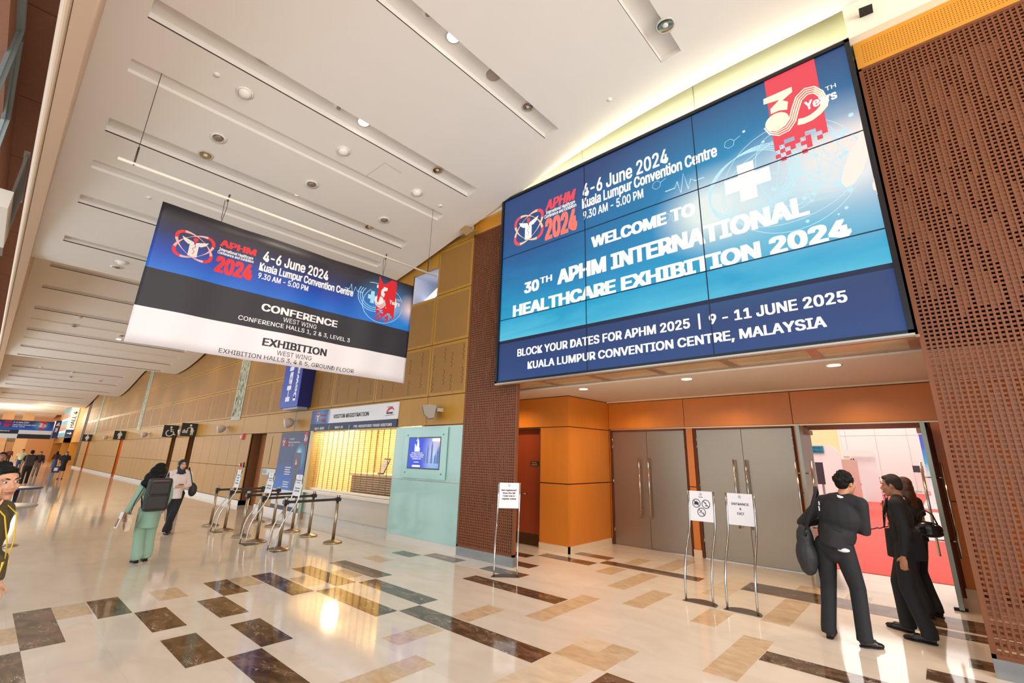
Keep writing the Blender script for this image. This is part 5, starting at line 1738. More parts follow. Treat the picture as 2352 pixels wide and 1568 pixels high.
def small_lines(t):
    for z, w_ in ((1.24, .12), (1.18, .12), (1.12, .12), (1.06, .2)): FS.stroke(t, Vector((0, 0, z)), [(-w_ / 2, 0), (w_ / 2, 0)], .02, 0)


sign_stand(-9.88, 3.995, 0, 'tall curved chrome sign stand nearest the poster, in front of the queue posts', pre, False, .31)
sign_stand(-10.94, 3.86, 0, 'tall curved chrome sign stand in the middle of three before the queue posts', pre, False, .30)
sign_stand(-13.01, 3.91, 0, 'tall curved chrome sign stand farthest left of three before the queue posts', small_lines, False, .28)

# high round tables at the left edge
for x, y, rgb, lb in ((-9.6, .36, (150, 140, 128), 'grey round high table behind the man on the phone'), (-13.7, .66, (44, 58, 96), 'blue-topped round high table farther down the hall')):
    r = thing('high_table', lb, 'table', (x, y, 0))
    MB().lathe([(.33, 0), (.345, .012), (.345, .028), (.33, .035)], z=1.02).build('table_top', mat('table_top_%d' % rgb[0], rgb, .3), r)
    MB().lathe([(.036, .02), (.036, 1.02)]).build('column', M_CHROME, r)
    MB().lathe([(.24, 0), (.24, .012), (.05, .04)]).build('foot', M_CHROME, r)
# door stop on the floor and small debris strip
ds = MB().prism([(-.20, 8.60, 0), (-.06, 8.64, 0), (-.06, 8.68, 0), (-.20, 8.66, 0)], (0, 0, .03)).build('door_wedge', mat('black_rubber', (30, 28, 26), .8))
tag(ds, 'small black door wedge on the floor by the open right door leaf', 'door wedge')
# distant second banner
db = thing('hanging_banner', 'distant blue and white banner across the far end of the hall', 'banner', (-58, 1.9, 2.5))
b = MB(); b.box(-58.02, -58, -.2, 3.75, 3.18, 3.95); adopt(b.build('blue_cloth', blue_art('distant_banner_print', [(0, (0, 96, 190)), (.5, (10, 60, 150)), (1, (30, 34, 70))], [(3.0, 3.6, .6, .5, (120, 200, 235), .8)], rng=(3.18, 3.95)), None), db)
b = MB(); b.box(-58.02, -58, -.2, 1.8, 2.86, 3.18); b.box(-58.02, -58, 1.8, 3.75, 2.5, 2.86); adopt(b.build('black_cloth', M_INK, None), db)
b = MB(); b.box(-58.02, -58, 1.8, 3.75, 2.86, 3.18); b.box(-58.02, -58, -.2, 1.8, 2.5, 2.86); adopt(b.build('white_cloth', M_PAPER, None), db)
FD = Flat((0, 1, 0), (0, 0, 1), (1, 0, 0), on_x)
t = MB()
letters(t, '4-6 June 2024', (-57.99, 1.35, 3.72), (0, 1, 0), (0, 0, 1), .9, .14, .02); letters(t, 'Kuala Lumpur Convention Centre', (-57.99, 1.35, 3.54), (0, 1, 0), (0, 0, 1), 1.35, .11, .02); letters(t, '9.30 AM - 5.00 PM', (-57.99, 1.35, 3.4), (0, 1, 0), (0, 0, 1), .7, .09, .02)
letters(t, 'CONFERENCE', (-57.99, .2, 3.03), (0, 1, 0), (0, 0, 1), 1.1, .09, .02)
adopt(t.build('white_lettering', M_BTXT, None, fixn=False), db)
thirty(FD, db, Vector((-57.99, 2.9, 3.94)), .34, [M_RED, M_BTXT, M_BTXT], .004)
event_logo(FD, db, Vector((-57.99, .45, 3.58)), .5, [M_RED, M_PINK, M_BTXT], .004)
t = MB(); letters(t, '2024', (-57.99, .85, 3.4), (0, 1, 0), (0, 0, 1), .42, .25, .05); letters(t, 'APHM', (-57.99, .85, 3.74), (0, 1, 0), (0, 0, 1), .42, .13, .04)
adopt(t.build('red_lettering', M_RED, None, fixn=False), db)
# escalator balustrade, pale pillars and doors at the far end
for x, y, lb in ((-88, 3.2, 'pale peach square pillar under the distant banner'), (-90, 1.5, 'second pale peach pillar at the far left end of the hall')):
    c_ = thing('pillar', lb, 'pillar', (x, y, 0))
    MB().box(-.5, .5, -.5, .5, .25, 7).build('shaft', mat('peach_pillar', (240, 196, 140), .5, emit=.0), c_)
    MB().box(-.54, .54, -.54, .54, 0, .25).build('base', M_BASE, c_)
es = thing('escalator', 'distant escalator with a dark handrail at the far left end of the hall', 'escalator', (-93, 1.2, 0))
adopt(MB().prism([(-97, 2.1, 0), (-90, 2.1, 0), (-90, 2.1, .4), (-97, 2.1, 3.0)], (0, -.9, 0)).build('truss', mat('tan_truss', (206, 140, 80), .5), None), es)
b = MB()
for y in (1.2, 2.1): b.bar((-97, y, 3.9), (-90, y, 1.3), .08, .07)
adopt(b.build('handrail', mat('black_rubber', (30, 28, 26), .8), None), es)



# ================================================================== PEOPLE
M_SKIN = mat('tan_skin', (182, 126, 92), .5, noise=.05, nscale=12)
M_SKIN2 = mat('light_skin', (206, 154, 122), .5, noise=.05, nscale=12)
M_HAIR = mat('black_hair', (15, 12, 11), .55, spec=.2, bump=.6, bscale=120, stretch=(1, 1, .25))
M_LIP = mat('lip_tone', (150, 82, 72), .5)
M_EYEW = mat('eye_white', (214, 206, 200), .3)
M_IRIS = mat('dark_iris', (30, 20, 16), .2)


def cloth(name, rgb, bump=.35, rough=.8, scale=22):
    return mat(name, rgb, rough, noise=.08, nscale=7, bump=bump, bscale=scale)


def hand(b, wrist, d, n, side, curl=.5, s=1.0):
    """palm, four unequal fingers and a thumb; d towards the fingers, n out of the back of the hand, side towards the thumb"""
    d = Vector(d).normalized(); n = Vector(n); n = (n - d * n.dot(d)).normalized(); sd = Vector(side); sd = (sd - d * sd.dot(d) - n * sd.dot(n)).normalized()
    w = Vector(wrist); q = Matrix((sd, d, n)).transposed()
    b.ball(w + d * .048 * s, (.040 * s, .054 * s, .016 * s), 12, 8, q)
    b.tube([w - d * .02 * s, w + d * .03 * s], [.024 * s, .026 * s], 10)
    for i, (off, ln) in enumerate(((.030, .070), (.010, .080), (-.010, .074), (-.029, .058))):
        p = w + d * .088 * s + sd * off * s - n * .002
        pts, a = [p - d * .02 * s], 0.0
        pts.append(p)
        for k, f in enumerate((.45, .30, .25)):
            a += curl * (.75 + .12 * i) * (.7 if k == 0 else 1)
            p = p + (d * math.cos(a) - n * math.sin(a)) * ln * f * s
            pts.append(p)
        b.tube(pts, [.0095 * s, .0098 * s, .009 * s, .0085 * s, .007 * s], 8)
    p = w + d * .022 * s + sd * .030 * s
    b.tube([w + d * .015 * s + sd * .015 * s, p, p + (d * .6 + sd * .75 - n * .35 * curl).normalized() * .036 * s, p + (d * .6 + sd * .75 - n * .35 * curl).normalized() * .036 * s + (d * .9 + sd * .2 - n * curl).normalized() * .030 * s], [.014 * s, .014 * s, .0105 * s, .008 * s], 8)


def head_solids(b, c, R, s):
    P = lambda x, y, z: c + R @ Vector((x, y, z)) * s
    E = lambda x, y, z, r: b.ball(P(x, y, z), tuple(v * s for v in r), 16, 10, R)
    E(0, -.014, .030, (.076, .094, .088)); E(0, .018, -.028, (.063, .076, .086)); E(0, .034, -.074, (.046, .050, .040)); E(0, .066, -.098, (.021, .019, .017))
    b.tube([P(0, .084, .018), P(0, .098, -.008), P(0, .112, -.030)], [.008 * s, .010 * s, .0135 * s], 10)
    for k in (-1, 1):
        E(.013 * k, .097, -.033, (.010, .012, .009)); E(.037 * k, .058, -.022, (.027, .028, .026)); E(.077 * k, -.006, -.004, (.010, .019, .031)); E(.031 * k, .077, .034, (.026, .016, .009))
    b.tube([P(-.024, .083, -.059), P(0, .092, -.057), P(.024, .083, -.059)], [.006 * s, .0095 * s, .006 * s], 8)
    b.tube([P(-.02, .084, -.068), P(0, .091, -.068), P(.02, .084, -.068)], [.006 * s, .0095 * s, .006 * s], 8)


def face_parts(root, c, R, s, brow=True, scale=1.0):
    P = lambda x, y, z: c + R @ Vector((x, y, z)) * s
    for k in (-1, 1):
        MB().ball(P(.031 * k, .0795, .012), (.0135 * s, .008 * s, .0068 * s), 12, 8, R).build('eye', M_EYEW, root)
        MB().ball(P(.031 * k, .0858, .012), (.0062 * s, .0035 * s, .0062 * s), 10, 6, R).build('iris', M_IRIS, root)
        if brow: MB().tube([P(.014 * k, .0905, .031), P(.032 * k, .0905, .038), P(.050 * k, .078, .033)], [.0035 * s, .005 * s, .003 * s], 6).build('eyebrow', M_HAIR, root)
    b = MB(); b.tube([P(-.024, .0845, -.0585), P(0, .0985, -.058), P(.024, .0845, -.0585)], [.003 * s, .006 * s, .003 * s], 8); b.tube([P(-.02, .0855, -.0675), P(0, .0975, -.0675), P(.02, .0855, -.0675)], [.003 * s, .006 * s, .003 * s], 8)
    b.build('lips', M_LIP, root)


def rotm(yaw=0, pitch=0, roll=0):
    return Matrix.Rotation(math.radians(yaw), 3, 'Z') @ Matrix.Rotation(math.radians(pitch), 3, 'X') @ Matrix.Rotation(math.radians(roll), 3, 'Y')


def person(label, loc, rz, h, feet, arms, top, bottom, shoe, vox=.012, head=(0, 0, 0), hair='short', skin=None, girth=1.0, hem=.92, sleeve=1.0, leg_r=(.098, .074, .064, .074), curl=.55, face=True, skirt=None, lean=(0, 0), extra=None, group=None, hairmat=None, collar=None, flare=0.0, bare=False):
    """feet: ((heel x,y),(toe x,y)) left then right, metres; arms: (elbow, wrist, finger direction, thumb side) left then right; the figure looks along its own +y"""
    skin = skin or M_SKIN; hairmat = hairmat or M_HAIR
    s = h / 1.70
    root = thing('person', label, 'person', loc, math.radians(rz), group)
    V = Vector
    lx, ly = lean
    at = lambda x, y, z: V((x * s + lx * max(0, z - .9) / .68, y * s + ly * max(0, z - .9) / .68, z * s))
    hc = at(0, .022, 1.578); R = rotm(*head)
    sh = [at(-.178, -.005, 1.375), at(.178, -.005, 1.375)]
    hip = [V((-.088 * s, 0, .90 * s)), V((.088 * s, 0, .90 * s))]
    legs = []
    for i in (0, 1):
        (hx, hy), (tx, ty) = feet[i]
        f = V((tx - hx, ty - hy, 0)).normalized()
        ank = V((hx, hy, .085 * s)) + f * .055
        kn = (hip[i] + ank) / 2 + V((0, .045, .02)) + f * .03
        legs.append((hip[i], kn, ank, f, V((hx, hy, 0)), V((tx, ty, 0))))
    # ---- body, one continuous surface
    b = MB()
    head_solids(b, hc, R, s)
    b.tube([hc + R @ V((0, -.02, -.05)) * s, at(0, -.012, 1.44), at(0, -.01, 1.36)], [.052 * s, .056 * s, .07 * s], 14)
    b.ball(at(0, 0, 1.24), (.15 * s, .095 * s, .19 * s)); b.ball(at(0, 0, 1.05), (.13 * s, .09 * s, .16 * s)); b.ball((hip[0] + hip[1]) / 2 + V((0, 0, .05)), (.12 * s, .085 * s, .09 * s))
    b.tube([sh[0], at(0, -.005, 1.39), sh[1]], [.05 * s, .06 * s, .05 * s], 12)
    for i in (0, 1):
        e, w, fd, ts = arms[i]; e = V(e) * s; w = V(w) * s
        b.tube([sh[i], (sh[i] + e) / 2, e, (e * .45 + w * .55), w], [.046 * s, .042 * s, .036 * s, .034 * s, .025 * s], 12)
        ts = V(ts)
        hand(b, w, V(fd), V(fd).cross(ts) * (-1 if i == 0 else 1) if True else ts, ts, curl, s)
        hp, kn, ank, f, hl, to = legs[i]
        b.tube([hp, (hp + kn) / 2, kn, (kn * .6 + ank * .4), ank], [.062 * s, .060 * s, .046 * s, .046 * s, .034 * s], 12)
        b.tube([ank, ank + f * .04 - V((0, 0, .03)), to - f * .04 + V((0, 0, .03))], [.034 * s, .036 * s, .022 * s], 10)
    melt(b, 'body', skin, root, vox * .62, 3, .5)
    if face: face_parts(root, hc, R, s)
    # ---- top
    g = girth
    b = MB()
    b.ball(at(0, -.005, 1.235), (.195 * s * g, .125 * s * g, .20 * s)); b.ball(at(0, 0, 1.06), (.172 * s * g, .125 * s * g, .18 * s))
    b.tube([sh[0], at(0, -.012, 1.395), sh[1]], [.070 * s, .080 * s, .070 * s], 14)
    for i in (0, 1):
        b.ball(sh[i], (.077 * s, .074 * s, .076 * s)); b.tube([at(0, -.014, 1.435), sh[i].lerp(at(0, -.014, 1.435), .45) + V((0, 0, .012)), sh[i]], [.062 * s, .062 * s, .066 * s], 12)
    b.tube([at(0, 0, 1.10), at(0, 0, (1.10 + hem) / 2), at(0, 0, hem)], [.150 * s * g, (.158 + flare * .5) * s * g, (.165 + flare) * s * g], 22, flat=(1.12, .80))
    for i in (0, 1):
        e, w, fd, ts = arms[i]; e = V(e) * s; w = V(w) * s
        if sleeve >= 1:
            b.tube([sh[i], (sh[i] + e) / 2, e, (e + w) / 2, w - (w - e).normalized() * .012], [.076 * s, .066 * s, .060 * s, .052 * s, .043 * s], 14)
        else:
            p = sh[i].lerp(e, sleeve * 1.6)
            b.tube([sh[i], (sh[i] + p) / 2, p], [.074 * s, .068 * s, .066 * s], 14)
    melt(b, 'top', top, root, vox, 5, .5)
    if collar:
        b = MB(); b.tube([at(0, -.012, 1.395), at(0, -.012, 1.452)], [.076 * s, .067 * s], 18, flat=(1, 1)); melt(b, 'collar', collar, root, vox * .7, 2, .4)
    # ---- bottom
    b = MB()
    if skirt:
        zt, zb, rt, rb = skirt
        c = V((0, 0, 0))
        b.tube([c + V((0, 0, zt * s)), c + V((0, 0, (zt * .6 + zb * .4) * s)), c + V((0, 0, zb * s))], [rt * s, (rt * .4 + rb * .6) * s, rb * s], 24, flat=(1.1, .85))
    else:
        b.ball((hip[0] + hip[1]) / 2 + V((0, -.005, .03)), (.172 * s * g, .125 * s * g, .125 * s)); b.ball((hip[0] + hip[1]) / 2 + V((0, -.008, -.055)), (.105 * s * g, .10 * s * g, .085 * s))
        for hp, kn, ank, f, hl, to in legs:
            b.tube([hp + V((0, 0, .03)), (hp + kn) / 2, kn, (kn + ank) / 2, ank + V((0, 0, .03)), ank - V((0, 0, .035))], [leg_r[0] * s, (leg_r[0] + leg_r[1]) / 2 * s * 1.03, leg_r[1] * s, (leg_r[1] + leg_r[2]) / 2 * s, leg_r[2] * 1.06 * s, leg_r[3] * s], 14)
    melt(b, 'skirt' if skirt else 'trousers', bottom, root, vox, 4, .5)
    # ---- shoes
    for hp, kn, ank, f, hl, to in legs:
        b = MB(); L = (to - hl).length; n = V((-f.y, f.x, 0)); z = V((0, 0, 1)); lift = to.z
        prof = [(0.02, .028, .030), (.18, .036, .040), (.42, .037, .040), (.68, .043, .030), (.88, .034, .024), (.985, .016, .016)]
        for k in range(len(prof) - 1):
            (a, r0_, h0), (c, r1_, h1) = prof[k], prof[k + 1]
            b.tube([hl + f * L * a + z * (h0 * .9 + .004), hl + f * L * c + z * (h1 * .9 + .004)], [r0_, r1_], 12, flat=(1, h0 / r0_))
            b.ball(hl + f * L * c + z * (h1 * .9 + .004), (r1_, r1_, h1 * .95), 12, 8)
        if not bare: b.tube([hl + f * L * .2 + z * .05, hl + f * L * .22 + z * .085], [.037, .036], 12)
        o = melt(b, 'shoe', shoe, root, .009, 2, .5)
        for v in o.data.vertices: v.co.z = max(v.co.z, .002)
        MB().prism([hl + f * (L * a) + n * w_ for a, w_ in ((0.0, .022), (.15, .034), (.45, .033), (.7, .043), (.9, .032), (1.0, .008))] + [hl + f * (L * a) - n * w_ for a, w_ in ((1.0, .008), (.9, .032), (.7, .043), (.45, .033), (.15, .034), (0.0, .022))], (0, 0, .012)).build('sole', mat('black_sole', (22, 20, 20), .6), root)
    # ---- hair
    P = lambda x, y, z: hc + R @ V((x, y, z)) * s
    E = lambda b_, x, y, z, r: b_.ball(P(x, y, z), tuple(v * s for v in r), 16, 10, R)
    b = MB()
    if hair in ('short', 'curly', 'crop'):
        k = {'short': 1.0, 'curly': 1.06, 'crop': .97}[hair]
        E(b, 0, -.024, .050, (.082 * k, .092 * k, .084 * k)); E(b, 0, -.056, .004, (.074 * k, .058, .070)); E(b, 0, .026, .094, (.058, .048, .026))
        for q in (-1, 1): E(b, .062 * q, -.012, .040, (.022, .052, .050)); E(b, .071 * q, .018, .022, (.010, .012, .030))
        if hair == 'curly':
            rr = random.Random(5)
            for i in range(70):
                t, u = rr.random() * 2 * PI, rr.random() * 1.9
                p = (.084 * math.sin(u) * math.cos(t), -.03 + .095 * math.sin(u) * math.sin(t), .048 + .090 * math.cos(u))
                if p[1] < .055 or p[2] > .08: E(b, *p, (.017, .017, .015))
    elif hair == 'long':
        E(b, 0, -.024, .048, (.086, .096, .088)); E(b, 0, -.060, -.02, (.092, .062, .10)); E(b, 0, -.075, -.13, (.098, .055, .13)); E(b, 0, -.085, -.25, (.085, .042, .12)); E(b, 0, .045, .090, (.058, .046, .034))
        for q in (-1, 1): E(b, .072 * q, .005, -.02, (.024, .044, .09)); E(b, .078 * q, -.02, -.13, (.028, .04, .11))
    elif hair == 'wild':
        E(b, 0, -.024, .052, (.104, .112, .104)); E(b, -.02, -.075, -.02, (.135, .095, .12)); E(b, -.05, -.115, -.13, (.165, .095, .13)); E(b, -.08, -.135, -.22, (.165, .07, .09)); E(b, 0, .045, .090, (.060, .046, .036))
        rr = random.Random(9)
        for i in range(40): E(b, -.05 + (rr.random() - .5) * .22, -.11 + (rr.random() - .5) * .12, -.05 - rr.random() * .26, (.03, .03, .05))
    elif hair == 'hijab':
        E(b, 0, -.020, .030, (.092, .108, .104)); E(b, 0, -.02, -.06, (.088, .088, .09)); b.tube([P(0, .0, -.09), P(0, .0, -.17), P(0, .012, -.21)], [.086 * s, .098 * s, .125 * s], 18, flat=(1.1, .95)); E(b, 0, .06, -.165, (.085, .055, .06))
    o = melt(b, 'headscarf' if hair == 'hijab' else 'hair', hairmat, root, vox * .62, 3, .5)
    if hair == 'hijab':   # open the scarf around the face
        bm = bmesh.new(); bm.from_mesh(o.data)
        Ri = R.transposed(); dead = []
        for v in bm.verts:
            q = Ri @ (v.co - hc) / s
            if q.y > .022 and (q.x / .060) ** 2 + ((q.z + .012) / .086) ** 2 < 1: dead.append(v)
        bmesh.ops.delete(bm, geom=dead, context='VERTS'); bm.to_mesh(o.data); bm.free()
    if extra: extra(root, at, s, hc, R)
    return root


C_BLACK = cloth('black_cloth', (27, 27, 30)); C_SUIT = cloth('black_suit', (22, 22, 26), .2); C_TROU = cloth('black_trouser', (24, 25, 29))
C_SHOE = mat('black_leather', (26, 21, 19), .28)
DN = (0, .08, -1)


# man in black seen from behind
def ex_black(root, at, s, hc, R):
    b = MB(); b.box(-.045 * s, -.035 * s, -.139 * s, -.133 * s, 1.345 * s, 1.385 * s); b.box(-.05 * s, -.04 * s, -.142 * s, -.136 * s, 1.285 * s, 1.335 * s)
    b.v = [(x, y * 1.03, z) for x, y, z in b.v]; b.build('back_tag', mat('pale_back_tag', (222, 222, 222), .5), root)
    b = MB(); b.ball((.12 * s, -.105 * s, .905 * s), (.06 * s, .04 * s, .022 * s)); b.build('shirt_tail', mat('white_shirt', (226, 228, 234), .7), root)


P1 = (-1.06, 6.36)
person('person in black with a shoulder bag seen from behind before the open doors', (*P1, 0), -8, 1.69,
       (((-.15, -.08), (-.20, .18)), ((.12, -.06), (.29, .07))),
       (((-.31, .03, 1.12), (-.13, .24, 1.16), (.5, .6, .1), (0, 0, 1)), ((.31, .04, 1.10), (.12, .26, 1.12), (-.5, .6, .1), (0, 0, 1))),
       C_BLACK, C_TROU, C_SHOE, vox=.011, lean=(.20, .02), head=(-28, -4, 0), hair='curly', girth=1.12, hem=.93, leg_r=(.108, .08, .070, .078), collar=mat('white_shirt', (226, 228, 234), .7), extra=ex_black)
# his bag
sb = thing('shoulder_bag', 'black drawstring shoulder bag hanging at the left hip of the man seen from behind', 'bag', (P1[0] - .27, P1[1] - .02, .60))
b = MB(); b.ball((0, 0, .20), (.115, .13, .19)); b.ball((0, 0, .36), (.09, .10, .14)); b.ball((0, 0, .10), (.09, .11, .12)); b.tube([(0, 0, .42), (.01, 0, .50)], [.085, .05], 16)
melt(b, 'sack', cloth('black_bag_cloth', (36, 36, 38), .7, .6, 14), sb, .012, 4)
b = MB(); b.tube([(.03, -.09, .44), (.10, -.145, .62), (.15, -.15, .75), (.185, -.11, .86), (.18, -.02, .925), (.17, .09, .86), (.10, .12, .62), (.02, .08, .46)], .02, 8, flat=(.22, 1)); b.build('strap', C_BLACK, sb)
b = MB(); b.tube([(.03, -.095, .40), (.045, -.11, .47)], .012, 8); b.build('buckle', mat('black_plastic', (26, 26, 28), .35), sb)


# man in the black suit, in profile
def ex_suit(root, at, s, hc, R):
    W = mat('white_shirt', (226, 228, 234), .7)
    b = MB(); b.prism([(-.055 * s, .105 * s, 1.42 * s), (.055 * s, .105 * s, 1.42 * s), (.03 * s, .142 * s, 1.22 * s), (0, .146 * s, 1.14 * s), (-.03 * s, .142 * s, 1.22 * s)], (0, .006, 0)); b.build('shirt_front', W, root)
    T = mat('red_tie', (198, 24, 34), .45)
    b = MB(); b.prism([(-.02 * s, .118 * s, 1.405 * s), (.02 * s, .118 * s, 1.405 * s), (.012 * s, .13 * s, 1.365 * s), (-.012 * s, .13 * s, 1.365 * s)], (0, .02, 0)); b.prism([(-.012 * s, .132 * s, 1.365 * s), (.012 * s, .132 * s, 1.365 * s), (.026 * s, .152 * s, 1.2 * s), (0, .156 * s, 1.15 * s), (-.026 * s, .152 * s, 1.2 * s)], (0, .01, 0)); b.build('tie', T, root)
    for k in (-1, 1):
        b = MB(); b.prism([(.05 * k * s, .085 * s, 1.435 * s), (.095 * k * s, .10 * s, 1.36 * s), (.075 * k * s, .135 * s, 1.26 * s), (.012 * k * s, .16 * s, 1.10 * s), (.04 * k * s, .135 * s, 1.27 * s)], (0, .012, 0)); b.build('lapel', C_SUIT, root)
    b = MB(); b.box(-.135 * s, -.075 * s, .112 * s, .124 * s, 1.235 * s, 1.25 * s); b.build('name_badge', mat('gold_badge', (176, 130, 66), .3, metal=.8), root)


P2 = (-.47, 7.0)
person('person in a black suit and red tie, in profile, facing the man seen from behind', (*P2, 0), 86, 1.67,
       (((-.10, -.13), (-.10, .15)), ((.13, .08), (.24, .35))),
       (((-.265, -.055, 1.09), (-.262, .0, .845), (.02, .12, -1), (.2, 1, 0)), ((.25, -.03, 1.09), (.26, .06, .86), DN, (-.2, 1, 0))),
       C_SUIT, C_TROU, C_SHOE, vox=.011, head=(0, -8, 0), hair='crop', girth=1.0, hem=.80, collar=mat('white_shirt', (226, 228, 234), .7), extra=ex_suit, leg_r=(.10, .084, .076, .08), hairmat=mat('cropped_hair', (38, 30, 26), .6, bump=.5, bscale=300))

# woman behind him
person('person with long brown hair and a black handbag standing behind the man in the suit', (-.43, 8.05, 0), 62, 1.62,
       (((-.08, -.1), (-.1, .13)), ((.08, -.1), (.1, .13))),
       (((-.24, .02, 1.10), (-.10, .22, 1.22), (.3, .4, .6), (0, 1, 0)), ((.25, .0, 1.12), (.12, .22, 1.05), (-.4, .7, 0), (0, 0, 1))),
       C_BLACK, C_TROU, C_SHOE, vox=.014, head=(4, 0, 0), hair='long', girth=.9, hem=.9, sleeve=.42, skin=M_SKIN2, hairmat=mat('brown_hair', (70, 44, 30), .4, bump=.6, bscale=120, stretch=(1, 1, .25)))
hb = thing('handbag', 'shiny black handbag on the arm of the woman behind the man in the suit', 'bag', (-.27, 7.92, .94))
b = MB(); b.ball((0, 0, .08), (.15, .06, .09)); b.ball((0, 0, .03), (.15, .06, .05)); melt(b, 'pouch', mat('shiny_black_leather', (24, 22, 24), .18), hb, .01, 3)
b = MB(); b.tube([(-.1, 0, .14), (-.07, 0, .25), (0, 0, .30), (.07, 0, .25), (.1, 0, .14)], .009, 8); b.build('handle', mat('shiny_black_leather', (24, 22, 24), .18), hb)

# woman in green, from behind
C_GREEN = cloth('sea_green_cloth', (142, 172, 150), .45, .85, 12)
P4 = (-10.52, 2.16)


person('person in a sea green tunic and trousers walking away with a black backpack', (*P4, 0), 92, 1.55,
       (((-.06, -.16), (-.08, .08)), ((.07, -.10), (.08, .14))),
       (((-.27, -.03, 1.10), (-.35, .04, .84), (-.25, .1, -1), (.2, 1, 0)), ((.25, .02, 1.10), (.24, .14, .92), DN, (-.2, 1, 0))),
       C_GREEN, C_GREEN, C_SHOE, vox=.014, head=(-12, -6, 0), hair='wild', girth=.98, hem=.58, flare=.05, leg_r=(.100, .092, .088, .074), bare=True)
bp = thing('backpack', 'black rectangular backpack worn by the woman in green', 'backpack', (P4[0], P4[1], 0))
b = MB(); b.box(.13, .31, -.165, .165, .80, 1.33)
body = b.build('pack', cloth('charcoal_nylon', (42, 36, 34), .3, .6, 40), bp, bevel=.05)
b = MB(); b.box(.30, .345, -.13, .13, .84, 1.05); b.build('front_pocket', MATS['charcoal_nylon'], bp, bevel=.02)
b = MB(); b.box(.30, .335, -.13, .13, 1.07, 1.26); b.build('upper_pocket', MATS['charcoal_nylon'], bp, bevel=.02)
b = MB(); b.tube([(.312, -.12, 1.24), (.316, -.115, 1.29), (.316, .115, 1.29), (.312, .12, 1.24)], .006, 6); b.build('zip', mat('copper_zip', (150, 104, 76), .4, metal=.5), bp)
b = MB(); b.tube([(.2, -.04, 1.33), (.2, -.03, 1.375), (.2, .03, 1.375), (.2, .04, 1.33)], .012, 8); b.build('grab_handle', C_BLACK, bp)
b = MB()
for y in (-.12, .12): b.tube([(.16, y, 1.30), (.04, y * 1.1, 1.40), (-.12, y * 1.1, 1.26), (-.10, y * 1.25, 1.02), (.12, y * 1.3, .86)], .022, 8, flat=(.35, 1))
b.tube([(.2, .15, .84), (.17, .2, .62)], .012, 6, flat=(.3, 1)); b.build('shoulder_strap', C_BLACK, bp)
tb = thing('tote_bag', 'cream tote bag with brown flowers hanging beside the woman in green', 'bag', (P4[0] + .05, P4[1] - .31, .50))
b = MB(); b.prism([(-.13, 0, 0), (.13, 0, .0), (.15, 0, .26), (-.15, 0, .26)], (0, .06, 0)); b.build('sack', mat('floral_canvas', (214, 190, 158), .8, noise=.35, nscale=14), tb, bevel=.01)
b = MB()
for x, z in ((-.05, .09), (.06, .17), (.02, .05), (-.08, .2)):
    for a in range(5): b.poly([(x + .035 * math.cos(1.257 * a + .4 * k), -.011, z + .035 * math.sin(1.257 * a + .4 * k)) for k in (-1, 0, 1)] + [(x, -.011, z)])
b.build('flower_print', mat('brown_flower_print', (120, 60, 50), .8), tb, fixn=False)
b = MB(); b.tube([(-.05, .03, .26), (-.06, .05, .45), (-.02, .14, .72), (.02, .14, .72), (.05, .05, .45), (.05, .03, .26)], .014, 8, flat=(.4, 1)); b.build('strap', C_BLACK, tb)
pp = thing('folded_paper', 'folded white printed paper in the left hand of the woman in green', 'paper', (P4[0] - .05, P4[1] - .37, .55))
b = MB(); b.prism([(-.05, -.05, .0), (.10, -.05, .0), (.10, .0, .24), (-.05, .0, .24)], (0, .012, 0)); b.build('sheet', M_PAPER, pp)
b = MB(); b.prism([(-.03, -.0515, .02), (.08, -.0515, .02), (.08, -.025, .14), (-.03, -.025, .14)], (0, -.001, 0)); b.build('print', mat('brown_print', (150, 110, 90), .7, noise=.3, nscale=30), pp)

# woman with the headscarf
P5 = (-13.38, 3.14)


def ex_hijab(root, at, s, hc, R):
    pass


person('person with a dark headscarf and white blouse facing the camera, holding a phone', (*P5, 0), -92, 1.585,
       (((.03, -.10), (.02, .14)), ((-.05, -.28), (-.04, -.05))),
       (((-.25, .02, 1.09), (-.05, .20, 1.08), (.8, .5, .05), (0, .3, 1)), ((.25, .02, 1.08), (.06, .20, 1.08), (-.8, .5, .05), (0, .3, 1))),
       cloth('white_blouse', (224, 206, 200), .5, .85, 14), C_TROU, C_SHOE, vox=.013, head=(8, -4, 0), hair='hijab', girth=1.0, hem=.80, skin=M_SKIN2, leg_r=(.10, .078, .070, .076), bare=True, hairmat=cloth('dark_teal_scarf', (24, 34, 46), .4, .7, 14))
ph = thing('phone', 'dark phone held in both hands by the woman with the headscarf', 'phone', (P5[0] + .24, P5[1], 1.055))
MB().box(-.02, .10, -.035, .035, .0, .012).build('case', mat('black_plastic', (26, 26, 28), .35), ph, bevel=.004)
MB().box(-.015, .095, -.032, .032, .012, .0135).build('glass', mat('phone_glass', (20, 22, 28), .08), ph)
sb = thing('shoulder_bag', 'black round shoulder bag under the arm of the woman with the headscarf', 'bag', (P5[0] + .02, P5[1] + .30, .78))
b = MB(); b.ball((0, 0, .13), (.11, .085, .14)); b.ball((0, -.02, .22), (.08, .06, .08)); melt(b, 'sack', cloth('black_bag_cloth', (36, 36, 38), .7, .6, 14), sb, .012, 3)
b = MB(); b.tube([(.05, -.04, .26), (.11, -.10, .42), (.10, -.15, .56), (.0, -.16, .64), (-.08, -.13, .5), (-.05, -.05, .26)], .014, 8, flat=(.4, 1)); b.build('strap', C_BLACK, sb)

# man on the phone at the left edge
P6 = (-5.2, .15)


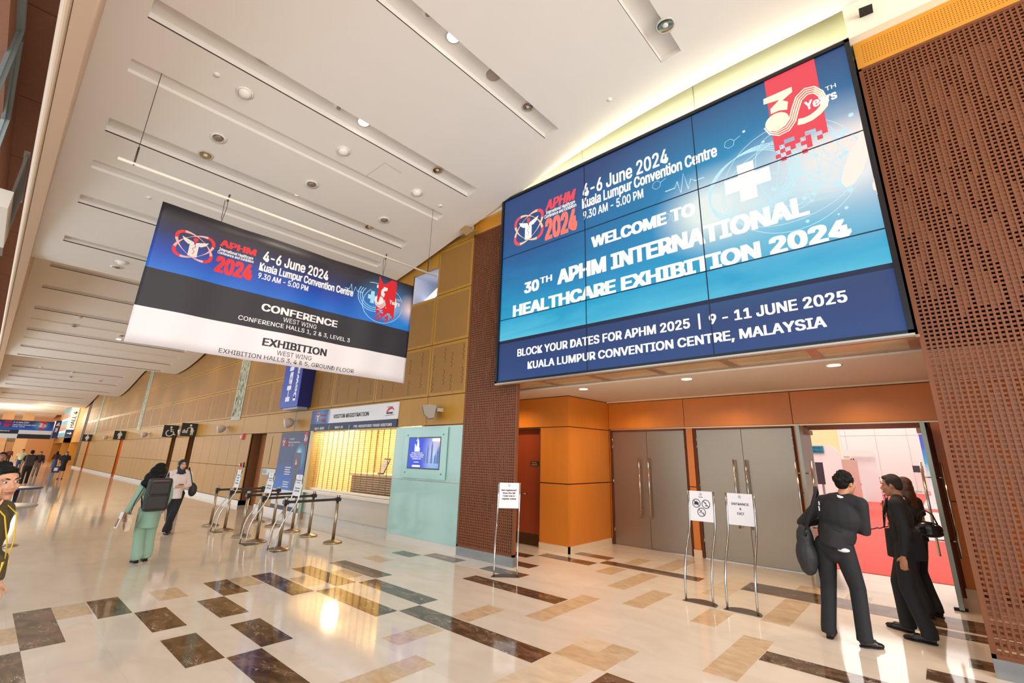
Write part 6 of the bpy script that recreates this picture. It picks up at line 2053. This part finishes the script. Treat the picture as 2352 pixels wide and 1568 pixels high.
def ex_phone(root, at, s, hc, R):
    L_ = mat('yellow_lanyard', (226, 190, 30), .6)
    b = MB()
    for k in (-1, 1): b.tube([at(.075 * k, .03, 1.445), at(.085 * k, .115, 1.36), at(.05 * k, .158, 1.18), at(.012 * k, .165, 1.05)], .010, 6, flat=(1, .25))
    b.build('lanyard', L_, root)
    b = MB(); b.box(-.045 * s, .045 * s, .158 * s, .168 * s, .93 * s, 1.05 * s); b.build('badge', mat('badge_yellow', (236, 204, 70), .5), root)


person('person in an olive shirt and yellow lanyard talking on a phone at the left edge', (*P6, 0), -22, 1.665,
       (((-.11, -.12), (-.14, .14)), ((.11, -.12), (.14, .14))),
       (((-.23, -.02, 1.09), (-.24, .08, .86), DN, (.2, 1, 0)), ((.28, .08, 1.17), (.185, .045, 1.41), (-.25, .0, 1), (-.2, 1, .2))),
       cloth('olive_brown_shirt', (78, 66, 40), .4), C_TROU, C_SHOE, vox=.012, head=(-42, 0, 4), hair='short', skin=M_SKIN2, extra=ex_phone, sleeve=.42, curl=.35)
ph = thing('phone', 'dark phone held to the ear of the man at the left edge', 'phone', (P6[0] + .13, P6[1] - .055, 1.45))
b = MB(); b.box(-.036, .036, -.006, .006, 0, .14); b.v = [tuple(Matrix.Rotation(math.radians(-20), 3, 'Y') @ Vector(v)) for v in b.v]; b.build('case', mat('black_plastic', (26, 26, 28), .35), ph, bevel=.003)

# people farther down the hall
WALK = (((-.09, -.25), (-.10, .0)), ((.09, .02), (.10, .27)))
ARMS = (((-.25, -.03, 1.10), (-.26, .05, .87), DN, (.2, 1, 0)), ((.25, -.03, 1.10), (.26, .05, .87), DN, (-.2, 1, 0)))
M_WSHOE = mat('white_shoe', (220, 216, 210), .5)
person('person in black with a dark backpack walking away in the far hall', (-35.1, 1.80, 0), 90, 1.66, WALK, ARMS, C_BLACK, C_TROU, M_WSHOE, vox=.02, hair='short', sleeve=.42, face=False, girth=1.08)
bp = thing('backpack', 'brown-black backpack on the man walking away in the far hall', 'backpack', (-35.1, 1.80, 0))
MB().box(.13, .30, -.17, .17, .88, 1.40).build('pack', cloth('brown_black_nylon', (52, 36, 32), .3, .6, 40), bp, bevel=.05)
MB().box(.29, .34, -.13, .13, .92, 1.14).build('front_pocket', MATS['brown_black_nylon'], bp, bevel=.02)
b = MB()
for y in (-.12, .12): b.tube([(.15, y, 1.38), (.03, y * 1.1, 1.46), (-.14, y * 1.1, 1.30), (-.10, y * 1.2, 1.04), (.13, y * 1.25, .94)], .022, 8, flat=(.35, 1))
b.build('shoulder_strap', C_BLACK, bp)
person('person in a black dress walking towards the camera beside the timber wall', (-40.4, 3.52, 0), -92, 1.60, WALK, ARMS, cloth('navy_black_top', (26, 28, 40)), C_BLACK, C_SHOE, vox=.02, hair='long', sleeve=.5, skin=M_SKIN2, hem=.85, skirt=(.98, .50, .15, .19), bare=True, hairmat=mat('brown_hair', (70, 44, 30), .4))
hb = thing('carrier_bag', 'blue-black carrier bag in the hand of the woman in the black dress', 'bag', (-40.3, 3.24, .38))
MB().box(-.06, .06, -.17, .17, 0, .36).build('sack', mat('blue_black_paper', (44, 58, 84), .6), hb, bevel=.01)
MB().box(.06, .064, -.08, .08, .1, .28).build('print', M_PAPER, hb)
b = MB(); b.tube([(0, -.08, .36), (0, -.04, .47), (0, .04, .47), (0, .08, .36)], .008, 6); b.build('handle', C_BLACK, hb)
person('person in a maroon top and long blue skirt walking away by the HALL 4 sign', (-57.5, 4.45, 0), 90, 1.52, WALK, ARMS, cloth('maroon_top', (78, 34, 36)), cloth('denim_skirt', (54, 84, 122)), C_SHOE, vox=.026, hair='long', face=False, skirt=(.98, .16, .15, .24))
person('person in a pale yellow polo shirt and jeans walking towards the camera', (-51.5, 2.15, 0), -90, 1.66, WALK, ARMS, cloth('pale_yellow_polo', (226, 216, 158)), cloth('blue_jeans', (62, 86, 124)), C_SHOE, vox=.024, hair='short', sleeve=.42, skin=M_SKIN2)
person('person in a dark jacket and grey trousers behind the man with the backpack', (-45.2, 2.72, 0), -90, 1.55, WALK, ARMS, cloth('dark_jacket', (48, 42, 38)), cloth('grey_trouser', (112, 108, 104)), C_SHOE, vox=.024, hair='short')
person('person in a maroon and black outfit with white shoes far away at the left', (-80, 2.35, 0), -90, 1.6, WALK, ARMS, cloth('maroon_jacket', (86, 32, 38)), C_TROU, M_WSHOE, vox=.03, hair='short')
person('person with dark hair cut off by the left edge behind the phone talker', (-19.5, .46, 0), -90, 1.66, WALK, ARMS, C_BLACK, C_TROU, C_SHOE, vox=.02, hair='short')



# ================================================================== EXHIBITION HALL BEYOND THE DOORS
M_CONC = mat('grey_concrete', (196, 192, 186), .45, noise=.06, nscale=1.2)
mb = MB(); mb.poly([(-30, 10.25, -.001), (14, 10.25, -.001), (14, 42, -.001), (-30, 42, -.001)]); struct(mb.build('floor', M_CONC, fixn=False))
M_CARP = mat('red_carpet', (232, 92, 82), .9, noise=.06, nscale=30, bump=.5, bscale=600)
for (x0, x1, y0, y1, lb) in ((-9, 6, 10.27, 15.6, 'red carpet laid across the hall just inside the open doors'), (-3.0, -.95, 15.62, 37.2, 'red carpet aisle running deep into the exhibition hall'), (-6, 4, 37.3, 39.6, 'red carpet strip along the far white wall of the exhibition hall'), (-.9, 3, 24.6, 26.2, 'short red carpet strip on the right of the aisle')):
    tag(MB().box(x0, x1, y0, y1, .0, .008).build('carpet', M_CARP), lb, 'carpet')
mb = MB(); mb.box(-30, 14, 40, 40.1, 0, 10)
mb.cur = 1
for k in range(22): mb.box(-29 + 1.72 * k, -28.985 + 1.72 * k, 39.985, 40, 0, 10)
mb.box(-30, 14, 39.985, 40, 3.6, 3.615); mb.box(-30, 14, 39.98, 40, 0, .12)
struct(mb.build('wall_hall_end', [mat('hall_white_panel', (236, 230, 226), .5), mat('hall_panel_joint', (190, 184, 180), .6)]))
mb = MB(); mb.box(-30.1, -30, DY + .2, 40, 0, 10); mb.box(14, 14.1, DY + .2, 40, 0, 10); mb.box(-30, 14, DY + .2, 40, 10, 10.1)
mb.box(-30, -1.75, DY + .17, DY + .25, 2.45, 10); mb.box(-30, -1.75, DY + .17, DY + .2, 0, 2.45); mb.box(-.05, 14, DY + .17, DY + .25, 0, 10); mb.box(-1.75, -.05, DY + .17, DY + .25, 2.45, 10)
struct(mb.build('wall_hall', mat('hall_white', (232, 226, 220), .7)))


def on_depth(px, py, y): return ony(px, py, y)


# tall cream partition and white booth with the number board
p0 = on_depth(1925, 988, 22.0)
M_WB = mat('booth_white', (240, 238, 238), .5)
bt = thing('exhibition_booth', 'white booth shell with a rounded fascia under the teal BOOTH NO. board', 'booth', (-4.9, 20.5, 0))
xr = on_depth(1929, 1040, 20).x
b = MB()
b.prism([(xr - 3.2, 20, 0), (xr, 20, 0)] + [(xr - .45 + .45 * math.cos(t), 20, 1.95 + .45 * math.sin(t)) for t in [PI / 2 * k / 8 for k in range(9)]] + [(xr - 3.2, 20, 2.40)], (0, .12, 0))
adopt(b.build('front_wall', M_WB, None), bt)
adopt(MB().box(xr - 3.2, xr - .1, 20.12, 24, 0, .1).build('platform', M_WB, None), bt)
adopt(MB().box(xr - .05, xr + .02, 20.1, 24, 0, 1.9).build('side_wall', mat('booth_salmon_wall', (226, 186, 170), .6), None), bt)
pt = thing('partition_panel', 'tall cream partition panel rising behind the white booth', 'partition', (-5, 24.3, 0))
x1 = on_depth(1925, 1000, 24.2).x
adopt(MB().box(x1 - 4, x1, 24.2, 24.3, 0, 3.35).build('panel', mat('cream_partition', (238, 222, 170), .6), None), pt)
adopt(MB().box(x1, x1 + .06, 24.18, 24.32, 0, 3.38).build('edge_post', M_WB, None), pt)
bs = thing('booth_number_board', 'teal board reading BOOTH NO. on the white booth', 'sign', (-3.4, 19.9, 2.1))
a, c = on_depth(1865, 1024, 19.95), on_depth(1892.5, 1040.5, 19.95)
adopt(MB().box(a.x - .1, c.x, 19.95, 19.99, c.z, a.z).build('board', mat('teal_board', (30, 132, 158), .5), None), bs)
t = MB(); w_ = c.x - a.x
letters(t, 'BOOTH NO.', (a.x - .06, 19.945, c.z + (a.z - c.z) * .62), (1, 0, 0), (0, 0, 1), w_ * .95, (a.z - c.z) * .26, .0)
letters(t, 'L054,056', (a.x - .06, 19.945, c.z + (a.z - c.z) * .14), (1, 0, 0), (0, 0, 1), w_ * 1.0, (a.z - c.z) * .26, .0)
adopt(t.build('lettering', mat('board_ink', (20, 40, 66), .6), None, fixn=False), bs)
# screen on a stand
a, c = on_depth(1871, 1061, 17.5), on_depth(1902, 1114, 17.5)
st = thing('display_stand', 'dark upright display screen on a stand inside the hall, left of the man in black', 'screen', ((a.x + c.x) / 2, 17.5, 0))
adopt(MB().box(a.x, c.x - .06, 17.5, 17.56, c.z + .02, a.z).build('screen', mat('dark_screen', (60, 56, 66), .2), None, bevel=.01), st)
xm = (a.x + c.x) / 2
adopt(MB().box(xm - .03, xm + .03, 17.53, 17.58, .05, c.z + .1).build('pole', mat('grey_pole', (150, 150, 154), .4, metal=.5), None), st)
adopt(MB().box(xm - .3, xm + .3, 17.3, 17.75, 0, .05).build('foot', mat('grey_pole', (150, 150, 154), .4, metal=.5), None), st)
adopt(MB().box(xm - .22, xm + .22, 17.35, 17.6, .62, .66).build('shelf', M_WB, None), st)
# white booth with red and black chevron
a, c = on_depth(1932, 1034, 28), on_depth(1965, 1095, 28)
b2 = thing('exhibition_booth', 'white booth panels with a red and black chevron mark, above the wheelchair', 'booth', ((a.x + c.x) / 2, 28, 0))
adopt(MB().box(a.x - .1, c.x - .1, 28, 28.06, 0, a.z).build('back_panel', M_WB, None), b2)
adopt(MB().box(c.x - .08, c.x + .9, 28.3, 28.36, 0, a.z - .1).build('side_panel', mat('booth_pale_panel', (232, 232, 240), .5), None), b2)
adopt(MB().box(a.x - .1, c.x + .9, 27.9, 28.0, a.z - .28, a.z).build('fascia', M_WB, None), b2)
FHB = Flat((1, 0, 0), (0, 0, 1), (0, -1, 0), on_n)
q = on_depth(1955, 1061, 27.97); t = MB()
FHB.shape(t, q, [(-.14, 0), (.02, .17), (.10, .17), (-.03, 0), (.10, -.17), (.02, -.17)], 0.08); t.cur = 1
FHB.shape(t, q, [(-.0, 0), (.12, .17), (.16, .17), (.16, -.17), (.12, -.17)], .08)
adopt(t.build('chevron_mark', [M_RED, M_BLK], None, fixn=False), b2)
b = MB(); q = on_depth(1953, 1096, 27.97); b.ball(q, (.13, .03, .1)); adopt(b.build('car_print', mat('blue_grey_print', (80, 92, 130), .5), None), b2)
# counter with the red X and brown board
q = onz(1962, 1145); q.y = 27.0
a, c = on_depth(1953, 1107, 26.2), on_depth(1972, 1140, 26.2)
cn = thing('promo_counter', 'white promotion counter with a red cross of bars beside the wheelchair', 'counter', ((a.x + c.x) / 2, 26.2, 0))
adopt(MB().box(a.x, c.x + .05, 26.2, 26.6, 0, a.z).build('body', M_WB, None), cn)
t = MB(); h_ = a.z
FHB.stroke(t, Vector((a.x, 26.19, 0)), [(.05, .4 * h_), (c.x - a.x, .85 * h_)], .05, .0); FHB.stroke(t, Vector((a.x, 26.19, 0)), [(.02, .42 * h_), (c.x - a.x, .06 * h_)], .09, .0)
FHB.disc(t, Vector((a.x, 26.19, 0)), (.34, .92 * h_), .08, lift=0)
adopt(t.build('red_print', M_RED, None, fixn=False), cn)
adopt(MB().box(a.x, a.x + .3, 26.3, 26.5, a.z, a.z + .09).build('yellow_box', mat('yellow_card', (240, 226, 120), .6), None), cn)
a, c = on_depth(1950, 1100, 22.5), on_depth(1962, 1150, 22.5)
bb = tag(MB().box(a.x, c.x - .1, 22.5, 22.62, 0, a.z).build('standing_board', mat('brown_card', (196, 148, 112), .7), bevel=.01), 'tall narrow brown board standing at the booth edge behind the man in black', 'board')
# power wheelchair
wc = thing('wheelchair', 'black folding power wheelchair standing in the exhibition hall', 'wheelchair', (-3.12, 31.3, 0), math.radians(-38))
S_ = 1.12
M_WCF = mat('wheelchair_frame', (44, 42, 44), .4); M_WCS = cloth('wheelchair_seat', (38, 36, 40), .3); M_ALU = mat('wheelchair_alloy', (210, 206, 204), .25, metal=.9); M_TYRE = mat('wheelchair_tyre', (24, 22, 22), .7)
b = MB(); b.box(-.23, .23, -.02, .44, .46, .54); b.v = [tuple(Vector(v) * S_) for v in b.v]; b.build('seat', M_WCS, wc, bevel=.02)
b = MB(); b.prism([(-.23, 0, .52), (.23, 0, .52), (.23, -.16, 1.02), (-.23, -.16, 1.02)], (0, .07, 0)); b.v = [tuple(Vector(v) * S_) for v in b.v]; b.build('backrest', M_WCS, wc, bevel=.02)
for k in (-1, 1):
    b = MB(); b.tube([(.29 * k, .02, .5), (.29 * k, .0, .74), (.29 * k, .3, .74)], .016, 8); b.box(.25 * k, .33 * k, .0, .32, .74, .78); b.v = [tuple(Vector(v) * S_) for v in b.v]; b.build('armrest', M_WCF, wc)
    b = MB(); b.tube([(.24 * k, -.14, 1.0), (.24 * k, -.24, 1.04)], .016, 8); b.v = [tuple(Vector(v) * S_) for v in b.v]; b.build('push_handle', M_WCF, wc)
    for y, r in ((-.06, .17), (.5, .10)):
        b = MB(); pts = [(.29 * k, y + r * .85 * math.cos(t), r + r * .85 * math.sin(t)) for t in [2 * PI * i / 24 for i in range(25)]]
        b.tube(pts, r * .16, 8, cap=False); b.v = [tuple(Vector(v) * S_) for v in b.v]; o = b.build('wheel', M_TYRE, wc)
        b = MB()
        for i in range(5): b.bar((.29 * k, y, r), (.29 * k, y + r * .8 * math.cos(1.257 * i), r + r * .8 * math.sin(1.257 * i)), .022, .02)
        b.v = [tuple(Vector(v) * S_) for v in b.v]; b.build('spokes', M_ALU, o)
    b = MB(); b.bar((.24 * k, -.05, .20), (.24 * k, .42, .48), .035, .03); b.bar((.24 * k, .0, .48), (.24 * k, .5, .16), .035, .03); b.bar((.2 * k, .44, .48), (.2 * k, .66, .12), .03, .025); b.v = [tuple(Vector(v) * S_) for v in b.v]; b.build('side_frame', M_ALU, wc)
b = MB(); b.box(-.2, .2, .6, .78, .1, .125); b.v = [tuple(Vector(v) * S_) for v in b.v]; b.build('footrest', M_WCF, wc)
b = MB(); b.box(-.18, .18, .05, .3, .28, .42); b.v = [tuple(Vector(v) * S_) for v in b.v]; b.build('battery_box', M_WCF, wc, bevel=.01)
b = MB(); b.tube([(.29, .28, .78), (.29, .3, .92)], .014, 8); b.ball((.29, .3, .94), .025); b.v = [tuple(Vector(v) * S_) for v in b.v]; b.build('joystick', M_WCF, wc)
# blue hanging display and grey monitor on the right of the opening
a, c = on_depth(2106, 997, 30), on_depth(2150, 1095, 30)
bd = thing('tall_display', 'tall blue backdrop with a pale arrow at the right side of the open doorway', 'display', (a.x + 1, 30, 0))
adopt(MB().box(a.x + .05, a.x + 2.4, 30, 30.1, 0, a.z).build('backdrop', blue_art('backdrop_print', [(0, (236, 240, 246)), (.3, (190, 224, 244)), (.5, (70, 170, 232)), (.8, (70, 110, 220)), (1, (96, 90, 210))], rng=(.6, a.z), wisps=.2, hcoord='X'), None), bd)
t = MB(); q = Vector((a.x, 29.98, a.z)); FHB.shape(t, q, [(.2, -.1), (.75, -.1), (1.1, -.9), (.95, -.9), (.62, -.48), (.3, -.5)], 0); adopt(t.build('arrow_print', mat('pale_blue_print', (170, 216, 244), .5), None, fixn=False), bd)
a, c = on_depth(2095, 1069, 38.6), on_depth(2123, 1085, 38.6)
mn = thing('monitor', 'small dark monitor before the far white wall of the exhibition hall', 'screen', ((a.x + c.x) / 2, 38.6, 0))
adopt(MB().box(a.x, c.x, 38.6, 38.66, c.z, a.z).build('screen', mat('dark_screen', (60, 56, 66), .2), None), mn)
xm = (a.x + c.x) / 2
adopt(MB().box(xm - .03, xm + .03, 38.63, 38.68, .03, c.z).build('pole', mat('pale_pole', (226, 222, 220), .5), None), mn)
adopt(MB().box(xm - .3, xm + .3, 38.4, 38.9, 0, .03).build('foot', mat('pale_pole', (226, 222, 220), .5), None), mn)
# a table with boxes behind the right door leaf
b = MB(); b.box(.1, 1.2, 19.4, 20.0, .0, .75); tb_ = thing('display_table', 'white cloth-covered table seen past the right door handle', 'table', (.3, 19.7, 0)); adopt(b.build('table', M_WB, None), tb_)
# cable on the carpet
rnd = random.Random(3); pts = []
p = onz(1997, 1217); q = onz(2048, 1208)
for k in range(12): pts.append(p.lerp(q, k / 11) + Vector((0, (rnd.random() - .5) * .5, .02)))
tag(MB().tube(pts, .015, 6).build('cable', mat('black_rubber', (30, 28, 26), .8)), 'dark cable lying across the red carpet between the two men', 'cable')
# added lamps without fixtures, brightening the far end of the concourse
for x, y in ((-78, 1.5), (-92, 3), (-70, 3.5)):
    point('far_hall_fill', (x, y, 5.0), 600, (1, .82, .58), .4)
for x in (-16.5, -20.5, -24.7, -29, -33, -37, -42, -48, -54, -60):  # added spots without fixtures, brightening the far timber wall
    spot('wall_fill_spot', (x, 4.6, ceil_z(x) - .1), 120, (1, .80, .52), 100, .9, .1, (math.radians(18), 0, 0))
